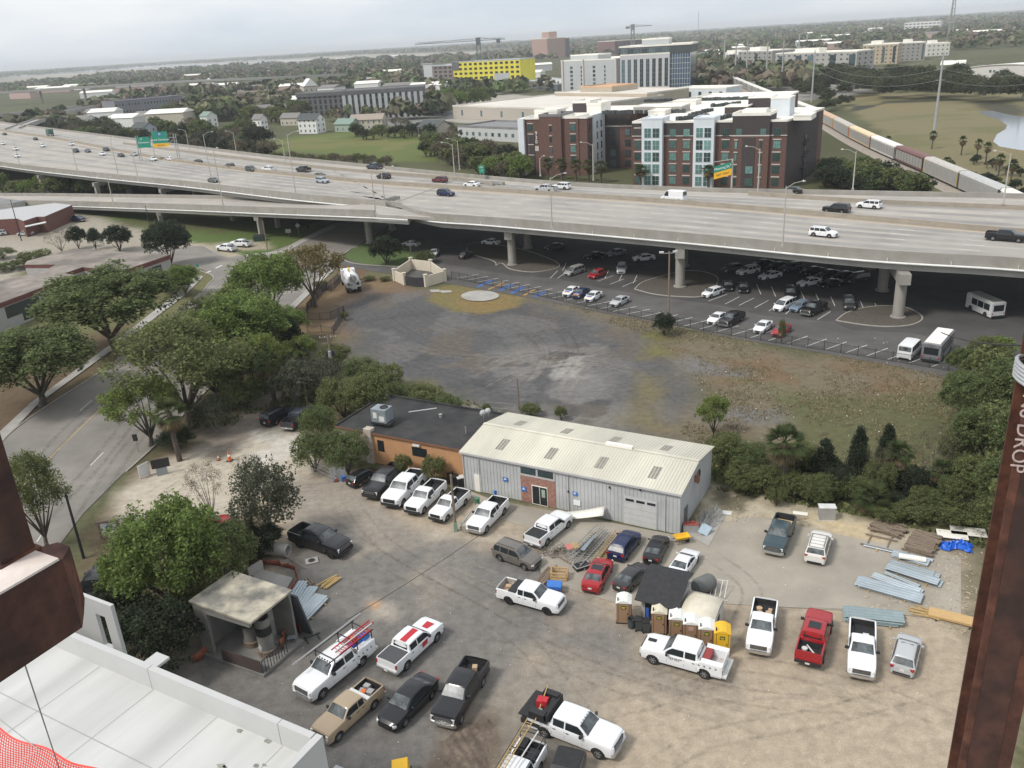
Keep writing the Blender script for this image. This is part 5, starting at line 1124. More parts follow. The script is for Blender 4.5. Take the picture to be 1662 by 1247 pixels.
def ends(kind,col,label,F,Rr,group=None):
 """placed by the middle of its front end and of its rear end: (x, y, height)"""
 f,r_=G(*F),G(*Rr);f.z=r_.z=0;d=f-r_;m=(f+r_)/2;return car(kind,col,label,m,math.atan2(d.y,d.x),group)
GY='vehicles parked in the building yard';GH='cars driving on the motorway';GP='cars parked below and beside the motorway bridge'
T={}
T[1]=wheels('hatch',BLK,'black hatchback parked nose in at the left end of the row by the orange wall',(612,777),(585.5,791),GY)
T[2]=wheels('pickup_crew',BLK,'black pickup facing the yard between the black hatchback and the white crew cab',(621,808),(651,780),GY)
T[3]=wheels('pickup_crew',WHT,'white crew cab pickup with black bumper beside the black pickup',(652.6,822.5),(684,791),GY)
T[4]=wheels('pickup_regular',WHT,'white pickup with black grille, third truck from the left of the row',(688.5,834),(717,806.5),GY)
T[5]=wheels('pickup_regular',WHT,'white pickup with black grille and pale bumper right behind the wooden pole',(728,845.5),(755,821.5),GY)
T[6]=wheels('pickup_extended',WHT,'white pickup with chrome grille right of the concrete block',(789.8,865.4),(817.9,836),GY)
T[7]=wheels('pickup_crew',WHT,'white pickup with black bed cover nosed towards the metal building',(922,857.5),(888,886),GY)
T[8]=wheels('suv',BRO,'brownish grey sport utility car with silver roof rails in the middle of the yard',(851.4,925.7),(812,911),GY)
T[9]=wheels('pickup_extended',WHT,'white pickup with black wheels and black tool box across its bed',(888,998.5),(826,981),GY)
T[10]=wheels('sedan',RED,'red sedan with open dark sunroof left of the dark grey sedan',(992,929),(977.5,958),GY)
T[11]=wheels('sedan',CHA,'dark grey sedan between the red sedan and the lone toilet',(1052,938.5),(1027,960),GY)
T[12]=wheels('hatch',NAVY,'dark blue hatchback by the heap of wooden ladders',(1036,884),(1017.7,908.5),GY)
T[13]=wheels('sedan',BLK,'black sedan in front of the roller door',(1085,889),(1073.7,913),GY)
T[14]=wheels('coupe',WHT,'white coupe behind the black roofed shed',(1131.5,915),(1117,936),GY)
T[15]=wheels('pickup_extended',TEAL,'dark teal pickup with boards in its bed at the back of the yard',(1275,896),(1285,871),GY,1)
T[16]=ends('suv',(.66,.64,.6,1),'old white boxy estate with roof rack beside the dark teal pickup',(1334,866,.9),(1323,909,.3),GY)
T[17]=ends('pickup_regular',WHT,'white pickup with reels in its bed, facing the viewer beside the yellow toilet',(1230.5,1060,.35),(1243,973,1.35),GY)
T[18]=ends('lifted',RED,'lifted red pickup with black sunroof seen from behind',(1332,992,1.2),(1311,1074,.6),GY)
T[19]=ends('pickup_regular',WHT,'white pickup with a cooler in its bed next to the silver hatchback',(1397,1100,.35),(1400.6,1006,1.35),GY)
T[20]=ends('hatch',SIL,'silver hatchback with sunroof at the right end of the yard',(1478,1032,.7),(1463,1093,.35),GY)
T[21]=wheels('pickup_crew',WHT,'white service truck with open utility boxes in front of the toilets',(1059,1077),(1144,1101),GY,1.07)
T[22]=wheels('pickup_crew',WHT,'white utility truck carrying red ladders and blue tank',(515.5,1139),(594,1075),GY,1.12)
T[23]=wheels('pickup_crew',WHT,'white pickup with a red stripe over roof and hood and dark bed cover',(709,1041),(660.5,1087),GY)
T[24]=wheels('pickup_extended',TANC,'tan pickup with tools in its bed beside the concrete parapet',(551,1203),(608,1151),GY)
T[25]=wheels('sedan',BLK,'glossy black sedan between the tan pickup and the black one',(652,1183),(703,1130),GY)
T[26]=wheels('pickup_crew',BLK,'black pickup with chrome grille and a box in its bed',(748,1174),(783,1114),GY)
T[27]=wheels('pickup_crew',WHT,'white crew cab truck with black flat bed and tool boxes',(975,1231),(882,1194),GY,1.1)
T[28]=ends('pickup_extended',WHT,'white pickup with wooden ladder on a rack, cut off by the lower edge',(800,1330,.6),(869,1200,1.2),GY)
T[29]=ends('pickup_extended',CHA,'dark pickup with flat bed cover cut off by the lower edge',(882,1350,.6),(930,1214,1.2),GY)
T[30]=wheels('pickup_crew',BLK,'matt black pickup by the concrete pipe at the left of the yard',(539,906),(487,888),GY)
T[31]=ends('pickup_crew',BLK,'black pickup half hidden behind the steel beam and the tree',(172,914,1.0),(138,975,1.0),GY)
T[32]=ends('bigsuv',BLK,'large black sport utility car on the sandy clearing',(474,666,.4),(431,689,.4),GY)
T[33]=ends('pickup_crew',(.025,.03,.04,1),'dark pickup beside the large black sport utility car on the clearing',(506,668,.4),(467,696,.4),GY)
T[34]=ends('hatch',RED,'red car almost hidden by the leafy tree near the street entrance',(366,846,.5),(318,862,.5),GY)
wheels('pickup_crew',WHT,'white pickup facing left on the verge by the slip road, nearer of two',(356,408),(371,409.5),None,1)
wheels('pickup_crew',WHT,'white pickup behind the nearer one on the verge',(379,401),(396,402),None,1)
wheels('minivan',WHT,'white minivan parked against the red brick shop',(68,372),(84,371.5),None,1)
wheels('sedan',SIL,'pale sedan parked in front of the white minivan',(32,383.5),(46,383),None,1)
wheels('suv',SIL,'silver car at the left edge by the brick shop',(-8,384),(3,383),None,1)
wheels('pickup_crew',NAVY,'dark blue pickup at the far end of the brick shop',(130,361),(116,360),None,1)
hd_f=lambda px_,py_,dx,dy,z=0:(lambda a,c:math.atan2(c.y-a.y,c.x-a.x))(G(px_,py_,z),G(px_+dx,py_+dy,z))
def spot(kind,col,label,px_,py_,dx,dy,grp=GP):p=G(px_,py_);return car(kind,col,label,p,hd_f(px_,py_,dx,dy),grp)
stripes=[spot('sedan',WHT,'white sedan with orange and blue stripes left of the dark striped one by the fence',927,478,-10,6),spot('sedan',NAVY,'dark blue sedan between two white striped cars by the fence',943,481,-10,6),spot('sedan',WHT,'white sedan with orange and blue stripes right of the dark blue one',963,486,-10,6)]
spot('sedan',SIL,'silver sedan alone by the fence right of the striped cars',1006,494,-12,6);spot('sedan',WHT,'white sedan beside the black pickup at the fence',1164,522,-10,6)
spot('pickup_crew',BLK,'black pickup at the fence beside a white sedan',1187,525,-11,6);spot('sedan',WHT,'white sedan left of the red one at the fence',1238,536,-9,7);spot('sedan',RED,'red sedan at the fence near the bare sapling',1268,542,-9,7)
spot('minivan',(.30,.30,.29,1),'grey minivan left of the red hatchback under the bridge',932,445,-12,4);spot('hatch',RED,'red hatchback parked beside the grey minivan',969,450,-12,5);spot('suv',SIL,'silver sport utility car facing out in the lit row',1009,442,-1,5)
spot('sedan',WHT,'white sedan in the shade behind the silver sport utility car',1045,423,-12,1);spot('hatch',WHT,'white hatchback with dark roof at the end of the planted island',1156,480,-12,4)
spot('minivan',WHT,'white estate in the middle stalls beside a blue compact',1272,501,-8,4);spot('hatch',(.15,.2,.26,1),'blue grey compact right of the white estate',1297,503,-8,4);spot('pickup_crew',BLK,'black pickup right of the blue grey compact',1320,508,-10,5)
spot('sedan',BLK,'black sedan nose out behind the white hatchback',1181,469,1,6);spot('sedan',BLK,'black sedan right of a similar one in the second row',1206,472,1,6);spot('suv',BLK,'black off road car behind the white estate',1282,482,2,6);spot('suv',CHA,'black sport utility car beside the rightmost planted island',1377,499,2,6)
und=[('hatch',GRY,1188,441,'grey hatchback left of the white off road car deep under the bridge'),('suv',WHT,1214,445,'white off road car deep in the shade under the bridge'),('sedan',BLK,1237,433,'black sedan, first of the rear row under the bridge'),('sedan',CHA,1262,437,'dark sedan, second of the rear row under the bridge'),('suv',(.06,.09,.10,1),1283,440,'dark green sport utility car in the rear row'),('sedan',WHT,1313,463,'white sedan left of a black one deep under the bridge'),('sedan',BLK,1347,466,'black sedan right of the white one deep under the bridge'),('sedan',BLK,1318,445,'black sedan in the rear row above the white sedan'),('sedan',CHA,1344,450,'dark sedan in the rear row before the last two'),('sedan',BLK,1370,453,'black sedan, last but one of the rear row'),('minivan',CHA,1390,457,'dark minivan at the right end of the rear row'),('sedan',(.2,.24,.27,1),1000,415,'grey blue sedan in deep shade left of the white one'),('sedan',BLK,965,420,'black sedan in deep shade above the red hatchback'),('sedan',WHT,1250,452,'pale sedan in deep shade beyond the middle stalls'),('sedan',GRY,900,405,'grey sedan far back in the shade right of the first pier')]
for k,c_,x,y,lab in und:spot(k,c_,lab,x,y,-10,2)
spot('sedan',WHT,'white car half in shade right of the round dark tree',705,415,-4,6);spot('sedan',BLK,'black car in the shade left of the first pier',757,418,6,-3);spot('sedan',SIL,'silver sedan under the bridge behind the round dark tree',668,400,-12,-1);spot('sedan',WHT,'white sedan in the shade behind the first pier',797,397,-12,-1)
spot('passenger_van',WHT,'white passenger van seen from behind beside the bus',1476,576,12,-12)
def hway(kind,col,x,y,label,z=10.01):
 p=G(x,y,z);i=min(range(len(M2)-1),key=lambda k:math.dist(M2[k][:2],p[:2]));a,c=M2[i],M2[i+1];near=y>PX((p.x,p.y,10))[1]-1e9 and(p-Vector(M2[i])).dot(Vector((-(c[1]-a[1]),c[0]-a[0],0)))
 d=Vector((c[0]-a[0],c[1]-a[1],0));nrm=Vector((-d.y,d.x,0));nrm=nrm if nrm.y>0 else-nrm
 right=d if d.x>0 else-d
 h_=right if(p-Vector((a[0],a[1],p.z))).dot(nrm)<0 else-right
 return car(kind,col,label,p,math.atan2(h_.y,h_.x),GH,z)
for a in(('suv',WHT,1336,384,'white sport utility car nearest the parapet beside the tall right lamp post'),('pickup_crew',BLK,1632,391,'black pickup driving right at the right edge'),('bigsuv',BLK,1357,345,'long black sport utility car beside the median on the far lanes'),('suv',WHT,1410,338,'white sport utility car overtaking the long black one'),('van',WHT,1093,327,'tall white cargo van on the far lanes'),('sedan',BLK,1286,313.5,'black sedan on the farthest slip lane before the brick flats'),('pickup_crew',SIL,886,311.5,'silver pickup just left of a white car on the far lanes'),('suv',WHT,912,307,'white car right behind the silver pickup'),('sedan',WHT,766,303,'white sedan beside the steel crash cushion'),('suv',NAVY,724,318,'dark blue sport utility car on the near lanes below the white sedan'),('suv',(.12,.03,.03,1),714,296,'dark red sport utility car left of the white sedan'),('suv',CHA,623,290,'dark grey sport utility car left of the dark red one'),('pickup_crew',(.05,.06,.08,1),608,274.5,'dark pickup on the far slip lane beside the green field'),('pickup_crew',CHA,493,279,'dark pickup left of two grey cars'),('sedan',GRY,518,288,'grey sedan partly behind the pale blue car'),('suv',(.35,.40,.45,1),524,297,'pale blue grey sport utility car on the near lanes'),('pickup_crew',WHT,437,279,'white pickup right of two dark off road cars'),('suv',(.05,.07,.06,1),408,278,'dark green off road car before the white pickup'),('suv',(.07,.08,.06,1),373,273,'dark off road car, left one of two'),('sedan',BLK,322,265,'black sedan right of two white cars near the sign gantry'),('sedan',WHT,277,260.5,'white sedan just right of the sign gantry legs'),('sedan',WHT,249,261,'white car below the left green sign'),('sedan',GRY,347,296,'dark grey sedan on the near lanes left of the pale blue car'),('sedan',SIL,218,253,'silver sedan left of the gantry'),('sedan',BLK,197,254.5,'black sedan just left of the silver one'),('sedan',WHT,166,252.5,'white sedan left of the black one before the gantry'),('suv',BLK,173,245.5,'black sport utility car left of the gantry on the far side'),('sedan',GRY,143,247.5,'grey car in the group left of the gantry'),('suv',CHA,124,247.5,'dark off road car leading the group left of the gantry'),('suv',WHT,116,236.5,'white sport utility car above the dark off road one'),('suv',WHT,70,239,'white sport utility car in the left far lanes'),('sedan',BLK,58,227.5,'black sedan right behind the green truck'),('sedan',WHT,26,244,'white sedan at the left beside the median'),('sedan',WHT,28,255.5,'white sedan on the near lanes at the far left'),('sedan',WHT,5,235,'white car touching the left edge of the picture'),('sedan',BLK,8,219.5,'small dark car at the left far end')):hway(*a)
for(x,y,c_,lab)in((72,140,WHT,'white'),(195,135,WHT,'white'),(214,134,WHT,'white'),(240,132,SIL,'silver'),(266,131,GRY,'grey'),(345,128,WHT,'white')):
 i=min(range(len(VD)),key=lambda k:abs(PX(VD[k])[0]-x));q=VD[i];car('van' if c_==WHT else 'suv',c_,f'tiny {lab} vehicle on the distant viaduct, number {1} from the left' if False else f'tiny {lab} vehicle on the distant viaduct above pixel',q,2.9,'vehicles on the distant viaduct',q[2],1.0)['label']={72:'tiny white vehicle at the left end of the distant viaduct',195:'tiny white vehicle, left one of a pair midway on the viaduct',214:'tiny white vehicle, right one of a pair midway on the viaduct',240:'tiny silver vehicle just right of the white pair on the viaduct',266:'tiny grey vehicle on the viaduct above the slate roofed school',345:'tiny white vehicle alone at the right of the distant viaduct'}[x]
p=G(82,221,10);t=thing('refuse_lorry','dark green lorry with tall body at the far left of the motorway','lorry',p,2.2);b=MB();b.box(-4,2,-1.25,1.25,1.1,3.7);b.build('body',mat('lorry_green',(.05,.12,.10),.6),t);b=MB();b.box(2.2,4,-1.2,1.2,.8,3.1);b.build('cab',mat('lorry_cab',(.06,.08,.12),.5),t)
b=MB();b.box(3.9,4.05,-1.1,1.1,1.8,2.9);b.build('windscreen',M_cglass,t)
for x in(-2.8,-1.5,3):
 for s in(-1.1,1.1):b=MB();b.lathe([(.01,-.15),(.5,-.15),(.5,.15),(.01,.15)],14,0,'y',(x,s,.5));b.build('wheel',M_tyre,t)
def ex(t,nm,b,m,sm=False):return b.build(nm,m,t,sm)
def setpart(t,nm,m=None,remove=False,color=None):
 for c in list(t.children_recursive):
  if c.name.split('.')[0]==nm:
   if remove:bpy.data.objects.remove(c)
   elif m:c.data=c.data.copy();c.data.materials[0]=m
for k in(3,4,5):setpart(T[k],'front_bumper',M_trim);setpart(T[k],'grille_bar',M_trim)
for k in(9,2,30):setpart(T[k],'front_bumper',M_trim if k!=9 else M_paint);setpart(T[k],'rim',M_trim)
def cover(t,s,m=M_liner):
 b=MB();b.box(-2.87,s['bed']-.05,-.86,.86,1.375,1.41);ex(t,'bed_cover',b,m)
cover(T[7],VS['pickup_crew']);cover(T[23],VS['pickup_crew'],mat('bed_cover_grey',(.07,.07,.075),.8,var=.1,scale=8));cover(T[29],VS['pickup_extended'])
M_red=mat('red_paint',(.45,.02,.03),.5,var=.1);M_yellow=mat('yellow_plastic',(.72,.42,.02),.5,var=.06);M_ply=mat('plywood',(.50,.33,.15),.8,var=.15,scale=2,stretch=(1,6,1));M_wood=mat('weathered_wood',(.20,.155,.115),.9,var=.3,scale=3,stretch=(1,8,1));M_timber=mat('yellow_timber',(.42,.29,.12),.85,var=.2,scale=3)
M_zinc=mat('zinc_sheet',(.38,.43,.46),.38,metal=.45,var=.16,scale=.8,detail=7);M_zinc2=mat('zinc_sheet_dull',(.27,.31,.33),.5,metal=.35,var=.16,scale=.8)
M_bluep=mat('blue_plastic',(.04,.16,.5),.5,var=.1);M_box=mat('cardboard',(.45,.32,.2),.85)
def roofz(s,x):return None
s=VS['pickup_crew'];b=MB();b.add([(-1.1,-.42,1.925),(.5,-.42,1.925),(.5,.12,1.94),(-1.1,.12,1.94)],[(0,1,2,3)]);ex(T[23],'roof_stripe',b,M_red)
b=MB();b.add([(1.5,-.42,1.374),(2.3,-.55,1.335),(2.3,.18,1.345),(1.5,.12,1.382)],[(0,1,2,3)]);ex(T[23],'hood_stripe',b,M_red)
b=MB();b.add([(.1,-1.012,.72),(.75,-1.012,.78),(.8,-1.012,1.2),(.12,-1.012,1.2)],[(0,1,2,3)]);ex(T[23],'door_badge',b,M_red)
b=MB();b.box(-1.75,-1.05,-.9,.9,1.1,1.46);ex(T[9],'tool_box',b,M_trim)
b=MB();b.obox((-2.3,.2),.5,.4,.8,1.1,.3);b.obox((-2.0,-.4),.6,.3,.8,1.0,-.2);ex(T[9],'cargo',b,M_box)
setpart(T[9],'bed_liner',mat('bed_liner_tan',(.36,.31,.27),.8,var=.2,scale=3))
b=MB();b.obox((-.35,-.05),.75,1.0,1.5,1.535);ex(T[10],'sunroof',b,M_cglass).location=(.1,0,-.06)
b=MB();b.box(-.75,.0,-.42,.42,1.505,1.535);ex(T[20],'sunroof',b,M_cglass)
b=MB();b.box(-.7,.15,-.45,.45,2.085,2.105);ex(T[18],'sunroof',b,M_cglass);b=MB();b.bar((-2.5,-.5,1.0),(-1.6,.3,1.1),.08);b.lathe([(.22,0),(.22,.12),(.01,.12)],12,0,c=(-2.0,.4,.98));ex(T[18],'cargo',b,M_plate)
b=MB()
for c in((-1.9,-.4),(-1.5,.35),(-1.3,-.3)):b.lathe([(.01,0),(.24,0),(.24,.28),(.01,.28)],12,0,c=(c[0],c[1],.82))
b.obox((-1.9,.45),.3,.3,.8,1.1);ex(T[17],'cargo_reel',b,M_box)
b=MB();b.obox((-1.1,.25),.55,.4,.82,1.15);ex(T[19],'cooler',b,M_bluep);b=MB();b.obox((-1.1,.25),.58,.43,1.15,1.2);ex(T[19],'cooler_lid',b,M_plate)
b=MB();b.obox((-2.3,.1),.4,.35,.82,1.15,.3);ex(T[26],'cardboard_box',b,M_box)
b=MB();b.box(-1.45,-1.08,-.98,.98,1.3,1.42);ex(T[24],'tool_box',b,M_plate);b=MB();b.obox((-2.1,.3),.5,.5,.8,1.2,.2);b.obox((-1.9,-.4),.4,.3,.8,1.15,.4);b.obox((-2.4,-.3),.4,.5,.8,1.25,.1);ex(T[24],'cargo',b,M_galv);b=MB();b.obox((-1.8,-.1),.4,.35,.8,1.25,.5);ex(T[24],'cargo_box',b,mat('orange_plastic',(.6,.13,.03),.6))
b=MB();b.obox((-1.9,0),1.2,1.5,.85,.95);b.obox((-1.7,.1),1.0,1.3,.98,1.1,.1);ex(T[15],'boards',b,M_ply)
b=MB();
for k in range(5):b.bar((-2+k*.55,-.62,1.735),(-2+k*.55,.62,1.735),.04)
for y in(-.62,.62):b.bar((-2.0,y,1.75),(.3,y,1.75),.04)
ex(T[16],'roof_rack',b,M_galv)
def service(t,x0,x1,h=1.50,w=1.08):
 for c in list(t.children_recursive):
  if c.name.split('.')[0]in('bed_liner','taillight','rear_bumper'):bpy.data.objects.remove(c)
 for sg in(-1,1):
  b=MB();y0,y1=sorted((sg*.62,sg*w));xr=VS['pickup_crew']['fa']-VS['pickup_crew']['wb']
  pts=[(x0,.62),(xr-.52,.62)]+[(xr-.5*math.cos(a),.62+.36*math.sin(a))for a in np.linspace(0,math.pi,7)]+[(xr+.52,.62),(x1,.62),(x1,h),(x0,h)]
  n=len(pts);V=[(p[0],y0,p[1])for p in pts]+[(p[0],y1,p[1])for p in pts]
  b.add(V,[tuple(range(n)),tuple(range(2*n-1,n-1,-1))]+[(i,(i+1)%n,(i+1)%n+n,i+n)for i in range(n)]);ex(t,'utility_box',b,M_paint).color=WHT
  for k in range(4):
   xx=x0+.1+k*(x1-x0)/4;b=MB();b.box(xx,xx+(x1-x0)/4-.08,min(sg*w,sg*(w+.015)),max(sg*w,sg*(w+.015)),1.06,h-.06);o=ex(t,'locker_door',b,M_paint);o.color=WHT
   b=MB();b.box(xx+.25,xx+.37,min(sg*w,sg*(w+.03)),max(sg*w,sg*(w+.03)),1.16,1.24);b.build('latch',M_trim,o)
 b=MB();b.box(x0,x1,-.62,.62,.8,.86);b.box(x1-.06,x1,-1,1,.8,h);ex(t,'load_floor',b,mat('worn_white_bed',(.45,.43,.40),.8,var=.3,scale=2)if 'worn_white_bed' not in bpy.data.materials else bpy.data.materials['worn_white_bed'])
 b=MB();b.box(x0-.3,x0,-1.02,1.02,.55,.72);ex(t,'rear_bumper',b,M_plate)
 for sg in(-1,1):b=MB();b.box(x0-.02,x0+.01,sg*.9-.06,sg*.9+.06,.85,1.05);ex(t,'taillight',b,M_tl)
service(T[21],-3.0,-1.4);service(T[22],-3.0,-1.4,1.62,1.1)
b=MB();b.obox((-1.75,0),.5,1.2,.86,1.5);ex(T[21],'fuel_tank',b,mat('maroon_tank',(.25,.04,.035),.6));b=MB();b.box(2.0,2.6,-.16,.16,1.365,1.39);ex(T[21],'hood_scoop',b,M_trim);text_mesh('EMBS',.3,M_trim,T[21],(.35,1.008,1.02),(R(90),0,R(180)),'lettering',.004)
t=T[22];b=MB()
for x in(-2.9,-1.5,.6):
 for y in(-.95,.95):b.bar((x,y,1.6 if x<0 else 1.75),(x,y,2.25),.06)
 b.bar((x,-.95,2.25),(x,.95,2.25),.06)
for y in(-.95,.95):b.bar((-3.1,y,2.28),(1.4,y,2.28),.06)
ex(t,'ladder_rack',b,M_dark)
def ladder(b,p,q,w,m=0,n=14,up=(0,0,1)):
 p,q=Vector(p),Vector(q);d=q-p;s=d.cross(Vector(up)).normalized()*w/2
 b.bar(p-s,q-s,.05,.08,m);b.bar(p+s,q+s,.05,.08,m)
 for k in range(1,n):c=p+d*(k/n);b.bar(c-s,c+s,.035,.035,m)
b=MB();ladder(b,(-3.6,.35,2.4),(.1,.35,2.36),.42);ladder(b,(-3.0,.75,2.36),(.1,.75,2.34),.4);lad=ex(t,'red_ladder',b,M_red)
b=MB();b.tube([(-3.8,-.95,2.42),(2.6,-.95,2.38)],.07,8);ex(t,'conduit',b,M_galv);b=MB();b.tube([(-3.4,.55,2.42),(.1,.55,2.4)],.045,8);ex(t,'pole',b,M_plate)
b=MB();b.obox((-2.65,.4),.55,.6,.9,1.95,.1);ex(t,'blue_tank',b,M_bluep);b=MB();b.obox((-1.7,.2),.4,.4,.9,1.6,.3);ex(t,'blue_bin',b,mat('royal_blue',(.03,.04,.4),.6));b=MB();b.obox((-2.2,-.3),.6,.4,.9,1.6,.2);b.tube([(-2.6,-.3,1.5),(-2.2,0,1.75),(-1.9,-.3,1.5)],.08,6);ex(t,'orange_hose',b,bpy.data.materials['orange_plastic'])
for k in range(5):b=MB();b.box(.62,.70,-.5+k*.25-.04,-.5+k*.25+.04,1.88,1.93);ex(t,'roof_lamp',b,M_trim)
t=T[27]
for c in list(t.children_recursive):
 if c.name.split('.')[0]in('bed_liner','taillight','rear_bumper'):bpy.data.objects.remove(c)
b=MB();b.box(-3.45,-1.42,-1.15,1.15,1.36,1.46);b.box(-1.5,-1.42,-1.1,1.1,1.46,2.0);b.box(-3.4,-1.4,-1.0,1.0,.6,.95);ex(t,'flat_bed',b,M_liner)
for y in(-.95,.95):b=MB();b.box(-2.7,-1.6,y-.22,y+.22,1.46,1.95);ex(t,'tool_box',b,M_trim)
b=MB();b.box(-1.95,-1.55,-.7,.7,1.46,1.85);ex(t,'tool_box',b,M_trim);b=MB();b.obox((-2.35,.1),.7,.55,1.46,2.0,.2);b.obox((-2.1,.0),.3,.4,2.0,2.15,.2);ex(t,'red_generator',b,M_red)
b=MB();b.obox((-2.3,-.45),.4,.3,1.5,1.56,.5);ex(t,'pale_tray',b,mat('mint_plastic',(.35,.6,.55),.6));b=MB();b.bar((-2.6,1.3,2.1),(-2.1,-1.4,1.55),.06);ex(t,'timber_strip',b,M_timber)
for k in range(5):b=MB();b.box(.62,.70,-.5+k*.25-.03,-.5+k*.25+.03,1.89,1.94);ex(t,'roof_lamp',b,M_chrome)
t=T[28];b=MB()
for x in(-2.8,-1.2):
 for y in(-.9,.9):b.bar((x,y,1.35),(x,y,2.1),.05)
 b.bar((x,-.9,2.1),(x,.9,2.1),.05)
for y in(-.9,.9):b.bar((-3,y,2.13),(1,y,2.13),.05)
ex(t,'ladder_rack',b,M_dark);b=MB();ladder(b,(-3.7,-.55,2.25),(1.0,-.55,2.2),.45);ex(t,'ladder',b,M_timber);b=MB();b.tube([(-3,.35,2.2),(1,.2,2.2)],.05,8);ex(t,'pipe',b,M_plate)
for c in((-2.4,-.5,.5),(-1.7,.5,.6)):b=MB();b.obox(c[:2],.9,c[2],.8,1.5);ex(t,'tool_box',b,M_trim)
b=MB()
for k in range(6):b.tube([(-2.0+.33*math.cos(a),.0+.33*math.sin(a),.9+k*.08)for a in np.linspace(0,2*math.pi,13)],.04,5)
ex(t,'cable_coil',b,M_tyre)
for i,c in enumerate(stripes):
 for x0,x1,m in((1.3,1.75,M_bluep),(1.75,2.25,mat('orange_livery',(.75,.32,.03),.5)if 'orange_livery' not in bpy.data.materials else bpy.data.materials['orange_livery'])):
  b=MB();z0,z1=interp(CAR['prof'],x0)+.045,interp(CAR['prof'],x1)+.045;w_=.5;b.add([(x0,-w_,z0),(x1,-w_,z1),(x1,w_,z1),(x0,w_,z0)],[(0,1,2,3)]);ex(c,'livery_stripe',b,m)
for x in(0,):pass
def bus(label,px_,py_,dx,dy,L_,H_,W_,cm,rm,name='city_bus',wz=(1.3,2.3)):
 p=G(px_,py_);t=thing(name,label,'bus',p,hd_f(px_,py_,dx,dy));x=L_/2;y=W_/2
 b=MB();b.box(-x,x,-y,y,.35,H_-.15);b.add([(-x,-y,H_-.15),(x,-y,H_-.15),(x,y,H_-.15),(-x,y,H_-.15),(-x+.1,-y+.2,H_),(x-.1,-y+.2,H_),(x-.1,y-.2,H_),(-x+.1,y-.2,H_)],[(4,5,6,7),(0,1,5,4),(1,2,6,5),(2,3,7,6),(3,0,4,7)]);b.build('body',cm,t)
 b=MB();b.box(-x+.15,x-.15,-y+.22,y-.22,H_+.0,H_+.05);b.build('roof',rm,t)
 n=int((L_-1)/1.5)
 for k in range(n):
  for s in(-1,1):xx=-x+.6+k*1.5;b=MB();b.box(xx,xx+1.35,min(s*y,s*(y+.02)),max(s*y,s*(y+.02)),*wz);b.build('side_window',M_cglass,t)
 b=MB();b.box(-x-.02,-x,-y*.75,y*.75,wz[0],wz[1]);b.build('rear_window',M_cglass,t);b=MB();b.box(x,x+.02,-y*.9,y*.9,wz[0]-.2,wz[1]+.1);b.build('windscreen',M_cglass,t)
 b=MB();b.box(-x-.12,-x,-y*.95,y*.95,.35,.6);b.build('rear_bumper',M_trim,t)
 for s in(-1,1):b=MB();b.box(-x-.02,-x,s*y*.85-.08,s*y*.85+.08,.8,1.05);b.build('taillight',M_tl,t)
 for xx in(-x*.55,x*.6):
  for s in(-1,1):b=MB();b.lathe([(.01,-.13),(.45,-.13),(.48,0),(.45,.13),(.01,.13)],18,0,'y',(xx,s*(y-.1),.48));b.build('wheel',M_tyre,t,True)
 return t
bus('dark sided bus with bright white roof seen from behind by the fence',1520,577,24,-28,7.5,2.95,2.5,mat('bus_grey',(.16,.16,.17),.5,var=.3,scale=.6),M_roofw)
bus('dirty white minibus in the shade at the right under the bridge',1597,509,-18,-8,6.4,2.8,2.3,mat('minibus_white',(.55,.55,.54),.5),M_galv,'minibus')
p=G(571,468);t=thing('vacuum_lorry','white tanker lorry with round vessel seen from behind on the gravel lot','lorry',p,hd_f(571,468,-9,-14))
b=MB();b.box(-3.6,3.6,-.5,.5,.7,1.0);b.box(-3.5,1.4,-1.2,1.2,1.0,1.2);b.build('chassis',M_galv,t)
b=MB();b.lathe([(.02,-3.0),(.8,-2.9),(1.05,-2.6),(1.05,.6),(.8,.9),(.02,1.0)],24,0,'x',(0,0,2.25));b.build('tank',M_paint,t,True).color=WHT
b=MB();b.lathe([(.6,-3.12),(.6,-3.02),(.02,-3.02)],16,0,'x',(0,0,2.25));b.tube([(-3.1,-.4,1.5),(-3.3,0,2.4),(-3.0,.3,3.2)],.1,8);b.tube([(-2.8,.9,1.1),(-3.2,.4,1.6),(-3.3,-.5,1.2)],.09,8);b.build('hatch',M_galv,t,True)
b=MB();b.box(1.8,3.4,-1.15,1.15,.9,2.75);b.box(3.4,4.3,-1.0,1.0,.8,1.7);b.build('cab',M_paint,t).color=WHT
b=MB();b.box(3.38,3.42,-1.0,1.0,1.9,2.6);b.build('windscreen',M_cglass,t);b=MB();b.tube([(1.2,0,3.3),(-2.2,.5,3.6)],.12,8);b.tube([(1.2,0,1.2),(1.2,0,3.3)],.16,8);b.build('boom',M_yellow,t,True);t.scale=(1.2,1.2,1.2)
for s in(-1,1):b=MB();b.box(-3.2,-.2,min(s*.9,s*1.25),max(s*.9,s*1.25),1.15,1.75);b.build('side_locker',M_galv,t)
for x in(-2.6,-1.3,3.2):
 for s in(-1,1):b=MB();b.lathe([(.01,-.18),(.5,-.18),(.52,0),(.5,.18),(.01,.18)],18,0,'y',(x,s*1.0,.52));b.build('wheel',M_tyre,t,True)
for k in PR:kill(PR[k])
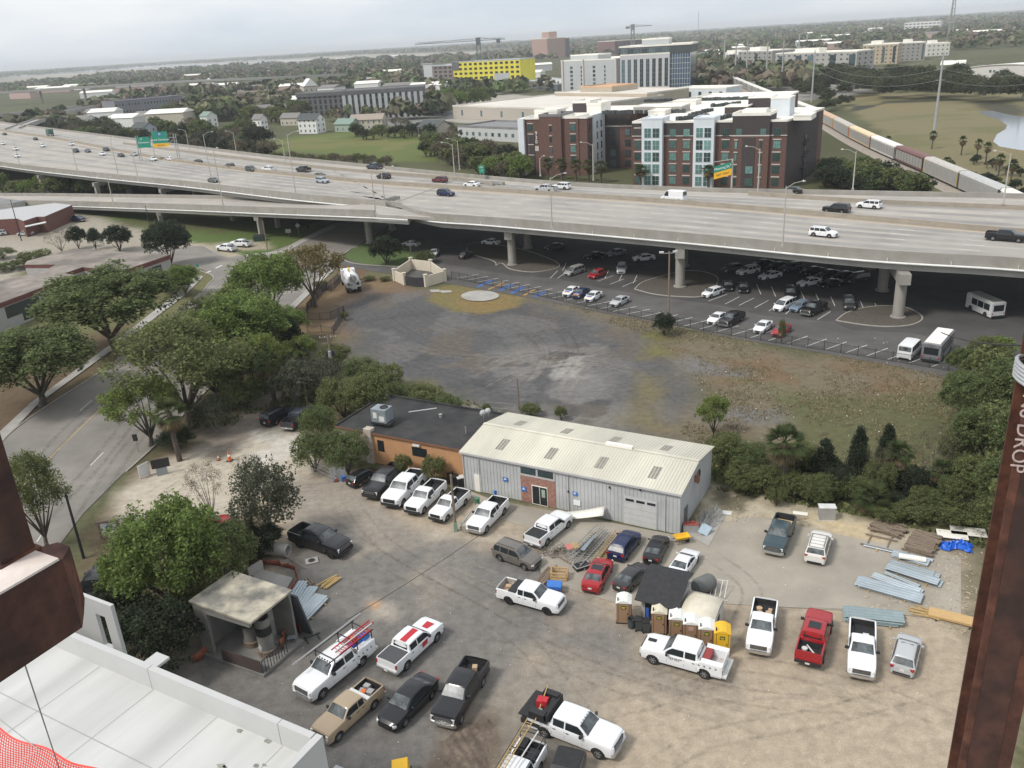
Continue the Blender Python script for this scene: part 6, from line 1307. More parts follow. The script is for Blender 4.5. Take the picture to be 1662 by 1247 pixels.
def corr(name,c,c2=None,sc=11.0,depth=.5,axis='X',rough=.55,var=.07):
 """sheet metal with standing ribs across one local axis"""
 m=mat(name,c,rough,metal=0,var=var,scale=.5,detail=8,c2=c2);t=m.node_tree;b=t.nodes['Principled BSDF']
 tc=N(t,'ShaderNodeTexCoord');wv=N(t,'ShaderNodeTexWave',wave_type='BANDS',bands_direction=axis,wave_profile='SIN');wv.inputs['Scale'].default_value=sc/6.2832*1.57;wv.inputs['Distortion'].default_value=0
 t.links.new(tc.outputs['Object'],wv.inputs[0]);r=N(t,'ShaderNodeMapRange');r.inputs['From Min'].default_value=.72;r.inputs['From Max'].default_value=.95;t.links.new(wv.outputs['Fac'],r.inputs[0])
 bp=N(t,'ShaderNodeBump');bp.inputs['Strength'].default_value=depth;bp.inputs['Distance'].default_value=.06;t.links.new(r.outputs[0],bp.inputs['Height']);t.links.new(bp.outputs[0],b.inputs['Normal']);return m
M_mw=mat('metal_wall_grey',(.42,.43,.43),.6,var=.10,scale=.6,detail=8,c2=(.47,.475,.475));M_mr=mat('metal_roof_cream',(.63,.60,.50),.6,var=.10,scale=.4,detail=9,c2=(.54,.515,.43),stretch=(1,.25,1))
M_trimw=mat('building_trim',(.45,.45,.44),.6,var=.06)
A0=Vector((-5.8,82.4,0));B0=Vector((15.2,70.6,0));MBt=Bld('metal_building','long grey metal building with cream ribbed roof and pale skylights',A0,B0,'building');t=MBt.t
LM=MBt.L;DM=10.6;EV=4.45;RG=5.35
b=MB();b.box(0,LM,0,DM,0,EV);b.add([(0,0,EV),(0,DM,EV),(0,DM/2,RG)],[(0,2,1)]);b.add([(LM,0,EV),(LM,DM,EV),(LM,DM/2,RG)],[(0,1,2)]);b.build('wall',M_mw,t)
b=MB()
x=.15
while x<LM:
 if not(6.9<x<11.1):b.box(x,x+.05,-.035,0,0,EV-.05)
 b.box(x,x+.05,DM,DM+.035,0,EV);x+=.40
y=.2
while y<DM:z=EV+(RG-EV)*(1-abs(y-DM/2)/(DM/2));b.box(LM,LM+.03,y,y+.05,0,z-.05);y+=.40
b.build('wall_rib',M_mw,t)['kind']='stuff'
b=MB();e=.22
def rz(y):return EV+.06+(RG-EV)*(1-abs(y-DM/2)/(DM/2))
for y0,y1 in((-e,DM/2),(DM/2,DM+e)):
 b.add([(-e,y0,rz(y0)),(LM+e,y0,rz(y0)),(LM+e,y1,rz(y1)),(-e,y1,rz(y1)),(-e,y0,rz(y0)+.05),(LM+e,y0,rz(y0)+.05),(LM+e,y1,rz(y1)+.05),(-e,y1,rz(y1)+.05)],[(3,2,1,0),(4,5,6,7),(0,1,5,4),(1,2,6,5),(2,3,7,6),(3,0,4,7)])
x=-e+.05
while x<LM+e:
 for y0,y1 in((-e,DM/2),(DM/2,DM+e)):b.bar((x,y0,rz(y0)+.065),(x,y1,rz(y1)+.065),.045,.045)
 x+=.32
b.box(-e,LM+e,DM/2-.2,DM/2+.2,RG+.11,RG+.16);b.build('roof',M_mr,t)
b=MB();b.box(-e,LM+e,-e-.07,-e,EV-.14,EV+.08);
for x in(2.0,12.4,LM-1.5,.05):b.box(x,x+.09,-.12,-.02,0,EV-.1)
b.build('gutter',M_trimw,t)
M_sky=mat('skylight_panel',(.22,.20,.17),.5,var=.25,scale=2)
for i in range(4):
 for y0,y1 in((1.3,3.2),(6.6,8.4)):
  xc=LM*(.16+.235*i)-(.6 if y0>5 else 0);b=MB();b.add([(xc-.45,y0,rz(y0)+.055),(xc+.45,y0,rz(y0)+.055),(xc+.45,y1,rz(y1)+.055),(xc-.45,y1,rz(y1)+.055),(xc-.45,y0,rz(y0)+.085),(xc+.45,y0,rz(y0)+.085),(xc+.45,y1,rz(y1)+.085),(xc-.45,y1,rz(y1)+.085)],[(4,5,6,7),(0,1,5,4),(1,2,6,5),(2,3,7,6),(3,0,4,7)]);b.build('skylight',M_sky,t)
b=MB();b.box(LM*.60,LM*.72,DM/2-.25,DM/2+.25,RG+.12,RG+.42);b.build('ridge_vent',M_roofw,t)
M_bk=mat('entrance_brick',(.27,.13,.10),.9,var=.25,scale=9,c2=(.33,.19,.15))
xa,xc_=7.0,11.0
b=MB();b.box(xa,xc_,-.06,0,0,3.1);b.build('brick_panel',M_bk,t)
b=MB();b.box(xa,xc_,-.09,0,3.1,4.3);b.build('clerestory_frame',M_trimw,t)
for k in(0,1):b=MB();b.box(xa+.1+k*1.98,xa+1.85+k*1.98,-.115,-.08,3.35,4.1);b.build('clerestory_window',M_glassb,t)
b=MB();b.box(8.3,10.1,-.12,-.04,0,2.2);fr_=b.build('door',M_roofw,t)
for k in(0,1):b=MB();b.box(8.38+k*.87,9.18+k*.87,-.14,-.11,.08,2.12);b.build('door_pane',M_cglass,fr_)
b=MB();b.box(9.45,9.85,-.155,-.135,1.0,1.9);b.build('notice',mat('poster_green',(.3,.4,.3),.6),fr_)
for(x,z,s,c)in((5.2,2.2,.45,'b'),(7.35,1.5,.5,'b'),(13.2,2.2,.4,'b'),(13.4,1.2,.6,'w')):
 b=MB();b.obox((x,-.1),s*1.25,.04,z-s/2,z+s/2,0);b.build('notice_board',M_bluep if c=='b' else M_swhite,t)
 if c=='b':b=MB();b.box(x-s*.35,x+s*.35,-.135,-.125,z-.03,z+.03);b.box(x-.1,x+.1,-.135,-.125,z+.07,z+.15);b.build('lettering',M_swhite,t)
b=MB();b.box(1.35,2.15,-.08,-.02,0,2.05);b.build('side_door',M_roofw,t)
b=MB();b.box(LM-5.7,LM-2.2,-.07,-.03,0,3.15);b.build('roller_door_frame',M_trimw,t)
b=MB()
for k in range(5):b.box(LM-5.6,LM-2.3,-.1,-.05,.02+k*.61,.60+k*.61)
rd=b.build('roller_door',mat('roller_door_white',(.50,.50,.49),.6,var=.08),t)
for k in range(3):b=MB();b.box(LM-5.45+k*1.1,LM-4.6+k*1.1,-.12,-.09,2.62,2.88);b.build('door_pane',M_cglass,rd)
b=MB();b.box(LM,LM+.06,1.3,2.3,0,2.15);b.build('side_door',mat('grey_door',(.12,.12,.12),.7),t)
b=MB();b.lathe([(.55,0),(.55,.06),(.01,.07)],20,0,'x',(LM,5.9,3.6));b.build('fan_opening',M_black,t);b=MB();b.obox((LM+.25,4.6),.5,.35,3.5,4.1);b.tube([(LM+.3,4.6,3.3),(LM+.3,4.6,4.6)],.1,8);b.build('wall_lamp',mat('rusty_fitting',(.25,.12,.08),.8),t)
for x,z in((LM-7.2,3.6),(12.4,2.2),(LM-4,4.0)):b=MB();b.box(x,x+.14,-.16,-.02,z,z+.2);b.build('fitting',M_trim,t)
P4=[Vector(G(x,y,4))for x,y in((549,691),(745,728))];oa=Vector((P4[0].x,P4[0].y,0));ob=Vector((P4[1].x,P4[1].y,0));OB=Bld('orange_annex','flat roofed orange building with black roof beside the metal building',oa,ob,'building');t=OB.t;LO=OB.L
b=MB();b.box(0,LO+1.2,0,9.4,0,3.9);b.build('wall',mat('orange_stucco',(.50,.27,.13),.9,var=.1,scale=.7,detail=8,c2=(.46,.25,.125)),t)
b=MB();b.box(-.05,4.0,-.05,0,0,3.9);b.box(-.05,0,0,9.3,0,3.9);b.build('plain_wall',mat('weathered_stucco',(.30,.25,.2),.9,var=.2),t)
b=MB();b.box(-.3,LO+1.2,-.25,9.7,3.9,4.02);b.box(-.3,LO+1.1,9.5,9.7,4.02,4.25);b.box(-.3,-.1,-.2,9.6,4.02,4.2);b.build('roof',mat('tar_roof',(.022,.022,.023),.85,var=.4,scale=.7,detail=9,c2=(.035,.034,.033)),t)
b=MB();b.box(-.3,LO+1.2,-.27,-.25,3.82,4.03);b.build('fascia',mat('rusty_fascia',(.2,.09,.05),.8),t)
b=MB();b.box(3.9,4.9,-.35,.5,0,4.4);b.build('chimney',mat('whitewashed_block',(.42,.37,.31),.9,var=.25,scale=2),t)
for x0,x1,z0,z1 in((5.5,6.4,1.7,3.1),(10.3,12.3,2.0,3.1)):b=MB();b.box(x0,x1,-.03,.0,z0,z1);b.build('window',M_cglass,t)
b=MB();b.box(10.6,11.5,-.3,-.02,3.35,3.55);b.build('wall_lamp',M_plate,t)
b=MB();b.tube([(LO*.93,3.5,4.0),(LO*.93,3.5,4.9)],.07,8);b.tube([(LO*.62,6.3,4.0),(LO*.62,6.3,4.4)],.16,10);b.lathe([(.01,.1),(.22,.0),(.2,-.1)],10,0,c=(LO*.62,6.3,4.45));b.build('vent_pipe',M_galv,t,True)
b=MB();b.bar((5.8,6.2,4.07),(8.4,8.4,4.07),.09);b.build('conduit',M_plate,t)
ac=thing('rooftop_air_unit','grey boxy air handling unit with fan on the black roof','air conditioner',G(622,688,4.03),-.45)
b=MB();b.box(-1.0,1.0,-.8,.8,.5,2.1);b.build('casing',M_zinc2,ac);b=MB();b.lathe([(.5,0),(.5,.08),(.42,.08),(.42,.02),(.01,.02)],18,0,c=(.3,.1,2.1));b.build('fan',M_trim,ac);b=MB();b.box(-1.1,1.5,-.9,.3,.25,.5);b.box(-.9,-.7,-.7,.7,0,.25);b.box(.9,1.2,-.7,.3,0,.3);b.build('base',M_trim,ac);b=MB();b.box(-.7,-.2,-.84,-.8,1.0,1.7);b.box(.1,.8,-.84,-.8,.7,1.3);b.build('access_panel',M_plate,ac)
for k,(px_,py_)in enumerate(((785,680),(793,677))):
 q=G(px_,py_,4.03);dsh=thing('satellite_dish',['white satellite dish on the black roof, left of a pair','white boxy dish on the black roof nearest the ridge'][k],'satellite dish',q,.4);b=MB();b.lathe([(.01,0),(.25,.05),(.4,.16)],14,0,'y',(0,0,.7));b.build('dish',M_plate,dsh,True);b=MB();b.tube([(0,0,0),(0,0,.7)],.03,6);b.build('mast',M_galv,dsh)
def wpoly(name,label,cat,px,zt_,wm,rm,fas=None,o=None):
 P_=[G(x,y,zt_)for x,y in px];c=P_[0];t=thing(name,label,cat,(c.x,c.y,0));L_=[(p.x-c.x,p.y-c.y)for p in P_]
 b=MB();b.prism(L_,0,zt_-.8 if fas else zt_);b.build('wall',wm,t);b=MB();b.prism(L_,zt_+.003,zt_+.05);b.build('roof',rm,t)
 if fas:
  n=len(L_);ar=sum(L_[i][0]*L_[(i+1)%n][1]-L_[(i+1)%n][0]*L_[i][1]for i in range(n));cx=sum(p[0]for p in L_)/n;cy=sum(p[1]for p in L_)/n
  b=MB();Q=[(p[0]+(p[0]-cx)*.012,p[1]+(p[1]-cy)*.012)for p in L_];b.prism(Q,zt_-.85,zt_);b.build('fascia',fas,t)
 return t,L_,c
M_gr=mat('gravel_roof',(.24,.21,.18),.95,var=.3,scale=.35,detail=9,c2=(.16,.14,.12));M_fr=mat('maroon_fascia',(.13,.045,.04),.8);M_wb=mat('white_block_wall',(.36,.35,.34),.85,var=.08)
t,L_,c0=wpoly('clinic_building','long low building with pebbled roof and maroon roof edge left of the street','building',[(-60,515),(122,447),(105,444),(134,434),(190,440),(208,437),(275,414),(120,404),(44,424),(40,430),(90,430),(72,441),(-60,470)],5.2,M_wb,M_gr,M_fr)
def wallwin(t,c0,p,q,u0,u1,z0,z1,nm='window',m=None):
 a=Vector((p[0],p[1],0));d=Vector((q[0]-p[0],q[1]-p[1],0));n=Vector((d.y,-d.x,0)).normalized();n=n if n.y<0 or n.x>0 else-n;b=MB()
 b.bar(a+d*u0+n*.02+Vector((0,0,(z0+z1)/2)),a+d*u1+n*.02+Vector((0,0,(z0+z1)/2)),.08,z1-z0);b.build(nm,m or M_glassb,t)
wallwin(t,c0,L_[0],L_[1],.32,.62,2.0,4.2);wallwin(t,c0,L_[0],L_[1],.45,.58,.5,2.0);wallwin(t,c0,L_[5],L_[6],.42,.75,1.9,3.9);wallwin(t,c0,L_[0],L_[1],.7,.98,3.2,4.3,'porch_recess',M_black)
t,L_,c0=wpoly('brick_shop','dark red brick shop with pale metal roof at the far left','shop',[(-60,360),(28,355),(38,359),(60,352),(72,352),(117,333),(88,330),(20,338),(-60,350)],4.6,mat('shop_brick',(.13,.055,.045),.9,var=.15),mat('pale_metal_roof',(.42,.42,.42),.6,var=.08));b=MB();p,q=L_[2],L_[4];b.prism([(p[0],p[1]),(q[0],q[1]),(q[0]+1.2,q[1]-2),(p[0]+1.2,p[1]-2)],3.1,3.25);b.build('canopy',M_plate,t)
t,L_,c0=wpoly('back_sheds','pale cluttered sheds behind the brick shop at the left edge','shed',[(-40,334),(20,330),(40,326),(0,322),(-40,324)],3.5,M_wb,M_roofg)
def Gv(p):return Vector(G(*p))
cr_=[Gv(p)for p in((641,456),(657,463),(676,466),(692,466),(722,457),(700,441),(668,437))]
c=cr_[0];t=thing('block_enclosure','cream walled enclosure with square piers and dark gates on the gravel lot','enclosure',c);Mcr=mat('cream_block',(.58,.52,.42),.85,var=.08,scale=.6)
for i,j in((0,1),(3,4),(4,5),(5,6),(6,0)):b=MB();p,q=cr_[i]-c,cr_[j]-c;b.bar((p.x,p.y,1.1),(q.x,q.y,1.1),.25,2.2);b.build('wall',Mcr,t)
for i in(0,1,3,4,5,6):b=MB();p=cr_[i]-c;b.obox((p.x,p.y),.6,.6,0,2.5,.6);b.obox((p.x,p.y),.75,.75,2.5,2.62,.6);b.build('pier',Mcr,t)
for a_2,b_2 in((1,2),(2,3)):b=MB();p,q=cr_[a_2]-c,cr_[b_2]-c;b.bar((p.x,p.y,1.0),(q.x,q.y,1.0),.07,1.9);b.build('gate',M_dark,t)
def pole(name,label,cat,px_,py_,top,r=.14,m=None,lean=(0,0),extra=None,H=None):
 p=G(px_,py_);H=H or zat(p.x,p.y,top);t=thing(name,label,cat,p);b=MB();b.tube([(0,0,0),(lean[0],lean[1],H)],[r,r*.7],10);b.build('pole',m or M_wood,t,True)
 if extra:extra(t,H)
 return t,H
def xf(t,H):
 b=MB();b.bar((-1.2,0,H-.25),(1.2,0,H-.25),.11);b.bar((-.9,.1,H-1.1),(.9,.1,H-1.1),.1);b.build('crossarm',M_wood,t)
 for x in(-1.1,-.4,.4,1.1):b=MB();b.lathe([(.04,0),(.05,.12),(.02,.16)],8,0,c=(x,0,H-.2));b.build('insulator',M_plate,t)
 for x in(-.42,0,.42):b=MB();b.lathe([(.01,0),(.22,0),(.22,.85),(.01,.9)],12,0,c=(x,-.3 if x==0 else 0,H-3.0));b.build('transformer',M_galv if x==0 else M_dark,t)
pole('utility_pole','wooden utility pole with three transformers among the trees by the clearing','utility pole',546,645,545,.17,None,extra=xf)
pole('utility_pole','slim metal post beside the pole with transformers','post',553,648,612,.06,M_galv)
def lampx(s):
 def f(t,H):b=MB();b.bar((0,0,H-.1),(s*.5,-.1,H),.06);b.build('arm',M_galv,t);b=MB();b.lathe([(.02,-.3),(.14,-.2),(.16,.15),(.02,.3)],10,0,'x',(s*.75,-.1,H+.02));b.build('lamp_head',M_lens,t,True)
 return f
pole('yard_lamp','yard lamp on a wooden post at the top of the clearing, left one','street lamp',416,643,604,.12,None,extra=lampx(-1))
pole('yard_lamp','yard lamp on a wooden post right behind the dark pickup','street lamp',500,662,620,.12,None,extra=lampx(-1))
pole('yard_lamp','yard lamp on a wooden post beside the shaggy palm by the street','street lamp',313,695,667,.12,None,extra=lampx(-1))
pole('yard_lamp','tall lamp post rising through the big trees by the street','street lamp',292,612,544,.14,None,extra=lampx(-1))
pole('wooden_pole','bare wooden pole standing by the fence line behind the metal building','pole',842,663,614,.13)
pole('wooden_pole','weathered wooden pole with green foot between two white pickups','pole',740,862,771,.15,extra=lambda t,H:(MB().box(-.17,.17,-.17,.17,0,1.0)).build('painted_foot',mat('green_foot',(.2,.3,.22),.8),t))
pole('wooden_pole','dark wooden pole beside the airy tree near the street','pole',136,906,800,.15,M_trim)
pole('wooden_pole','wooden pole on the verge beside the dumpster','pole',434,405,358,.14)
pole('wooden_pole','dark leaning pole beside the pale parked cars at far left','pole',35,391,325,.14,M_trim)
pole('wooden_pole','thin pole left of the big dark round tree','pole',244,372,334,.12,M_trim)
pole('wooden_pole','brown pole below the tawny tree inside the fenced corner','pole',508,497,452,.14)
pole('wooden_pole','short pole beside the round dark tree under the bridge','pole',668,424,390,.12)
def lot(t,H):
 b=MB();b.bar((-1.2,0,H-.3),(1.2,0,H-.3),.1);b.build('crossarm',M_galv,t)
 for x in(-1.3,.9):b=MB();b.obox((x,-.1),.7,.35,H-.2,H+.05);b.build('lamp_head',M_lens,t)
pole('parking_lamp','tall brown flood light post before the second bridge pier','street lamp',1085,522,408,.17,M_wood,extra=lot)
def post_sign(name,label,px_,py_,top,w,h,m,mm=None,cat='sign',diamond=False,rzv=0):
 p=G(px_,py_);H=zat(p.x,p.y,top);t=thing(name,label,cat,p,rzv);b=MB();b.tube([(0,0,0),(0,0,H)],.05,6);b.build('post',M_galv,t);b=MB()
 if diamond:b.add([(0,-.07,H-w*1.4),(w*.7,-.07,H-w*.7),(0,-.07,H),(-w*.7,-.07,H-w*.7),(0,-.04,H-w*1.4),(w*.7,-.04,H-w*.7),(0,-.04,H),(-w*.7,-.04,H-w*.7)],[(0,1,2,3),(7,6,5,4)])
 else:b.box(-w/2,w/2,-.08,-.04,H-h,H)
 b.build('panel',m,t);return t
post_sign('warning_sign','diamond road sign seen edge on by the bridge verge',485,381,362,1.0,1,M_galv,diamond=True)
post_sign('road_sign','pair like small sign left of the diamond road sign',469,384,372,1.4,1.0,M_galv)
post_sign('road_sign','narrow black backed sign on a post at the kerb by the lime green tree',225,734,705,.6,.9,M_black)
post_sign('road_sign','small green edged sign at the island by the junction',323,443,428,.5,.8,M_green)
for lab,px_,py_,top in(('middle one of three flagpoles before the clinic',84,478,437),('left one of three flagpoles before the clinic',70,480,450),('right one of three flagpoles before the clinic',101,463,446)):
 pole('flagpole','bare white flagpole, '+lab,'flagpole',px_,py_,top,.07,M_plate)
p=G(421,391);t=thing('dumpster','dark green dumpster on the grass beside the wooden pole','dumpster',p,.1);b=MB();b.add([(-1.3,-.7,0),(1.3,-.7,0),(1.3,.7,0),(-1.3,.7,0),(-1.4,-.9,1.2),(1.4,-.9,1.2),(1.4,.9,1.5),(-1.4,.9,1.5)],[(3,2,1,0),(0,1,5,4),(1,2,6,5),(2,3,7,6),(3,0,4,7),(4,5,6,7)]);b.build('body',mat('dumpster_green',(.03,.06,.05),.7),t);b=MB();b.add([(-1.4,-.9,1.23),(1.4,-.9,1.23),(1.4,.9,1.53),(-1.4,.9,1.53)],[(0,1,2,3)]);b.build('lid',M_black,t)
def fence(name,label,line,h,step=2.4,pick=.14,m=None,pm=None,slat=None):
 c=Vector((line[0][0],line[0][1],0));t=thing(name,label,'fence',c);L_=resample([(p[0]-c.x,p[1]-c.y)for p in line],step);m=m or M_dark
 for p in L_:b=MB();b.obox(p,.08,.08,0,h+.1);b.build('post',m,t)
 b=MB()
 for p,q in zip(L_[:-1],L_[1:]):
  for z in(.15,h-.12):b.bar((p[0],p[1],z),(q[0],q[1],z),.04)
  n=max(1,int(math.dist(p,q)/pick))
  for k in range(n):x,y=p[0]+(q[0]-p[0])*k/n,p[1]+(q[1]-p[1])*k/n;b.obox((x,y),.022,.022,.1,h)
 b.build('pickets',m,t);return t
fence('picket_fence','long black picket fence between the gravel lot and the parking stalls',fw,1.5)
fence('picket_fence','black picket fence around the corner by the tawny tree',pp([(562,446),(540,475),(528,470)])+pp([(499,505),(499,520),(533,521),(560,508),(557,520),(542,543)]),1.5)
fence('picket_fence','black picket fence running from the corner towards the street trees',pp([(499,505),(515,490),(530,472),(550,455)]),1.5)
fence('picket_fence','low black fence panel left of the corner enclosure',pp([(500,541),(520,540),(542,543)]),1.3)
t=thing('wire_gate','grey wire gate beside the bushes and orange cone','gate',G(506,766));q=G(541,783)-G(506,766);b=MB()
for z in(.1,.6,1.1,1.6):b.bar((0,0,z),(q.x,q.y,z),.05)
for k in range(13):b.bar((q.x*k/12,q.y*k/12,.1),(q.x*k/12,q.y*k/12,1.7),.03)
b.build('frame',M_galv,t);b=MB();b.bar((q.x,q.y,0),(q.x,q.y,2.0),.12);b.build('post',M_galv,t)
t=tag(MB().box(-.9,.9,-.03,.03,0,1.7).build('privacy_board',mat('screen_grey',(.35,.36,.37),.8),None,loc=G(550,780)),'plain grey panel between the wire gate and black hatchback','panel')
def cone(px_,py_,label,s=1.0):
 t=thing('traffic_cone',label,'traffic cone',G(px_,py_));b=MB();b.box(-.2*s,.2*s,-.2*s,.2*s,0,.04*s);b.build('base',M_trim,t);b=MB();b.lathe([(.15*s,.04*s),(.03*s,.75*s),(.0,.76*s)],12);b.build('cone',bpy.data.materials['orange_plastic'],t,True);b=MB();b.lathe([(.098*s,.36*s),(.075*s,.5*s)],12);b.build('reflective_band',M_swhite,t,True)
cone(546,781,'orange cone beside the wire gate');cone(373,748,'orange drum like cone with arrow board on the clearing',1.7);cone(355,747,'smaller cone left of the orange one on the clearing',1.0)
for lab,px_,py_ in(('blue crate beside the orange cone',559,780),('blue chair standing against the metal wall',806,802)):
 t=thing('blue_crate',lab,'crate',G(px_,py_),.4);b=MB();b.box(-.3,.3,-.25,.25,0,.5);b.build('body',M_bluep,t);b=MB();b.box(-.33,.33,-.28,.28,.5,.55);b.build('rim',M_bluep,t)
t=thing('display_board','black display board on a grey base beside the street','sign',G(264,770),.35);b=MB();b.box(-1.0,1.0,-.08,.08,.9,2.0);b.build('panel',M_black,t);b=MB();b.box(-.6,.6,-.15,.15,0,.85);b.build('base',M_zinc2,t)
t=thing('white_board','narrow white board leaning beside the black display board','sign',G(236,774),1.0);b=MB();b.box(-.7,.7,-.04,.04,.1,1.7);b.build('panel',M_plate,t);b=MB();b.box(-.6,-.5,-.05,.05,0,.1);b.box(.5,.6,-.05,.05,0,.1);b.build('foot',M_galv,t)
t=thing('timber_sign','framed white sign with a blue round emblem beside the street entrance','sign',G(181,872),.15);b=MB()
for x in(-.95,.95):b.box(x-.1,x+.1,-.1,.1,0,1.9)
b.box(-1.1,1.1,-.12,.12,1.75,1.95);b.build('frame',M_wood,t);b=MB();b.box(-.8,.8,-.05,.05,.5,1.65);b.build('panel',M_plate,t);b=MB();b.lathe([(.32,0),(.32,.02),(.18,.02),(.18,0)],20,0,'y',(0,-.08,1.1));b.build('emblem',M_sblue,t)
F_=Vector((-21.0,54.4,0));Rr_=Vector((-18.85,58.1,0));Lc=Vector((-26.3,57.2,0));exv=(Rr_-F_);ey=(Lc-F_)
t=thing('pipe_shed','concrete shed with stained flat roof sheltering two upright concrete pipes','shed',F_);M_st=mat('stained_concrete',(.42,.38,.30),.9,var=.28,scale=.7,detail=9,c2=(.17,.165,.145),scale2=.55)
U=lambda a,c,z=0:(exv.x*a+ey.x*c,exv.y*a+ey.y*c,z)
def slabp(nm,m,a0,a1,c0_,c1,z0,z1):b=MB();b.prism([U(a0,c0_)[:2],U(a1,c0_)[:2],U(a1,c1)[:2],U(a0,c1)[:2]],z0,z1);b.build(nm,m,t)
M_cw=mat('shed_wall_concrete',(.19,.185,.17),.9,var=.2,scale=.8,detail=8)
b=MB();V0=[U(-.04,-.02,4.75),U(1.04,-.02,4.75),U(1.04,1.05,5.0),U(-.04,1.05,5.0)];b.add(V0+[(v[0],v[1],v[2]+.18)for v in V0],[(3,2,1,0),(4,5,6,7),(0,1,5,4),(1,2,6,5),(2,3,7,6),(3,0,4,7)])
b.build('roof',M_st,t)
slabp('wall',M_cw,0,1,.98,1.03,0,4.85);slabp('wall',M_cw,.95,1,.0,.35,0,4.7);slabp('wall',M_cw,0,.06,.82,.98,0,4.8);slabp('wall',M_cw,.97,1.0,.6,.98,0,4.8);slabp('floor_slab',M_cw,-.08,1.0,-.1,.98,.0,.25);slabp('beam',M_cw,.0,.06,.05,.82,4.2,4.75)
b=MB();v=[U(1.02,-.05,0),U(1.18,.30,0),U(1.02,.30,4.3),U(1.02,-.05,4.3)];b.add([U(1.25,-.08,0),U(1.25,.28,0),U(1.02,.28,4.4),U(1.02,-.08,4.4),U(1.29,-.08,0),U(1.29,.28,0),U(1.06,.28,4.4),U(1.06,-.08,4.4)],[(0,1,2,3),(7,6,5,4),(0,4,5,1),(1,5,6,2),(2,6,7,3),(3,7,4,0)]);b.build('leaning_panel',mat('slate_panel',(.07,.075,.08),.8),t)
b=MB();b.add([U(-.05,-.06,.25),U(-.05,.62,.25),U(-.05,.62,1.4),U(-.05,-.06,1.4)],[(0,1,2,3)])
for k in range(9):z=.3+k*.13;b.bar(U(-.06,-.06,z),U(-.06,.62,z),.05,.07)
b.build('louvred_board',mat('brown_boards',(.07,.05,.045),.85),t)
b=MB()
for k in range(10):b.bar(U(-.05+k*.07,-.08,.2),U(-.05+k*.07,-.08,1.5),.05)
b.bar(U(-.05,-.08,1.4),U(.6,-.08,1.4),.05);b.build('railing',M_dark,t)
for k,(a,c,hh,r)in enumerate(((.45,.18,3.4,.62),(.55,.5,3.2,.62))):
 q=U(a,c,0);pt=thing('concrete_pipe',['upright concrete pipe nearest the front corner inside the shed','upright concrete pipe farther inside the shed'][k],'pipe',F_+Vector((q[0],q[1],.25)));b=MB();b.lathe([(r+.08,0),(r,.9),(r,hh),(r-.1,hh),(r-.1,.3)],24);b.build('shell',M_cw,pt,True);b=MB();b.lathe([(r+.01,1.9),(r+.01,2.7)],24);b.build('dark_band',M_black,pt,True);b=MB();b.lathe([(r+.14,.0),(r+.14,.5),(r+.06,.55)],24);b.build('collar',M_wood,pt,True)
t=thing('diamond_sign','small white diamond sign on a thin rod before the pipes','sign',Gv((428,1080)));b=MB();b.tube([(0,0,0),(0,0,2.0)],.02,5);b.build('rod',M_dark,t);b=MB();b.add([(-.15,-.03,1.7),(0,-.03,1.3),(.15,-.03,1.7),(0,-.03,2.1),(-.15,.0,1.7),(0,.0,1.3),(.15,.0,1.7),(0,.0,2.1)],[(0,1,2,3),(7,6,5,4)]);b.build('panel',M_plate,t)
P_=[Gv(p)for p in((410,938),(428,930),(476,943),(462,968),(420,950))];c=P_[0];t=thing('paved_slab','pale tiled slab with low wall behind the pipe shed','slab',c);b=MB();b.prism([(p.x-c.x,p.y-c.y)for p in P_],0,.35);b.build('slab',M_conc,t);b=MB();p,q=Gv((405,940))-c,Gv((428,927))-c;b.bar((p.x,p.y,.6),(q.x,q.y,.6),.2,1.2);b.build('low_wall',M_conc,t)
M_net=mat('orange_netting',(.27,.085,.05),.8,var=.3,scale=3)
def net(label,pts,h,sag=.25):
 P_=[Gv(p)for p in pts];c=P_[0];rows=[];random.seed(len(label))
 L_=resample([(p.x-c.x,p.y-c.y)for p in P_],.5)
 for p in L_:hh=h*random.uniform(.6,1);j=random.uniform(-sag,sag);rows.append([(p[0],p[1],0),(p[0]+j*.4,p[1]+j,hh*.5),(p[0]+j*.8,p[1]+j*.5,hh)])
 b=MB();b.grid(rows);o=b.build('orange_netting',M_net,None,True,loc=c);o.modifiers.new('solid','SOLIDIFY').thickness=.02;tag(o,label,'netting')
net('orange safety netting slumped behind the paved slab',[(400,935),(424,915),(450,918),(478,925),(482,945),(470,965)],.6)
net('orange netting hanging beside the leaning panel of the shed',[(458,1062),(466,1035),(475,1010),(490,1030)],1.1)
net('orange netting heap at the left foot of the shed',[(318,1075),(330,1068),(342,1058),(338,1050)],.9)
t=thing('pipe_section','short concrete pipe lying on the ground below the dark tree','pipe',Gv((450,901)),.0);b=MB();b.lathe([(.62,-1.3),(.62,1.3),(.5,1.3),(.5,-1.3),(.62,-1.3)],22,0,'x',(0,0,.62));b.build('shell',M_conc,t,True);b=MB();b.lathe([(.66,1.05),(.66,1.32)],22,0,'x',(0,0,.62));b.build('collar',M_conc,t,True)
t.rotation_euler.z=-.3
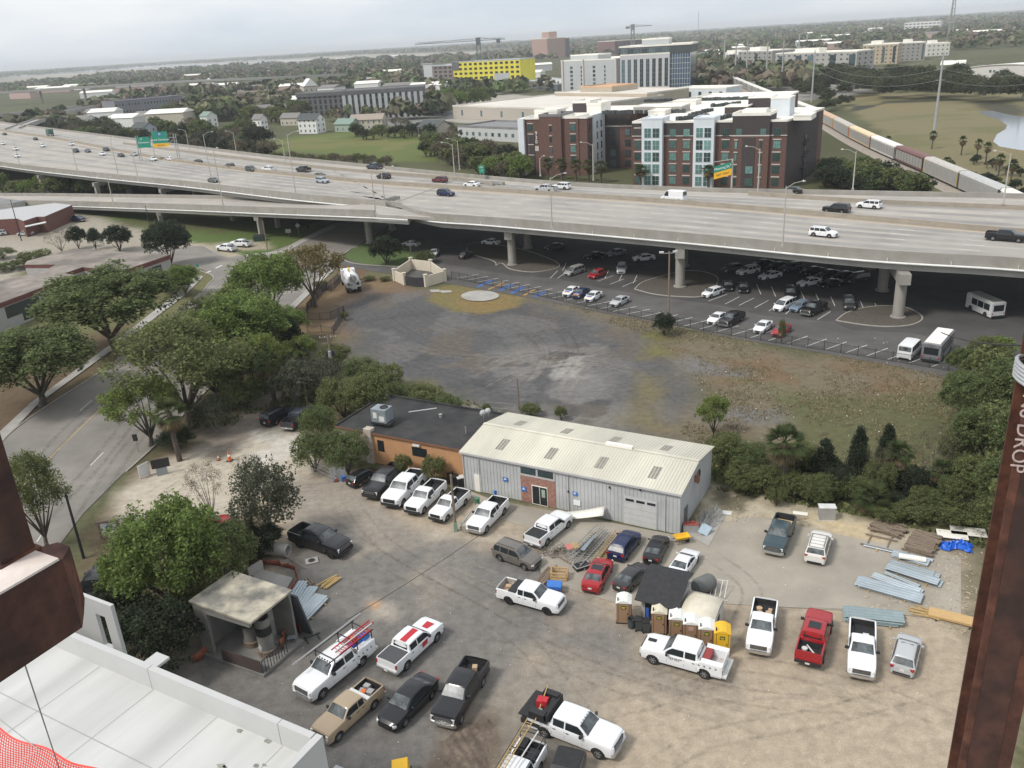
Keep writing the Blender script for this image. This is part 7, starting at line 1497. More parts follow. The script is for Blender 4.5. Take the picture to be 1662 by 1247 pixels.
def stack(name,label,cat,p0,p1,n,wd,sz,m,jit=.1,z0=0,layers=1,seed=1,bearers=True,lenj=.1):
 """n long pieces from p0 to p1 (ground points), laid side by side over the width wd"""
 random.seed(seed);a,c=Gv(p0),Gv(p1);d=c-a;L_=d.length;t=thing(name,label,cat,(a+c)/2,math.atan2(d.y,d.x))
 b=MB()
 for l in range(layers):
  for k in range(n):
   y=(k/(max(n-1,1))-.5)*wd+random.uniform(-.02,.02);o=random.uniform(-lenj,lenj)*L_;j=random.uniform(-jit,jit)
   z=z0+.12+l*sz*1.15;b.bar((-L_/2+o,y-j,z),(L_/2+o,y+j,z+random.uniform(0,.02)),sz*random.uniform(.8,1.1),sz*random.uniform(.6,1))
 b.build('pieces',m,t)['kind']='stuff'
 if bearers:b=MB();[b.box(x-.06,x+.06,-wd/2-.3,wd/2+.3,0,.1)for x in(-L_*.3,L_*.3)];b.build('bearer',M_wood,t)
 return t
def decking(name,label,p0,p1,wd,m,h=.25,n=6,seed=1,ang=0):
 """ribbed metal sheets, nested in a stack"""
 random.seed(seed);a,c=Gv(p0),Gv(p1);d=c-a;L_=d.length;t=thing(name,label,'metal sheets',(a+c)/2,math.atan2(d.y,d.x)+ang)
 nl=max(1,int(h/.06))
 for s in range(nl):
  b=MB();rows=[];oy=random.uniform(-.12,.12);ox=random.uniform(-.25,.25);k=n*4
  prof=[(-wd/2+wd*i/k+oy,.12+s*.06+(.05 if(i%4)in(1,2)else 0))for i in range(k+1)]
  rows=[[(-L_/2+ox,y,z)for y,z in prof],[(L_/2+ox,y,z)for y,z in prof]];b.grid(rows);o=b.build('sheet',m,t)
  if s==nl-1:o.modifiers.new('solid','SOLIDIFY').thickness=.015
 b=MB()
 for x in(-L_*.28,L_*.3):b.box(x-.05,x+.05,-wd/2-.3,wd/2+.3,0,.11)
 b.build('bearer',M_timber,t);return t
decking('metal_sheets','bundle of silver ribbed sheets on bearers beside the pipe shed, left one',(468,985),(492,948),.9,M_zinc,.2,3,2)
decking('metal_sheets','bundle of silver ribbed sheets beside the shed, middle one',(474,1002),(508,955),.9,M_zinc,.2,3,3)
decking('metal_sheets','widest bundle of silver ribbed sheets beside the shed, nearest the truck',(485,1010),(522,972),1.3,M_zinc,.25,4,4)
stack('timber_pile','small pile of short poles above the metal sheets','poles',(522,955),(548,938),5,.9,.13,M_timber,.1,seed=5,bearers=False)
t=thing('pallet','old slatted pallet lying behind the metal sheets','pallet',Gv((492,949)),.6);b=MB();[b.box(-.7+k*.28,-.55+k*.28,-.6,.6,.1,.14)for k in range(6)];b.build('slat',M_wood,t);b=MB();[b.box(-.75,.85,y-.05,y+.05,0,.1)for y in(-.55,0,.55)];b.build('bearer',M_wood,t)
t=thing('manhole_frame','square pale plate with a dark round hole in the gravel','plate',Gv((506,911)),.3);b=MB();b.box(-.6,.6,-.5,.5,.0,.08);b.build('plate',M_conc,t);b=MB();b.lathe([(.32,.08),(.32,.12),(.01,.12)],16);b.build('cover',M_dark,t)
stack('loose_pole','single long pole lying beside the matt black pickup','pole',(432,908),(470,890),1,.1,.09,M_wood,0,seed=6,bearers=False);stack('loose_pole','thin branch like pole lying near the square plate','pole',(464,905),(498,925),1,.1,.07,M_wood,0,seed=7,bearers=False)
t=thing('saw_horse','small dark trestle lying beside the utility truck','trestle',Gv((507,1036)),.5);b=MB();b.bar((-.7,0,.25),(.7,0,.25),.1);b.bar((-.5,-.5,.05),(-.5,.5,.05),.08);b.bar((.5,-.5,.05),(.5,.5,.05),.08);b.build('frame',M_dark,t)
t=thing('blue_stool','small bluish folding stand beside the orange netting','stand',Gv((476,1046)),.2);b=MB();b.box(-.35,.35,-.25,.25,.7,.75);b.build('top',M_zinc2,t);b=MB();[b.bar((x,-.2,0),(x*.8,0,.7),.04)for x in(-.3,.3)];[b.bar((x,.2,0),(x*.8,0,.7),.04)for x in(-.3,.3)];b.build('leg',M_zinc2,t)
M_tb=mat('toilet_brown',(.30,.185,.11),.6,var=.07);M_tw=mat('toilet_roof_white',(.72,.72,.68),.5,var=.05);M_sgn=mat('toilet_sign',(.02,.10,.03),.6)
def toilet(label,px_,py_,rz_,body=None,roof=None,sign=1,kind=0):
 t=thing('portable_toilet',label,'portable toilet',Gv((px_,py_)),rz_,'portable toilets standing in the yard');W_,Dp,H_=.58,.6,2.0;body=body or M_tb
 b=MB();b.box(-W_,W_,-Dp,Dp,.05,H_);[b.box(-W_-.03,-W_,y-.04,y+.04,.1,H_-.1)for y in(-.3,0,.3)];[b.box(W_,W_+.03,y-.04,y+.04,.1,H_-.1)for y in(-.3,0,.3)];b.build('cabin',body,t)
 b=MB();pts=[(-W_-.06,H_),(-W_*.5,H_+.2),(0,H_+.27),(W_*.5,H_+.2),(W_+.06,H_)];n=5
 b.add([(x,-Dp-.06,z)for x,z in pts]+[(x,Dp+.06,z)for x,z in pts],[(0,1,2,3,4),(9,8,7,6,5)]+[(i,i+5,i+6,i+1)for i in range(4)]+[(0,4,9,5)]);b.build('roof',roof or M_tw,t,False)
 b=MB();b.box(-.42,.42,-Dp-.03,-Dp,.1,1.93);d_=b.build('door',body,t);b=MB();b.box(.3,.36,-Dp-.06,-Dp-.03,.95,1.1);b.build('handle',M_trim,d_)
 b=MB();b.box(-.46,-.43,-Dp-.02,-Dp,.1,1.93);b.box(.43,.46,-Dp-.02,-Dp,.1,1.93);b.build('door_gap',M_seam,t)
 if sign:
  b=MB();b.box(-.2,.2,-Dp-.05,-Dp-.035,1.45,1.78);b.build('sign',M_sgn if sign==1 else mat('toilet_label_pale',(.45,.28,.22),.7),t)
  if sign==1:b=MB();b.box(-.15,.15,-Dp-.06,-Dp-.05,1.60,1.66);b.box(-.1,.1,-Dp-.06,-Dp-.05,1.51,1.55);b.build('lettering',M_syel,t)
 b=MB();b.tube([(-W_+.12,-Dp+.2,H_),(-W_+.12,-Dp+.2,H_+.4)],.055,8);b.build('vent_pipe',M_trim,t);b=MB();b.box(-W_-.05,W_+.05,-Dp-.05,Dp+.05,0,.07);b.build('skid',M_trim,t)
for a in(('brown portable toilet standing alone left of the bins',1013,1005,-.2),('brown portable toilet with cream roof right of the bins',1070,1022,-.22,None,mat('toilet_roof_cream',(.6,.55,.42),.6)),('brown portable toilet, second from the bins in the row',1098,1032,-.22),('brown portable toilet with a pale label, third in the row',1121,1040,-.22,None,None,2),('brown portable toilet beside the yellow one',1146,1048,-.22),('yellow portable toilet at the right end of the row',1171,1055,-.22,M_yellow,M_yellow)):toilet(*a)
for k,(px_,py_)in enumerate(((1037,1022),(1049,1025))):
 t=thing('wheelie_bin',['dark wheeled bin, left one of two between the toilets','dark wheeled bin, right one of two between the toilets'][k],'bin',Gv((px_,py_)),-.2,'wheeled bins');b=MB();b.add([(-.24,-.26,.1),(.24,-.26,.1),(.24,.26,.1),(-.24,.26,.1),(-.3,-.34,1.0),(.3,-.34,1.0),(.3,.34,1.05),(-.3,.34,1.05)],[(3,2,1,0),(0,1,5,4),(1,2,6,5),(2,3,7,6),(3,0,4,7),(4,5,6,7)]);b.build('body',M_frmd,t);b=MB();b.box(-.32,.32,-.36,.36,1.05,1.1);b.build('lid',M_trim,t)
 for x in(-.26,.26):b=MB();b.lathe([(.01,-.04),(.1,-.04),(.1,.04),(.01,.04)],10,0,'x',(x,-.26,.1));b.build('wheel',M_tyre,t)
t=thing('round_bin','low round dark barrel beside the wheeled bins','barrel',Gv((1025,1018)));b=MB();b.lathe([(.01,.02),(.3,.02),(.33,.85),(.28,.85),(.26,.1)],16);b.build('body',M_frmd,t,True);b=MB();b.lathe([(.35,.78),(.35,.86)],16);b.build('rim',M_trim,t)
sa,sb=Vector((9.3,58.3,0)),Vector((14.4,55.6,0));sh_=Bld('yard_shed','white shed with steep black felt roof behind the toilets',sa,sb,'shed');t=sh_.t;Ls=3.4
b=MB();b.box(.15,Ls,.2,3.4,0,2.3);b.build('wall',mat('shed_white',(.42,.41,.39),.8,var=.12),t);b=MB();b.add([(-.2,-.5,2.2),(Ls+.1,-.5,2.2),(Ls+.1,2.4,3.35),(-.2,2.4,3.35),(-.2,3.9,2.9),(Ls+.1,3.9,2.9)],[(0,1,2,3),(3,2,5,4)]);b.add([(-.2,-.5,2.12),(Ls+.1,-.5,2.12),(Ls+.1,2.4,3.27),(-.2,2.4,3.27),(-.2,3.9,2.82),(Ls+.1,3.9,2.82)],[(3,2,1,0),(4,5,2,3)]);b.add([(-.2,-.5,2.2),(Ls+.1,-.5,2.2),(Ls+.1,-.5,2.12),(-.2,-.5,2.12)],[(3,2,1,0)]);b.build('roof',mat('black_felt',(.03,.03,.032),.9,var=.25,scale=3),t)
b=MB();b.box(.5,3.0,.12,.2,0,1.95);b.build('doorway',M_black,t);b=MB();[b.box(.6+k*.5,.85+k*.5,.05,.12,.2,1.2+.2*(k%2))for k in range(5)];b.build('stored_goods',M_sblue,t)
t=thing('curved_annex','low cream vaulted lean to right of the black roofed shed','shed',sa+sh_.d*3.6,sh_.ang);rows=[]
for k in range(9):a=k/8;z=1.55+.75*math.sin(math.pi*(.18+.82*a*.75));rows.append([(0,-.6+3.3*a,z),(2.8,-.6+3.3*a,z)])
b=MB();b.grid(rows);o=b.build('roof',mat('cream_vault',(.62,.57,.46),.7,var=.12),t,True);o.modifiers.new('s','SOLIDIFY').thickness=.05;b=MB();b.box(.05,2.75,-.5,2.6,0,1.7);b.build('wall',mat('annex_white',(.5,.49,.45),.8,var=.1),t);b=MB();b.box(2.75,2.78,.6,1.2,1.0,1.5);b.build('window',M_black,t)
t=thing('steel_tank','grey round tank lying behind the black roofed shed','tank',Gv((1142,962)),.5);b=MB();b.lathe([(.01,-1.0),(.6,-.95),(.75,-.7),(.75,.7),(.6,.95),(.01,1.0)],20,0,'x',(0,0,.85));b.build('shell',mat('tank_grey',(.13,.135,.13),.7),t,True);b=MB();b.box(-.6,-.4,-.5,.5,0,.3);b.box(.4,.6,-.5,.5,0,.3);b.build('saddle',M_dark,t)
t=thing('rod_rack','tangled bare metal frame right of the grey tank','frame',Gv((1160,965)),-.3);b=MB()
for k in range(5):b.bar((-.8+k*.4,-.8,.1),(-.6+k*.4,.9,.9),.05)
b.bar((-1,.9,.9),(1.1,.9,.9),.05);b.bar((-1,-.8,.1),(1.1,-.8,.1),.05);b.build('rod',M_plate,t)
t=thing('ladder_heap','heap of grey scaffold frames and yellow wooden ladders before the building','scaffolding',Gv((960,890)),.95);b=MB()
for k in range(4):ladder(b,(-3.6,-.9+k*.45,.15+.22*k),(2.6,-.8+k*.42,.5+.15*k),.75,0,16)
o=b.build('scaffold_frame',M_galv,t);b=MB();ladder(b,(-1.5,-1.9,.2),(3.6,-1.7,.4),.5,0,14);ladder(b,(-2.2,-1.4,.25),(3.0,-1.25,.7),.45,0,14);b.build('wooden_ladder',M_timber,t);b=MB();b.add([(-2.2,.2,.9),(1.2,.4,1.3),(1.2,.9,.5),(-2.2,.8,.3)],[(0,1,2,3)]);b.add([(-2.0,-.4,1.0),(.8,-.2,1.2),(.8,.2,1.0),(-2.0,.1,.95)],[(0,1,2,3)]);b.build('sheet',M_zinc2,t)
b=MB();random.seed(8)
for k in range(14):y=-2.6+.07*k;b.bar((-3.4+random.random(),y,.08+.02*(k%3)),(-.2+random.random(),y+random.uniform(-.1,.25),.1),.09)
b.build('plank',M_wood,t)['kind']='stuff'
t=thing('white_sheet','curled white metal sheet propped against the wall by the ladders','metal sheet',Gv((945,846)),-.25);rows=[[(-2.2+4.4*k/8,-.5,.35+.75*(k/8)**1.5),(-2.2+4.4*k/8,.5,.6+1.0*(k/8)**1.5)]for k in range(9)];b=MB();b.grid(rows);o=b.build('sheet',M_roofw,t,True);o.modifiers.new('s','SOLIDIFY').thickness=.02;b=MB();b.bar((-1.5,0,0),(-1.5,0,.5),.06);b.bar((1.5,0,0),(1.5,0,1.2),.06);b.build('prop',M_wood,t)
b=MB();random.seed(11)
for k in range(60):c=(random.gauss(0,.9),random.gauss(0,.6),random.uniform(.05,.5));r=random.uniform(.2,.5);ax=random.uniform(0,3);b.tube([(c[0]+r*math.cos(a)*math.cos(ax),c[1]+r*math.cos(a)*math.sin(ax),max(.03,c[2]+r*.5*math.sin(a)))for a in np.linspace(0,5,8)],.018,4)
o=b.build('wire_heap',mat('rusty_wire',(.10,.08,.07),.8),None,loc=Gv((905,898)));tag(o,'tangled heap of dark wire beside the brown sport utility car','wire heap')
t=thing('striped_boards','red and yellow striped boards on a stand by the scaffold heap','barrier',Gv((929,905)),.2);b=MB();[b.obox((-.5+k*.14,0),.09,.9,1.2,1.26)for k in range(4)];b.build('red_board',mat('faded_red',(.6,.18,.16),.7),t);b=MB();[b.obox((.12+k*.14,0),.09,.9,1.2,1.26)for k in range(4)];b.build('yellow_board',M_timber,t);b=MB();[b.bar((x,y,0),(x,y,1.2),.05)for x in(-.5,.5)for y in(-.3,.3)];b.build('leg',M_galv,t)
t=thing('planter_trough','dark rectangular trough at the foot of the scaffold heap','trough',Gv((944,922)),.4);b=MB();b.box(-.7,.7,-.45,.45,0,.35);b.build('body',M_trim,t);b=MB();b.box(-.75,.75,-.5,-.42,.35,.42);b.box(-.75,.75,.42,.5,.35,.42);b.box(-.75,-.67,-.42,.42,.35,.42);b.box(.67,.75,-.42,.42,.35,.42);b.build('rim',M_galv,t)
t=thing('wooden_crate','yellow wooden crate between the wire heap and the blue bin','crate',Gv((908,938)),-.25);b=MB()
for z in(.05,.35,.65):b.box(-.75,.75,-.5,-.44,z,z+.15);b.box(-.75,.75,.44,.5,z,z+.15);b.box(-.75,-.69,-.44,.44,z,z+.15);b.box(.69,.75,-.44,.44,z,z+.15)
b.build('slat',M_ply,t);b=MB();[b.box(x-.05,x+.05,y-.05,y+.05,0,.85)for x in(-.7,.7)for y in(-.42,.42)];b.build('corner_post',M_timber,t)
t=thing('blue_bin','blue lidded box on a maroon base behind the white pickup','box',Gv((900,960)),-.2);b=MB();b.box(-.6,.6,-.45,.45,0,.5);b.build('base',mat('maroon_box',(.12,.05,.08),.7),t);b=MB();b.box(-.65,.65,-.5,.5,.5,.8);b.build('lid',M_bluep,t)
stack('pipe_stack','stack of grey conduits lying between the white pickup and the blue bin','pipes',(872,952),(900,922),8,.9,.1,M_wood,.12,seed=9,bearers=False)
stack('plank_pile','loose planks behind the red sedan','planks',(925,917),(905,905),1,.1,.1,M_wood,0,seed=10,bearers=False)
t=thing('concrete_block','long pale concrete block with a board beside it between two white pickups','block',(Gv((755,865))+Gv((780,828)))/2,math.atan2((Gv((780,828))-Gv((755,865))).y,(Gv((780,828))-Gv((755,865))).x));b=MB();b.box(-2.2,2.2,-.35,.35,0,.75);b.build('block',M_slab,t);b=MB();b.box(-2.2,1.0,.5,.65,.3,.6);b.box(-2,-1.8,.5,.65,0,.3);b.box(.6,.8,.5,.65,0,.3);b.build('board',M_conc,t)
t=thing('green_barrel','small green barrel at the end of the concrete block','barrel',Gv((775,820)));b=MB();b.lathe([(.01,0),(.25,0),(.27,.8),(.01,.8)],14);b.build('drum',mat('barrel_green',(.06,.2,.12),.6),t,True);b=MB();b.lathe([(.29,.74),(.29,.8)],14);b.build('rim',M_trim,t)
for k,(px_,py_)in enumerate(((732,783),(739,786),(748,788))):t=thing('refuse_bin',['black refuse bin, leftmost of three by the orange wall','black refuse bin, middle of three by the orange wall','pale lidded refuse bin, rightmost of three by the orange wall'][k],'bin',Gv((px_,py_)),.3,'refuse bins by the wall');b=MB();b.box(-.35,.35,-.35,.35,0,1.0);b.build('body',M_trim,t);b=MB();b.box(-.4,.4,-.4,.4,1.0,1.08);b.build('lid',M_trim if k<2 else M_plate,t)
t=thing('wheelbarrow','wheelbarrow with yellow tray beside the corner of the metal building','wheelbarrow',Gv((1106,882)),.2);b=MB();b.add([(-.5,-.3,.55),(.5,-.3,.55),(.5,.3,.55),(-.5,.3,.55),(-.75,-.45,.85),(.75,-.45,.85),(.75,.45,.85),(-.75,.45,.85)],[(0,1,2,3),(0,4,5,1),(1,5,6,2),(2,6,7,3),(3,7,4,0)]);b.build('tray',M_yellow,t);b=MB();b.lathe([(.01,-.06),(.22,-.06),(.22,.06),(.01,.06)],12,0,'y',(.6,0,.22));b.build('wheel',M_tyre,t);b=MB();[b.bar((-.9,y,.5),(.5,y,.45),.04)for y in(-.25,.25)];[b.bar((-.3,y,.5),(-.4,y,0),.04)for y in(-.25,.25)];b.build('frame',M_trim,t)
sheet('side_pad',[(1108,862),(1150,888),(1180,832),(1160,824)],.05,M_conc)
t=thing('steel_rack','crowded steel rack of frames along the right wall of the metal building','rack',Gv((1148,848)),.95);b=MB();random.seed(13)
for k in range(26):x=random.uniform(-1.8,1.8);y=random.uniform(-.8,.8);b.bar((x,y,0),(x+random.uniform(-.3,.3),y+random.uniform(-.2,.2),random.uniform(.6,1.5)),.05);
for k in range(14):x=random.uniform(-1.6,1.2);y=random.uniform(-.8,.8);z=random.uniform(.3,1.4);b.bar((x,y,z),(x+random.uniform(.4,1.6),y+random.uniform(-.3,.3),z),.06)
b.build('frame',M_galv,t)['kind']='stuff'
t=thing('red_topped_bench','grey cabinet with cluttered red top beside the grey side door','cabinet',Gv((1121,862)),-.15);b=MB();b.box(-.75,.75,-.4,.4,0,.8);b.build('body',M_galv,t);b=MB();b.box(-.72,.72,-.38,.38,.8,.86);b.obox((.2,.1),.3,.2,.86,1.05);b.obox((-.3,0),.2,.2,.86,1.0);b.build('top',mat('dull_red',(.25,.06,.05),.7),t)
t=thing('blue_sheet','pale blue square sheet leaning on the steel rack','sheet',Gv((1144,868)),.3);b=MB();b.add([(-.8,0,.55),(0,-.35,.05),(.8,0,.6),(0,.35,1.15)],[(0,1,2,3)]);o=b.build('sheet',mat('pale_blue_sheet',(.42,.52,.60),.5),t);o.modifiers.new('s','SOLIDIFY').thickness=.03;b=MB();b.bar((0,.2,0),(0,.3,1.1),.06);b.build('prop',M_dark,t)
for lab,px_,py_,a,c_,m_ in(('small white sheet lying by the sandy strip',1180,833,.9,.7,M_plate),('torn white board on the dirt left of the grey cabinet',1299,834,1.4,.6,M_roofw),('white board lying against the weeds, left of two',1545,872,2.6,1.4,M_roofw),('large white board lying on the weeds, right of two',1571,867,3.0,1.5,M_roofw)):
 o=MB().box(-a/2,a/2,-c_/2,c_/2,0.02,.07).build('white_board',m_,None,loc=Gv((px_,py_))+Vector((0,0,.24 if px_>1500 else 0)),rz=-.35);tag(o,lab,'board')
t=thing('grey_cabinet','upright grey metal cabinet at the back edge of the yard','cabinet',Gv((1341,842)),-.15);b=MB();b.box(-.75,.75,-.4,.4,.05,1.35);b.build('body',M_galv,t);b=MB();b.box(-.8,.8,-.45,.45,1.35,1.42);b.box(-.78,.78,-.42,.42,0,.05);b.build('top',M_plate,t)
stack('timber_pile','fanned pile of brown poles right of the sand patch','poles',(1418,852),(1466,868),12,1.9,.16,M_wood,.5,layers=2,seed=14)
stack('timber_pile','broad stack of grey brown planks beside the white boards','planks',(1477,880),(1520,893),16,3.3,.16,M_wood,.12,layers=3,seed=15)
stack('timber_rack','open timber rack on the sand below the fanned poles','frame',(1400,876),(1452,888),2,1.9,.14,M_wood,0,seed=16)
for i,a in enumerate((((1400,886),(1512,912),.5,M_zinc,.1,2),((1448,900),(1505,916),1.0,M_zinc,.22,3),((1448,916),(1520,936),.9,M_zinc2,.2,3),((1442,924),(1524,950),1.1,M_zinc,.32,3),((1415,935),(1492,962),.9,M_zinc,.2,3),((1392,946),(1492,974),1.5,M_zinc,.28,4),((1438,932),(1495,955),.5,M_zinc2,.1,2))):
 decking('metal_sheets',['single thin silver sheet reaching far left above the others','bundle of silver sheets with a white cover at the top of the steel store','dull narrow bundle of sheets below the white covered one','tall neat bundle of silver sheets, rightmost of the store','middle bundle of silver sheets left of the tall one','widest fan of silver sheets at the lower left of the store','short dull sheets between the middle bundle and the tall one'][i],a[0],a[1],a[2],a[3],a[4],a[5],20+i)
tag(MB().obox((0,0),2.2,.6,.35,.5,0).build('white_cover',M_roofw,None,loc=Gv((1480,912)),rz=-.42),'white strip lying on the top bundle of silver sheets','cover')
decking('metal_sheets','blue grey bundle of long sheets behind the white pickup with the cooler',(1372,1000),(1460,1010),1.5,mat('blue_grey_sheet',(.24,.30,.31),.5,metal=.2),.5,4,31)
stack('timber_pile','bundle of pale yellow battens left of the plywood','planks',(1478,990),(1530,1004),7,.9,.09,M_timber,.25,seed=17,bearers=False)
t=thing('plywood_sheets','stack of yellow plywood boards half behind the steel column','plywood',(Gv((1515,998))+Gv((1580,1014)))/2,math.atan2((Gv((1580,1014))-Gv((1515,998))).y,(Gv((1580,1014))-Gv((1515,998))).x));b=MB();[b.obox((0,.02*(k%2)),3.6,1.1,.12+k*.05,.16+k*.05,.01*(k%3))for k in range(4)];b.build('board',M_ply,t);b=MB();[b.box(x-.06,x+.06,-.8,.8,0,.12)for x in(-1.2,1.2)];b.build('bearer',M_dark,t)
b=MB();random.seed(18);rows=[[(-1.3+2.6*i/16+random.uniform(-.06,.06)+(.2 if j>6 else 0),-.7+1.3*j/9+random.uniform(-.06,.06)-.25*math.sin(i*.5),.08+.5*random.random()**1.5*(1 if 0<i<16 and 0<j<9 else .15))for j in range(10)]for i in range(17)];b.grid(rows);o=b.build('blue_tarpaulin',mat('tarp_blue',(.01,.11,.55),.45,var=.2,scale=3),None,True,loc=Gv((1550,888)),rz=-.3);tag(o,'crumpled bright blue tarpaulin beside the broad plank stack','tarpaulin')
b=MB();random.seed(19)
for k in range(420):
 px_,py_=random.choice([(1560,905),(1530,930),(1570,960),(1500,985),(1440,975),(1300,838),(1200,838),(1560,1010)]);p=Gv((px_+random.gauss(0,16),py_+random.gauss(0,12)));b.obox((p.x,p.y),random.uniform(.05,.32),random.uniform(.03,.08),.01,random.uniform(.03,.07),random.uniform(0,3))
o=b.build('litter',mat('scrap_pale',(.42,.35,.26),.85,island=.4));o['kind']='stuff';tag(o,'pale wood scraps and litter strewn over the yard edge','litter')
b=MB()
for k in range(500):
 px_,py_=random.uniform(1110,1560),random.uniform(545,720);p=Gv((px_,py_));b.obox((p.x,p.y),random.uniform(.05,.18),random.uniform(.04,.12),.02,.1,random.uniform(0,3))if random.random()<.15 else None
for k in range(350):
 px_,py_=random.uniform(450,1500),random.uniform(850,1240);p=Gv((px_,py_));s=random.uniform(.02,.07);b.obox((p.x,p.y),s,s*.8,.0,s*.5,random.uniform(0,3))
o=b.build('litter',mat('pale_litter',(.55,.54,.5),.85,island=.5));o['kind']='stuff';tag(o,'pale stones and scraps of litter on the rough ground','litter')
t=thing('yellow_machine','yellow machine hood just showing at the lower edge of the picture','machine',Gv((652,1262)),.1);b=MB();b.add([(-.6,-.6,0),(.6,-.6,0),(.6,.6,0),(-.6,.6,0),(-.55,-.55,1.1),(.5,-.55,1.2),(.5,.5,1.2),(-.55,.5,1.1)],[(3,2,1,0),(0,1,5,4),(1,2,6,5),(2,3,7,6),(3,0,4,7),(4,5,6,7)]);b.build('hood',M_yellow,t);b=MB();[b.box(-.4+k*.2,-.3+k*.2,-.62,-.6,.3,.9)for k in range(4)];b.box(-.7,.7,-.7,.7,0,.2);b.build('grille',M_trim,t)
b=MB();random.seed(23);n=60;rows=[];mudp=[]
for i in range(n):
 row=[]
 for j in range(n):
  u,v=i/(n-1),j/(n-1);a=G(690+125*v+(u*-25),1168+130*u-18*v);e_=min(u,1-u,v,1-v)*5;row.append((a.x,a.y,.0));mudp.append((i,j,a.x,a.y))
 rows.append(row)
mx_,my_=np.array([q[2]for q in mudp]),np.array([q[3]for q in mudp]);md=inpoly(mx_,my_,pp([(706,1240),(712,1205),(745,1180),(792,1170),(806,1190),(802,1230),(790,1290),(690,1300)]))+(fnoise(mx_,my_,1.6,5,3)-.5)*2.2
for(i,j,x_,y_),d_,q_ in zip(mudp,md,fnoise(mx_,my_,.7,5,9)):rows[i][j]=(x_,y_,-.06+min(.09,max(-.1,d_*.12))+(.10*abs(math.sin(x_*4.5+y_*2.2+2*q_))+.12*(q_-.5))*min(1,max(0,d_)))
b.grid(rows);struct(b.build('mud',mat('wet_mud',(.10,.075,.055),.75,var=.35,scale=2.5,detail=9,c2=(.15,.115,.085),bump=.8),None,True))
def cable(label,p,q,sag,r,m=M_trim,name='cable'):
 a=Vector(p);c=Vector(q);pts=[]
 for i in range(25):s=i/24;v=a.lerp(c,s);v.z-=sag*4*s*(1-s);pts.append(v-a)
 b=MB();b.tube(pts,r,5);tag(b.build(name,m,None,loc=a),label,'cable')
cable('thin black overhead wire crossing the yard towards the metal building',G(560,1008,5.2),G(838,826,4.4),.3,.022)
up_=Vector(G(546,645));
for k,q in enumerate(((300,560,9),(310,590,7.5))):cable(['upper wire from the pole with transformers to the street trees','lower wire from the pole with transformers to the street trees'][k],up_+Vector((0,0,8.8-1.2*k)),G(*q),.6,.02)
ZP=21.0;M_fc=mat('fresh_concrete',(.54,.54,.52),.85,var=.10,scale=.5,detail=10,c2=(.44,.44,.425),scale2=.35,stretch=(1,.16,1));M_fp=mat('precast_parapet',(.47,.47,.46),.85,var=.05,scale=.5,detail=8)
c1=G(522,1195,ZP);c2_=G(98,1018,ZP);dv=(c2_-c1).normalized();nv=Vector((-dv.y,dv.x,0));nv=nv if nv.y<0 else-nv
t=thing('concrete_deck','pale new concrete deck with precast parapet at the lower left','parking deck',(c1.x,c1.y,0),math.atan2(dv.y,dv.x));sg=1 if(Matrix.Rotation(-t.rotation_euler.z,3,'Z')@nv).y>0 else-1
LL=46
b=MB();b.box(0,LL,min(0,sg*40),max(0,sg*40),ZP-2.0,ZP-1.07);b.build('deck',M_fc,t)
b=MB();b.box(0,LL,min(0,-sg*.0),max(0,sg*.03),0,ZP-2.0);b.box(0,.2,min(0,sg*38),max(0,sg*38),0,ZP-2.0);b.build('wall',M_fp,t)
jx=[0,2.0,9.4,16.2,26]
for x0,x1 in zip([.32]+jx[1:],[jx[1]]+jx[2:]+[LL]):b=MB();b.box(x0+.015,x1-.015,min(-sg*.03,sg*.25),max(-sg*.03,sg*.25),ZP-1.9,ZP);b.build('parapet_panel',M_fp,t)
b=MB();b.box(-.03,.28,min(-sg*.03,sg*36),max(-sg*.03,sg*36),ZP-2.2,ZP);b.build('parapet_panel',M_fp,t)
for x in(9.2,-.5):b=MB();b.box(x,x+.8,min(-sg*.75,-sg*.04),max(-sg*.75,-sg*.04),ZP-.18-(2.2 if x<0 else 0),ZP-.05-(2.2 if x<0 else 0));b.build('corbel',M_fp,t)
b=MB()
for x in(1.9,5.5,9.3,12.8,16.2,20,24):b.box(x,x+.03,min(sg*.26,sg*30),max(sg*.26,sg*30),ZP-1.068,ZP-1.064)
b.box(.3,LL,min(sg*3.3,sg*3.34),max(sg*3.3,sg*3.34),ZP-1.067,ZP-1.062);b.build('joint',mat('slab_joint',(.32,.32,.30),.9),t)
random.seed(29);b=MB()
for k in range(16):x,y=random.gauss(2.5,1.2),sg*abs(random.gauss(2.0,1.2));n=8;r=random.uniform(.05,.3);P_=[(x+r*random.uniform(.4,1)*math.cos(a),y+r*.6*random.uniform(.4,1)*math.sin(a))for a in np.linspace(0,6.28,n,endpoint=False)];b.prism(P_,ZP-1.068,ZP-1.058)
b.build('stain',mat('deck_stain',(.25,.26,.22),.9,var=.3),t)['kind']='stuff'
t=thing('precast_wall','grey precast wall with window opening and stair beyond the deck parapet','wall',G(152,974,19.5)-Vector((0,0,19.5)),math.atan2(-dv.y,-dv.x));b=MB()
b.box(-1.6,-.2,0,.2,8,19.5);b.box(.55,1.3,0,.2,8,19.5);b.box(-.2,.55,0,.2,8,16.6);b.box(-.2,.55,0,.2,18.6,19.5);b.build('wall',M_fp,t);b=MB();b.box(-4.5,-1.6,.02,.22,8,17.6);b.build('lower_wall',M_fp,t);b=MB();[b.box(-1.6+.25*k,-1.35+.25*k,-1.3,-.02,15.2-.18*k,15.35-.18*k)for k in range(10)];b.build('stair',M_galv,t)
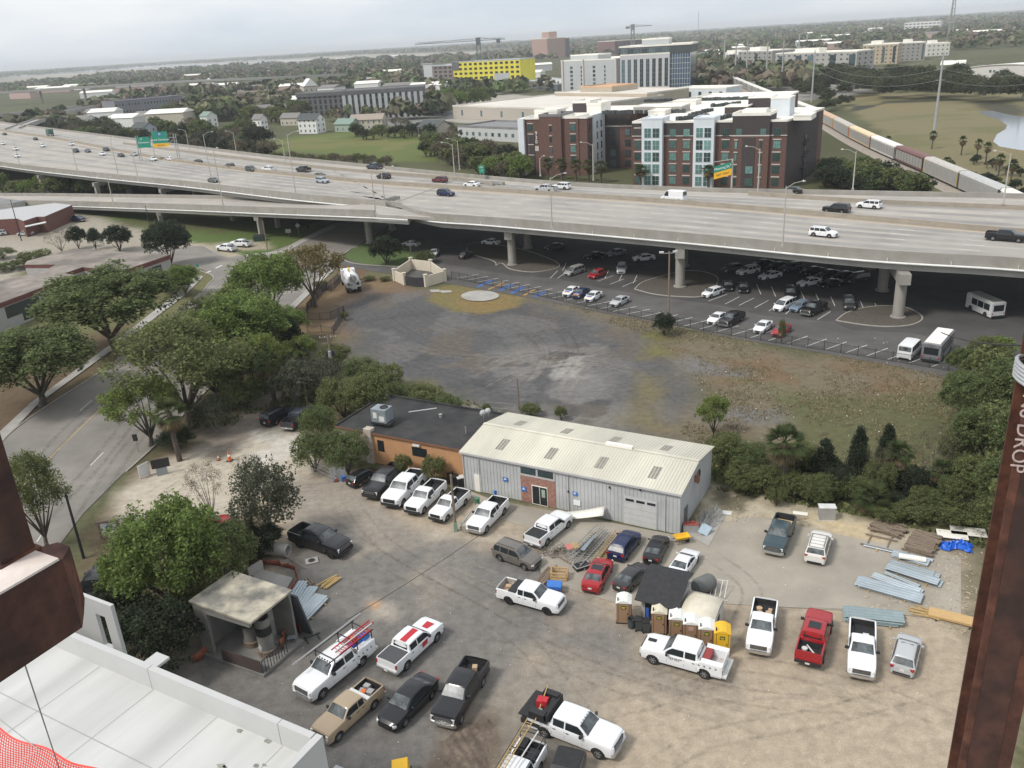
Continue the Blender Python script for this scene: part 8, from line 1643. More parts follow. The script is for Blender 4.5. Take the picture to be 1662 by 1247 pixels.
M_rust=mat('rusty_steel',(.06,.023,.015),.8,var=.5,scale=9,detail=10,c2=(.11,.042,.025),metal=.1);M_rustd=mat('rusty_steel_dark',(.034,.016,.012),.75,var=.4,scale=7,detail=9,c2=(.065,.026,.018));M_fire=mat('dusty_top',(.55,.47,.42),.8,var=.2,scale=3,detail=8,c2=(.66,.60,.56))
zb_=41.7;A1=G(101,908,zb_);A2=G(0,967,zb_);dv=(A1-A2).normalized();t=thing('steel_beam','rusty steel beam ending at the left edge with a dusty pale top','steel beam',A1,math.atan2(dv.y,dv.x))
b=MB();b.box(-3,0,0,.34,-.03,0);b.box(-3,0,0,.34,-.60,-.57);b.box(-3,.0,.0,.025,-.57,-.03);b.build('web',M_rustd,t);b=MB();b.add([(0,.0,0),(.17,.16,-.03),(.17,.16,-.50),(.12,.14,-.60),(0,.0,-.60),(0,.34,0),(.17,.30,-.03),(.17,.30,-.5),(0,.34,-.6)],[(0,1,2,3,4),(5,6,1,0),(1,6,7,2),(2,7,8,3)]);b.build('end_plate',M_rust,t);b=MB();b.box(-3,-.02,.004,.335,.002,.02);b.build('dusty_top',M_fire,t)
p=G(30,902,zb_);t=thing('steel_column','short rusty column rising from the beam at the left edge','steel column',p,math.atan2(dv.y,dv.x));b=MB();b.box(-.16,.10,-.06,.14,0,6);b.build('shaft',M_rustd,t);b=MB();b.box(-.19,.13,-.09,.17,0,.03);b.build('base_plate',M_rust,t)
pt=D(1681,556,4.3);t=thing('steel_column','tall rusty H shaped column with chalk writing at the right edge','steel column',(pt.x,pt.y,pt.z-7),-.35)
b=MB();b.box(0,.30,0,.022,0,7);b.box(0,.022,.022,.30,0,7)if False else None;b.box(.14,.155,.022,.27,0,7);b.box(0,.30,.27,.292,0,7);b.build('shaft',M_rust,t)
b=MB();b.box(.045,.22,-.004,-.001,0,6.98);b.build('mill_scale',M_rustd,t)
M_chalk=mat('chalk',(.42,.33,.30),.9,var=.3,scale=30)
text_mesh('N8 DROP',.115,M_chalk,t,(.018,-.008,6.46),(R(90),R(90),0),'chalk_writing',.001)
M_rope=mat('wire_rope',(.45,.46,.47),.45,metal=.4)
for z,lab in((6.70,'loops of pale wire rope wrapped round the top of the right column'),(2.9,'loops of pale wire rope wrapped round the lower part of the right column')):
 b=MB()
 for k in range(5):b.tube([(.15+.19*math.cos(a),.14+.20*math.sin(a),k*.022-.05*math.cos(a))for a in np.linspace(0,2*math.pi,21)],.012,6)
 o=b.build('wire_rope',M_rope,None,True,loc=(pt.x,pt.y,pt.z-7+z),rz=-.35);tag(o,lab,'rope')
cable('black cable running from the top of the right column out over the lot',(pt.x+.1,pt.y,pt.z-.02),D(1528,540,9.0),.05,.006)
cable('thin grey cable hanging from the steel beam down to the netting',G(34,1060,zb_-.6),G(100,1260,38.2),0,.006,M_galv)
cable('second thin cable just above the orange netting',G(-10,1160,38.6),G(60,1215,38.6),0,.005,M_galv)
M_netb=mat('safety_net',(.62,.05,.035),.6,var=.1);rows=[];b=MB()
nu,nv_=54,22;zt0=38.6
T0,T1=G(-40,1168,zt0),G(168,1258,zt0);rise=Vector((0,0,-.55));back=Vector((-.12,-.22,0))
Pn=[[None]*(nv_+1)for _ in range(nu+1)]
for i in range(nu+1):
 for j in range(nv_+1):
  u,v=i/nu,j/nv_;q=T0.lerp(T1,u)+rise*v+back*v;q.z+=.02*math.sin(9*u+3*v);q.y+=.03*math.sin(14*u+5*v);Pn[i][j]=q
c=T0.copy()
for i in range(nu+1):b.tube([Pn[i][j]-c for j in range(nv_+1)],.0045,3,cap=False)
for j in range(nv_+1):b.tube([Pn[i][j]-c for i in range(nu+1)],.006 if j else .012,3,cap=False)
tag(b.build('safety_net',M_netb,None,loc=c),'bright orange safety netting in the lower left corner','netting')
def leafmat(name,c,isl=.5,var=.42,sc=.8):
 m=mat(name,c,.75,var=var,scale=sc,detail=3,spec=.25,island=isl);t=m.node_tree;b=t.nodes['Principled BSDF'];tr=N(t,'ShaderNodeBsdfTranslucent');ms=N(t,'ShaderNodeMixShader');ms.inputs[0].default_value=.52
 t.links.new(b.inputs['Base Color'].links[0].from_socket,tr.inputs['Color']);t.links.new(b.outputs[0],ms.inputs[1]);t.links.new(tr.outputs[0],ms.inputs[2]);t.links.new(ms.outputs[0],t.nodes['Material Output'].inputs['Surface']);return m
def leaves(cent,nleaf,spread,size,seed,up=.35,flat=1.0):
 """leaf-sized quads scattered round the clump centres"""
 r=np.random.default_rng(seed);n=len(cent)*nleaf;C_=np.repeat(cent,nleaf,0)
 o=r.normal(size=(n,3));o/=np.linalg.norm(o,axis=1)[:,None];o*=(r.random((n,1))**.5);o[:,2]*=flat
 P=C_+o*spread;nrm=r.normal(size=(n,3));nrm[:,2]=np.abs(nrm[:,2])+up;nrm+=o*.5;nrm/=np.linalg.norm(nrm,axis=1)[:,None]
 a=np.cross(nrm,r.normal(size=(n,3)));a/=np.linalg.norm(a,axis=1)[:,None];c=np.cross(nrm,a);s=size*(.55+.9*r.random((n,1)))
 a=a*s;c=c*s*.6;return np.stack([P-a,P-c,P+a,P+c],1).reshape(-1,3)
def quads_obj(nm,V,m,parent=None,colr=None):
 n=len(V)//4;me=bpy.data.meshes.new(nm);me.vertices.add(len(V));me.vertices.foreach_set('co',V.ravel().astype(np.float32));me.loops.add(n*4);me.loops.foreach_set('vertex_index',np.arange(n*4,dtype=np.int32))
 me.polygons.add(n);me.polygons.foreach_set('loop_start',np.arange(0,n*4,4,dtype=np.int32));me.polygons.foreach_set('loop_total',np.full(n,4,np.int32));me.update()
 if colr is not None:ca=me.color_attributes.new('Col','FLOAT_COLOR','POINT');ca.data.foreach_set('color',np.concatenate([np.repeat(colr,4,0),np.ones((n*4,1))],1).ravel().astype(np.float32))
 me.materials.append(m);o=bpy.data.objects.new(nm,me);COL.objects.link(o)
 if parent:o.parent=parent
 return o
M_bark=mat('bark',(.085,.07,.055),.95,var=.3,scale=2);M_barkl=mat('bark_pale',(.22,.20,.17),.95,var=.25,scale=2)
def blobs_surface(bl,n,seed,inner=.35):
 r=np.random.default_rng(seed);w=np.array([b[3]*b[3]*b[4]for b in bl])**.67;w/=w.sum();k=r.choice(len(bl),n,p=w);B=np.array(bl)[k]
 d=r.normal(size=(n,3));d[:,2]=np.where(d[:,2]<-.35*np.abs(d[:,0]+.3),-d[:,2]*.6,d[:,2]);d/=np.linalg.norm(d,axis=1)[:,None];q=inner+(1-inner)*r.random((n,1))**.45
 return B[:,:3]+d*q*np.stack([B[:,3],B[:,3],B[:,4]],1)
def make_tree(kind):
 """unit prototype about 10 m high and 10 m wide; returns its Empty"""
 r=random.Random(hash_(kind));t=thing('tree','','tree');K=KINDS[kind];h0,nb,br,bh,ncl,nl,sp,lf,mt,bark,lean=K
 bl=[];zc,hz_=(h0+10)/2,(10-h0)/2
 for k in range(nb):
  dz=1-1.55*(k+.5)/nb;q=math.sqrt(max(0,1-dz*dz));a=2.4*k+r.uniform(-.3,.3);j=r.uniform(.82,1.08)
  bl.append(((5-br*.85)*q*math.cos(a)*j,(5-br*.85)*q*math.sin(a)*j,zc+(hz_-bh*.8)*dz*j,br*r.uniform(.75,1.2),bh*r.uniform(.8,1.1)))
 cen=blobs_surface(bl,int(ncl*1.35),hash_(kind));q_=vnoise(cen[:,0]+cen[:,2]*.8,cen[:,1]-cen[:,2]*.7,1.15,hash_(kind)%7);cen=cen[q_>.36];quads_obj('crown',leaves(cen,nl,sp,lf,hash_(kind)+1),mt,t)
 b=MB();fork=(lean*.3,0,h0*.55);b.tube([(0,0,-.1),(.05,.02,.5),(fork[0]*.6,.05,h0*.3),fork],[.42,.30,.26,.24],9)
 for(x,y,z,rr,_)in bl[::max(1,nb//7)]:m_=Vector(fork).lerp(Vector((x,y,z)),.5)+Vector((r.uniform(-.3,.3),r.uniform(-.3,.3),.4));b.tube([fork,tuple(m_),(x*.9,y*.9,z)],[.16,.08,.02],5)
 b.build('trunk',bark,t,True);return t
def hash_(s):return sum(ord(c)*(i+3)for i,c in enumerate(s))%9973
L_oak=leafmat('leaves_oak',(.14,.175,.07));L_lime=leafmat('leaves_lime',(.20,.25,.075));L_fresh=leafmat('leaves_fresh',(.175,.235,.07));L_dark=leafmat('leaves_dark',(.048,.064,.037));L_olive=leafmat('leaves_olive',(.165,.185,.075));L_tawny=leafmat('leaves_tawny',(0.203,0.167,0.0725));L_grey=leafmat('leaves_grey',(0.123,0.131,0.087));L_brown=leafmat('leaves_brown',(0.152,0.131,0.087))
KINDS={'oak':(2.6,26,1.75,1.6,1500,20,.55,.135,L_oak,M_bark,1),'lime':(2.4,18,1.6,1.7,900,18,.5,.125,L_lime,M_bark,.5),'fresh':(2.2,24,1.8,1.8,1400,19,.55,.13,L_fresh,M_bark,1),'airy':(2.2,20,1.6,1.5,760,18,.6,.12,L_olive,M_bark,1.5),'dense':(.5,24,2.0,2.2,1250,14,.5,.17,L_dark,M_bark,0),'tawny':(3.0,16,1.6,1.6,560,13,.55,.15,L_tawny,M_bark,.5),'bush':(.1,20,2.1,2.4,760,18,.6,.15,L_olive,M_bark,0),'greybush':(.1,20,2.0,2.4,520,13,.65,.17,L_grey,M_barkl,0),'darkbush':(.1,20,2.1,2.5,760,17,.6,.16,L_dark,M_bark,0),'greenbush':(.1,20,2.1,2.4,760,18,.6,.15,L_oak,M_bark,0),'bare':(2.0,16,1.5,1.7,320,9,.6,.09,L_brown,M_barkl,1),'woodg':(1.2,13,2.1,1.9,190,12,.8,.34,L_oak,M_bark,0),'woodo':(1.2,13,2.1,1.9,180,12,.8,.34,L_olive,M_bark,0),'woodd':(1.2,13,2.1,2.2,190,12,.75,.34,L_dark,M_bark,0),'woodb':(1.2,13,2.0,1.8,150,10,.8,.28,L_brown,M_barkl,0),'woodl':(1.2,13,2.1,1.9,170,12,.8,.32,L_fresh,M_bark,0)}
TP={k:make_tree(k)for k in KINDS}
t=thing('tree','','tree');r_=np.random.default_rng(5);z=r_.random(900)**.9*9.3+.5;rad=(1-(z/10.4))**.7*3.6*(.35+.75*r_.random(900)**.7);a=r_.random(900)*6.28;cen=np.stack([rad*np.cos(a),rad*np.sin(a),z],1)
quads_obj('crown',leaves(cen[vnoise(cen[:,0]*1.3+cen[:,2],cen[:,1]-cen[:,2]*.8,1.3,4)>.3],12,.75,.19,6,up=.1),L_dark,t);b=MB();b.tube([(0,0,0),(0,0,9.5)],[.3,.03],7);b.build('trunk',M_bark,t,True);TP['cedar']=t
M_frond=leafmat('palm_frond',(.08,.105,.04),isl=.35);M_dry=leafmat('dry_frond',(.22,.17,.10),isl=.35)
def palm(dead=1,h=4.5,seed=3):
 t=thing('palm_tree','','palm tree');r=random.Random(seed);b=MB();b.tube([(0,0,0),(.1,0,h*.5),(0,0,h)],[.28,.22,.24],9);b.build('trunk',M_bark,t,True)
 def fr(n,el0,el1,m,nm,ln=1.9):
  V=[]
  for k in range(n):
   az=k*2.399+r.uniform(-.2,.2);el=r.uniform(el0,el1);d=Vector((math.cos(az)*math.cos(el),math.sin(az)*math.cos(el),math.sin(el)));s=Vector((-math.sin(az),math.cos(az),0));o=Vector((0,0,h));c=o+d*ln*.45;u=d.cross(s).normalized()
   for j in range(13):
    th=(j-6)*.21;dd=(d*math.cos(th)+s*math.sin(th));L_=ln*.62*(1-.25*abs(th));tip=c+dd*L_-Vector((0,0,.28*L_));w=s*math.cos(th)*.055-d*math.sin(th)*.055;m_=c.lerp(tip,.55)+u*.03;V+=[c,m_+w,tip,m_-w]
   V+=[o-s*.03,o+s*.03,c+s*.02,c-s*.02]
  quads_obj(nm,np.array([tuple(v)for v in V]),m,t)
 fr(30,-.25,1.35,M_frond,'fronds');
 if dead:fr(26,-1.35,-.5,M_dry,'dry_fronds',1.7)
 return t
TP['palm']=palm(1,4.5,3);TP['palmlow']=palm(1,1.6,4);TP['shagpalm']=palm(1,5.0,9)
def tree(kind,px_,py_,top,wpx,label,group=None,cat=None,name=None,minH=.8,rz_=None):
 p=G(px_,py_);H=max(minH,zat(p.x,p.y,top));dist=(p-Vector((0,0,CH))).dot(_F);W_=wpx*dist/FOC*(1.14 if kind in('oak','fresh','airy','lime','tawny')else 1)
 if kind.startswith(('palm','shag')):k={'palm':5.5,'palmlow':2.7,'shagpalm':6.0}[kind];s=(H/k,)*3
 elif kind=='cedar':s=(W_/6.6,W_/6.6,H/10)
 else:s=(W_/10.6,W_/10.6,H/10.2)
 o=dup(TP[kind],p,rz_ if rz_ is not None else random.uniform(0,6.28),label,group);o.scale=s
 nm=name or('palm_tree' if 'palm' in kind else('cedar_tree' if kind=='cedar' else('shrub' if 'bush' in kind else 'broadleaf_tree')));o.name=nm
 o['category']=cat or('palm tree' if 'palm' in kind else('shrub' if 'bush' in kind else 'tree'));return o
random.seed(40)
for a in(('oak',190,568,436,210,'large spreading live oak between the clinic and the street'),('oak',70,658,534,190,'broad low oak at the left edge beside the street'),('lime',246,724,614,118,'young lime green tree on the verge at the kerb'),('fresh',302,482,430,54,'small round green tree at the corner of the clinic'),('fresh',440,525,413,125,'bright green tree left of the tawny one'),('tawny',512,498,395,100,'tawny crowned tree inside the fenced corner'),('fresh',398,600,478,150,'large green tree behind the lime green one, in the middle of the street trees'),('airy',312,690,520,215,'wide airy tree with visible limbs leaning over the street'),('oak',405,585,520,120,'dark green tree at the upper end of the street trees'),('airy',330,600,505,130,'pale olive tree at the back of the street trees'),('lime',432,640,540,74,'yellow green tree beside the pole with transformers'),('oak',380,640,560,110,'green tree above the left yard lamp'),('fresh',470,560,500,70,'leafy green tree below the bright green one'),('cedar',478,578,520,52,'dark pointed cedar near the fenced corner'),('shagpalm',447,655,575,50,'shaggy palm among the trees above the clearing'),('shagpalm',292,748,655,70,'shaggy dark palm on the verge beside the clearing'),('darkbush',288,735,690,66,'dense dark shrub at the foot of the shaggy palm'),('greenbush',512,765,700,80,'round green shrub left of the orange wall'),('greenbush',566,770,698,84,'round green shrub touching the corner of the orange building'),('greenbush',520,720,655,70,'shrub behind the dark pickup on the clearing'),('greybush',480,655,585,100,'light branching shrub below the pole with transformers'),('greybush',530,650,580,80,'grey twiggy shrub right of the pole with transformers'),('bush',600,690,600,90,'rounded olive shrub behind the air unit of the black roof'),('bush',560,680,610,90,'olive shrub against the left side of the black roof'),('greenbush',640,668,620,70,'low green shrub beyond the black roof'),('bush',690,672,625,80,'brownish shrub behind the black roof by the gravel'),('greenbush',725,682,640,60,'small shrub where the black roof meets the gravel'),('bush',620,640,590,90,'low bush at the edge of the gravel lot'),('bush',657,775,735,34,'olive shrub against the orange wall, left of two'),('bush',706,785,738,46,'olive shrub against the orange wall, right of two'),('greenbush',790,672,655,18,'tiny shrub left of the bare wooden pole'),('bush',862,675,655,40,'low shrub right of the bare wooden pole'),('bush',911,682,658,24,'small round shrub behind the cream roof'),('airy',78,892,738,110,'airy grey green tree at the left edge near the dark pole'),('fresh',298,1010,818,180,'large vivid green tree behind the pipe shed'),('fresh',228,1010,890,95,'green tree left of the largest vivid green one'),('darkbush',260,1090,980,170,'dark undergrowth between the shed and the deck parapet'),('oak',372,950,855,110,'green tree near the hidden red car'),('darkbush',200,1040,950,120,'dark shrub below the steel beam'),('greybush',440,885,745,130,'twiggy grey green shrub tree beside the matt black pickup'),('bare',345,850,745,70,'bare branching sapling right of the timber sign'),('bare',410,800,735,60,'thin bare shrub on the clearing edge'),('darkbush',420,900,850,100,'dark tangle behind the matt black pickup'),('darkbush',1078,545,506,42,'compact dark round bush at the picket fence below the flood light'),('lime',1157,712,642,54,'bright lime sapling behind the metal building'),('dense',278,432,355,80,'big dark round evergreen by the junction'),('dense',128,404,366,34,'dark domed evergreen, left of three behind the clinic'),('dense',156,405,369,26,'dark domed evergreen, middle of three behind the clinic'),('dense',195,408,364,54,'dark domed evergreen, right of three behind the clinic'),('dense',628,430,382,58,'dark rounded tree on the island under the bridge edge'),('bare',100,412,372,50,'bare grey tree left of the domed evergreens'),('bush',60,430,405,60,'brown shrub behind the clinic roof'),('greenbush',5,420,402,46,'round green bush at the left edge by the lane'),('greenbush',20,438,424,60,'bushes behind the clinic at the left edge'),('greenbush',690,428,406,40,'low shrub beside the dark rounded tree under the bridge'),('greybush',285,478,455,60,'low shrub at the clinic wall corner'),('greenbush',1268,560,515,14,'thin young sapling by the red sedan at the fence'),('darkbush',225,488,470,50,'low hedge at the foot of the clinic wall')):tree(*a)
for i,(k,px_,py_,top,w_)in enumerate((('airy',370,540,470,110),('fresh',420,565,480,90),('oak',350,650,575,90),('bush',400,660,610,90),('greenbush',590,625,580,70),('bush',545,600,555,60),('greybush',350,700,640,80),('airy',350,1000,880,130),('bush',330,560,520,90),('lime',490,600,545,60),('greybush',600,650,610,50))):
 tree(k,px_,py_,top,w_,'foliage in the continuous belt of street trees, '+['behind the bright green tree','under the bright green tree','above the shaggy palm','left of the yard lamp','at the gravel edge','by the low fence panel','at the top of the clearing','behind the vivid green tree','near the middle of the street','yellowish one by the cedar','beside the black roof corner'][i],'foliage of the street tree belt')
for i,(px_,py_,top,w_,k)in enumerate(((1560,680,600,70,'oak'),(1590,700,610,90,'oak'),(1610,760,650,100,'woodo'),(1575,745,670,80,'bush'),(1625,850,740,100,'oak'),(1580,820,740,90,'bush'),(1610,880,800,90,'bush'),(1645,700,600,100,'woodg'),(1545,760,700,60,'bush'),(1600,600,548,70,'airy'))):
 tree(k,px_,py_,top,w_,'foliage filling the right clump, '+['beside the brown grass','below the bus','halfway down by the column','above the yellow fronds','low beside the column','above the white boards','lowest by the column','behind the column','left edge of the clump','top beside the cable'][i],'foliage of the right clump')
for i in range(26):
 px_=1170+i*15.5+random.uniform(-6,6);py_=765+i*2.6+random.uniform(-22,22);tree(random.choice(['bush','greybush','bush','darkbush','bare','greenbush']),px_,py_,py_-random.uniform(25,48),random.uniform(36,64),'tangled shrub in the thicket strip behind the yard','tangled shrubs behind the yard')
for i,(px_,py_,top,w_)in enumerate(((575,455,448,22),(600,455,448,24),(625,456,449,22),(520,470,455,30),(560,520,505,16))):tree('bush',px_,py_,top,w_,['low hedge plant nearest the white tanker lorry','low hedge plant in the middle by the cream enclosure','low hedge plant touching the cream enclosure','low hedge by the fenced corner top','tiny shrub inside the fenced corner'][i])
for a in(('palm',1268,800,700,52,'tall palmetto nearest the metal building behind the yard'),('cedar',1389,785,694,42,'slim dark cedar between two palmettos'),('cedar',1335,785,715,50,'broad dark cedar left of the slim one'),('palm',1452,795,722,60,'palmetto in the middle right of the slim cedar'),('cedar',1438,750,690,36,'small cedar just behind the middle palmetto'),('palmlow',1412,832,788,54,'low palmetto at the back edge of the yard'),('palm',1522,812,752,60,'palmetto with yellow fronds near the right trees'),('bare',1510,785,690,80,'pale leafless tree behind the right palmettos'),('bare',1420,800,720,50,'pale bare tree between the cedar and middle palmetto')):tree(*a)
lab_r=['shrub in the dense strip behind the metal building','dark shrub in the thicket behind the yard','low bush along the back of the yard']
for i,(px_,py_,top,w_,k)in enumerate(((1175,760,705,70,'bush'),(1215,775,720,70,'greenbush'),(1240,800,755,70,'bush'),(1200,800,760,60,'bush'),(1290,810,765,60,'bush'),(1180,740,700,50,'bush'),(1320,815,770,70,'bush'),(1355,810,760,60,'darkbush'),(1300,770,715,70,'bush'),(1385,815,770,60,'bush'),(1425,805,745,60,'bush'),(1330,825,785,40,'greenbush'),(1480,810,755,60,'darkbush'),(1500,830,790,60,'bush'),(1545,830,770,60,'bush'),(1480,845,815,70,'bush'),(1540,850,815,80,'bush'),(1440,845,820,60,'bush'),(1260,820,790,40,'bush'),(1570,790,740,70,'bush'))):
 o=tree(k,px_,py_,top,w_,lab_r[i%3]+' '+['nearest the wall corner','beside the tall palmetto','below the lime sapling','left of the broad cedar','under the tall palmetto','at the wall end','left of the slim cedar','below the slim cedar','behind the tall palmetto','right of the slim cedar','under the middle palmetto','above the grey cabinet','right of the middle palmetto','left of the yellow fronds','right of the yellow fronds','above the plank stack','above the white boards','near the low palmetto','above the dark teal pickup','left of the right trees'][i],'shrubs of the thicket behind the yard')
for i,(px_,py_,top,w_,k)in enumerate(((1600,640,560,90,'woodo'),(1570,700,610,90,'oak'),(1640,700,580,110,'oak'),(1590,760,660,100,'oak'),(1560,620,565,50,'oak'),(1680,800,660,140,'oak'),(1600,820,730,90,'woodo'),(1650,900,760,120,'woodo'),(1700,640,520,110,'woodg'),(1690,980,850,110,'bush'),(1665,1090,1000,60,'bush'),(1620,590,545,60,'woodl'))):
 tree(k,px_,py_,top,w_,'tree of the dark clump right of the gravel lot, '+['top left behind the bus','nearest the brown grass','high behind the rusty column','middle one left of the column','smallest above the others','right of the column','low one left of the column','behind the column at yard height','far one beyond the cable','low bush right of the column','lowest bush right of the column','pale green one near the bus'][i],'trees of the clump at the right')
belts=[(('woodg','woodl','woodo'),-10,320,215,318,16,7,6,'leafy bush between the motorway and the lower ramp','bushes between the two bridges'),(('woodd','woodg','woodb'),50,222,245,240,22,9,6,'tree in the dense belt beside the far left of the motorway','trees beside the far left of the motorway'),(('woodg','woodo','woodb'),60,212,200,222,14,10,5,'tree behind the belt beside the far left of the motorway','trees beside the far left of the motorway'),(('woodd','woodb','woodd'),245,240,440,258,26,8,6,'dark tree behind the sign gantry and lamp posts','dark trees behind the sign gantry'),(('woodd','woodg','woodb'),250,222,430,236,20,10,7,'dark tall tree left of the green field','dark trees behind the sign gantry'),(('woodg','woodo','woodb'),270,190,500,196,30,11,9,'tree between the distant houses','trees among the distant houses'),(('woodb','woodo'),430,262,640,272,24,4,3,'low brown bush along the near edge of the field','bushes along the near edge of the green field'),(('woodd','woodd','woodg'),570,224,700,224,16,6,4,'dark shrub on the far side of the green field','dark shrubs behind the green field'),(('woodd','woodb','woodg','woodo'),690,245,845,285,34,8,10,'tree in the thicket left of the brick flats','trees of the thicket left of the brick flats'),(('woodl','woodo','woodb'),720,262,840,292,20,6,9,'pale shrub in the thicket left of the brick flats','trees of the thicket left of the brick flats'),(('woodl','woodl'),826,285,850,292,3,8,4,'lime green tree touching the brick flats','lime trees beside the brick flats'),(('woodl','woodg'),696,182,800,168,14,12,3,'rounded tree in the neat row beside the warehouse','rounded trees in the neat row beside the warehouse'),(('woodd','woodg','woodo'),1338,288,1492,322,44,6,10,'tree in the thicket between the brick flats and the train','trees of the thicket beside the train'),(('woodg','woodd'),1335,300,1420,318,22,6,6,'dark tree close to the brick flats near the train','trees of the thicket beside the train'),(('woodd','woodg','woodb'),1320,152,1662,165,44,11,6,'tree in the belt behind the marsh','trees of the belt behind the marsh'),(('woodg','woodd','woodo'),1345,138,1560,146,36,12,6,'tree at the back of the belt behind the marsh','trees of the belt behind the marsh'),(('woodg','woodd'),1290,150,1345,168,12,8,5,'tree at the left end of the belt behind the marsh','trees of the belt behind the marsh'),(('woodl','woodo'),1115,118,1160,140,14,7,4,'pale green shrub beside the head of the train','shrubs beside the head of the train'),(('woodd',),1150,140,1185,146,7,7,3,'dark shrub behind the white roofed studio','shrubs beside the head of the train'),(('woodd','woodb'),1200,130,1340,142,18,6,4,'low tree between the train and the pale flats','low trees before the pale flats'),(('woodd','woodo'),1490,268,1662,318,18,3,5,'small bush on the marsh edge beside the train','bushes between the train and the marsh'),(('woodd','woodb'),1570,262,1662,290,8,3,3,'bush at the creek mouth','bushes between the train and the marsh'),(('woodb','woodd'),640,212,760,222,14,6,5,'shrub behind the cream gabled house','shrubs behind the cream gabled house'),(('woodd','woodg'),1380,172,1330,180,8,5,4,'bush on the near left corner of the marsh','bushes at the marsh corner'),(('woodd',),490,372,540,366,5,4,2,'low tree in the shade under the ramp','trees in the shade of the ramp'),(('woodd','woodo'),1590,125,1662,150,10,8,4,'tree before the arched warehouse','trees before the arched warehouse')]
random.seed(44);far_q=[]
MASS=('trees of the belt behind the marsh','low trees before the pale flats','trees beside the far left of the motorway','trees before the arched warehouse','bushes at the marsh corner')
for kinds,x0,y0,x1,y1,n,hm,jit,lab,grp in belts:
 for k in range(n):
  s=(k+random.random())/n;px_,py_=x0+(x1-x0)*s,y0+(y1-y0)*s+random.uniform(-jit,jit);p=G(px_,py_);kd=random.choice(kinds)
  if grp in MASS and not(grp.startswith('trees beside the far')and k%2 and hm<10):
   me=[c for c in TP[kd].children if c.name.startswith('crown')][0].data;q=np.empty(len(me.vertices)*3,np.float32);me.vertices.foreach_get('co',q);q=q.reshape(-1,3)
   h_=hm*random.uniform(.75,1.25);ww=h_*random.uniform(1.0,1.35);a=random.uniform(0,6.28);ca_,sa_=math.cos(a),math.sin(a);far_q.append(np.stack([(q[:,0]*ca_-q[:,1]*sa_)*ww/10+p.x,(q[:,0]*sa_+q[:,1]*ca_)*ww/10+p.y,q[:,2]*h_/10],1));continue
  o=dup(TP[kd],p,random.uniform(0,6.28),lab,grp)
  if abs(p.y)<2500:h_=hm*random.uniform(.75,1.25);ww=h_*random.uniform(1.0,1.35);o.scale=(ww/10,ww/10,h_/10)
  o.name='broadleaf_tree' if hm>4 else 'shrub';o['category']='tree' if hm>4 else 'shrub'
for i in range(0,70):  # unseen trees added beyond the far edge to darken the space under the bridge
 q=F2[int(38+i*.95)];f_=(Vector(F2[60])-Vector(M2[60]));f_.z=0;f_.normalize();kd=('woodg','woodd','woodo')[i%3];me=[c for c in TP[kd].children if c.name.startswith('crown')][0].data;v=np.empty(len(me.vertices)*3,np.float32);me.vertices.foreach_get('co',v);v=v.reshape(-1,3)
 far_q.append(np.stack([v[:,0]*.75+q[0]+f_.x*7,v[:,1]*.75+q[1]+f_.y*7,v[:,2]*.82],1))
o=quads_obj('far_thicket_and_shade_belt',np.concatenate(far_q),L_brown_g:=leafmat('leaves_far_thicket',(.085,.098,.052),.5,.5,.06));o['kind']='stuff';tag(o,'thick belts of trees behind the marsh and along the far motorway edge, some unseen and added to darken under the bridge','trees')
for i,(px_,py_)in enumerate(((1512,246),(1560,256),(1600,268),(1585,262),(1640,300),(1620,290),(890,291),(912,292),(935,294),(955,295),(975,297),(1040,305),(1150,307),(1440,240),(1535,278))):
 o=dup(TP['palm'],G(px_,py_-(0 if i>5 else 4)),i*1.3,None,'palms beside the railway' if i in(0,1,2,3,4,5,13,14)else 'palms before the brick flats');s=.9 if i<6 or i>12 else 1.5;o.scale=(s,s,s*(1.2 if i<6 else .8));o.name='palm_tree';o['category']='palm tree';o['label']='palmetto beside the freight train at the marsh edge' if i in(0,1,2,3,4,5,13,14)else 'palm showing above the barrier before the brick flats'
ex_px=[[(736,192),(905,205),(905,150),(700,160)],[(905,160),(1110,160),(1110,90),(905,95)],[(1190,118),(1395,128),(1395,85),(1190,80)],[(1395,110),(1545,95),(1545,66),(1395,72)],[(1330,150),(1700,150),(1700,340),(1480,300)],[(430,300),(1480,320),(1330,150),(850,150),(700,196),(560,196),(430,230)],[(685,148),(905,145),(905,98),(685,104)],[(485,197),(692,192),(690,146),(485,154)],[(-50,132),(250,108),(560,92),(840,80),(840,88),(560,101),(250,118),(-50,146)],[(888,96),(925,94),(925,60),(888,60)],[(1140,112),(1360,200),(1340,215),(1130,125)],[(190,190),(300,180),(300,160),(190,170)],[(-50,230),(60,205),(200,165),(200,150),(-50,175)],[(-60,158),(560,124),(560,136),(300,152),(-60,186)],[(300,175),(520,160),(520,150),(300,160)],[(100,212),(300,205),(300,180),(100,190)],[(470,225),(600,222),(600,196),(470,200)],[(1465,54),(1528,50),(1528,36),(1465,38)]]
rg=np.random.default_rng(77);n=15000;px_=rg.uniform(-40,1700,n);hz=114.4-.0603*px_;de=2.2+130*rg.random(n)**2.6;py_=hz+de
ok=np.ones(n,bool)
for e_ in ex_px:ok&=inpoly(px_,py_,e_)<0
ok&=~((de>62)&(px_>1320));ok&=~((px_<520)&(de>105))
px_,py_=px_[ok],py_[ok];k_=1.0;pts=np.array([tuple(G(a,c))for a,c in zip(px_,py_)]);pts=pts[(pts[:,1]<16000)];yy=pts[:,1]
hgt=rg.uniform(7,14,len(pts))*np.clip(yy/2500,1,1.9);wid_=hgt*rg.uniform(.9,1.5,len(pts))*np.clip(yy/1500,1,5)
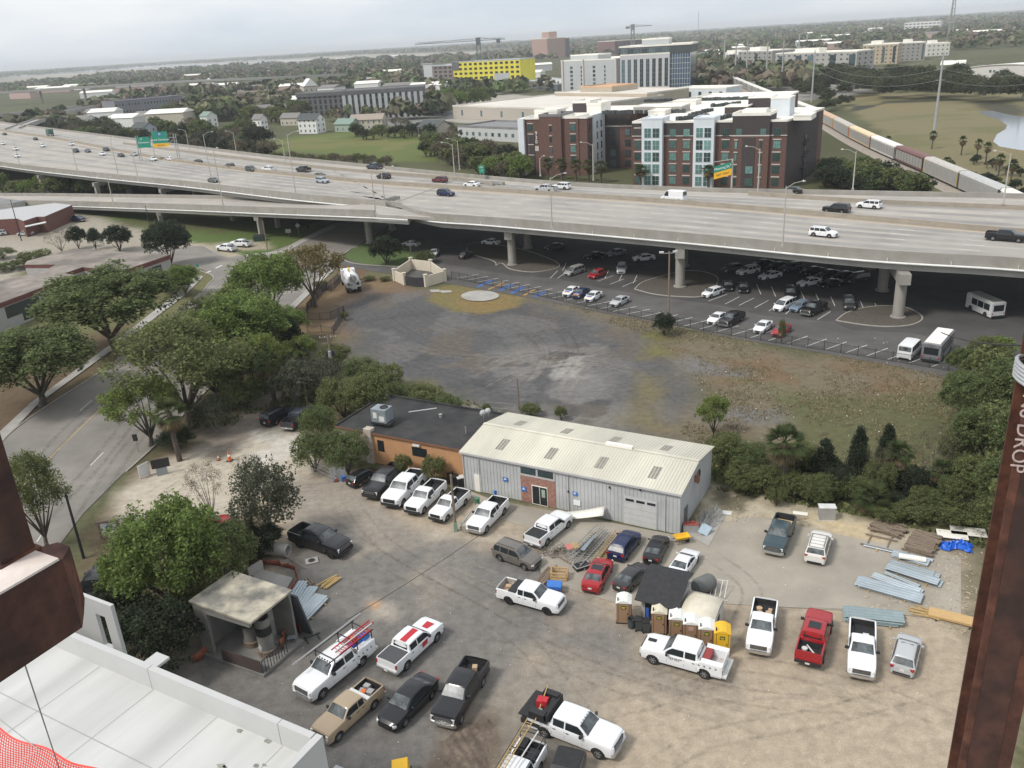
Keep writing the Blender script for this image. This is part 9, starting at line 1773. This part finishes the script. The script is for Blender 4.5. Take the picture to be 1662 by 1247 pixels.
nq=26;N_=len(pts);C0=np.repeat(np.stack([pts[:,0],pts[:,1],hgt*.55],1),nq,0);d=rg.normal(size=(N_*nq,3));d[:,2]=np.abs(d[:,2])*.9-.25;d/=np.linalg.norm(d,axis=1)[:,None]
S_=np.stack([np.repeat(wid_*.5,nq),np.repeat(wid_*.5,nq),np.repeat(hgt*.5,nq)],1);P=C0+d*S_*(.7+.3*rg.random((N_*nq,1)));nr=d+rg.normal(size=d.shape)*.5;nr/=np.linalg.norm(nr,axis=1)[:,None];a=np.cross(nr,rg.normal(size=d.shape));a/=np.linalg.norm(a,axis=1)[:,None];c=np.cross(nr,a);sz_=np.repeat(np.minimum(wid_,hgt*1.6)*.21,nq)[:,None]
V=np.stack([P-a*sz_,P-c*sz_,P+a*sz_,P+c*sz_],1).reshape(-1,3);V[:,2]=np.maximum(V[:,2],.1)
pal=np.array([(.095,.115,.06),(.13,.13,.08),(.065,.08,.05),(.15,.14,.095),(.11,.145,.06),(.16,.13,.10)]);cc=pal[rg.integers(0,6,N_)]*(.75+.5*rg.random((N_,1)));cc=np.repeat(cc,nq,0)*(.8+.4*rg.random((N_*nq,1)))
o=quads_obj('distant_woods',V,mat('distant_foliage',(1,1,1),.9,vcol=True,var=.1,scale=.05,spec=.1),None,cc);o['kind']='stuff';tag(o,'distant woods of mixed green and brown crowns reaching to the horizon','woods')
def tufts(nm,label,polys,n,hgt,cols,seed):
 rg=np.random.default_rng(seed);V,CC=[],[]
 for poly,share in polys:
  wp_=pp(poly);xs1=[p[0]for p in wp_];ys1=[p[1]for p in wp_];m=int(n*share*2.2);x=rg.uniform(min(xs1),max(xs1),m);y=rg.uniform(min(ys1),max(ys1),m);q=fnoise(x,y,5,4,seed);k=(inpoly(x,y,wp_)>0)&(q>.34+.25*rg.random(m));x,y=x[k][:int(n*share)],y[k][:int(n*share)];q=q[k][:int(n*share)]
  for rep in range(3):
   a=rg.uniform(0,3.14,len(x));h_=hgt*rg.uniform(.4,1.3,len(x));w_=hgt*.5*rg.uniform(.5,1.2,len(x));lx,ly=rg.normal(0,.25,len(x))*h_,rg.normal(0,.25,len(x))*h_;dx,dy=np.cos(a)*w_,np.sin(a)*w_;jx_,jy_=rg.normal(0,.12,len(x)),rg.normal(0,.12,len(x));z0=np.zeros_like(x)
   V.append(np.stack([np.stack([x+jx_-dx*.6,y+jy_-dy*.6,z0],1),np.stack([x+jx_+dx*.6,y+jy_+dy*.6,z0],1),np.stack([x+jx_+dx+lx,y+jy_+dy+ly,h_],1),np.stack([x+jx_-dx*.7+lx,y+jy_-dy*.7+ly,h_*.75],1)],1).reshape(-1,3));cl=np.array(cols)[rg.integers(0,len(cols),len(x))];CC.append(cl*(.7+.6*rg.random((len(x),1))))
 o=quads_obj(nm,np.concatenate(V),M_grassb,None,np.concatenate(CC));o['kind']='stuff';return tag(o,label,'grass')
M_grassb=mat('grass_blades',(1,1,1),.9,vcol=True,var=.15,scale=.5,spec=.1)
DRYC=[(.27,.21,.14),(.25,.20,.125),(.21,.19,.11),(.29,.235,.16),(.17,.18,.09)];GRC=[(.11,.14,.05),(.14,.15,.065),(.17,.155,.08),(.09,.12,.045)]
tufts('rough_grass','rough brown and green grass on the lot east of the gravel',[([(900,482),(1060,520),(1250,560),(1550,610),(1620,650),(1600,760),(1460,800),(1300,770),(1160,735),(1100,700),(1150,650),(1110,590),(1050,545),(930,505)],.8)],20000,.17,DRYC,81)
tufts('weeds','green weeds along the ditch behind the yard and round the street trees',[([(1150,745),(1560,800),(1640,860),(1600,890),(1440,845),(1160,795)],.5),([(330,600),(470,560),(560,600),(640,650),(560,690),(400,690),(300,700)],.2),([(540,600),(700,630),(860,690),(800,700),(620,660)],.15),([(230,960),(330,870),(420,900),(330,1010),(240,1100)],.15)],15000,.32,GRC,83)
for k in TP:kill(TP[k])
b=MB();b.box(-14000,14500,-80,44000,-1.2,112);hz_=b.build('haze',None);hz_['kind']='stuff';hz_['label']='thin pale haze over the whole view';hz_['category']='haze'
hm=bpy.data.materials.new('haze');hm.use_nodes=True;ht=hm.node_tree;ht.nodes.clear();ho=N(ht,'ShaderNodeOutputMaterial');hv=N(ht,'ShaderNodeVolumePrincipled');hv.inputs['Density'].default_value=.000105;hv.inputs['Color'].default_value=(.93,.97,1,1);hv.inputs['Anisotropy'].default_value=.0
ht.links.new(hv.outputs[0],ho.inputs['Volume']);hz_.data.materials.clear();hz_.data.materials.append(hm)
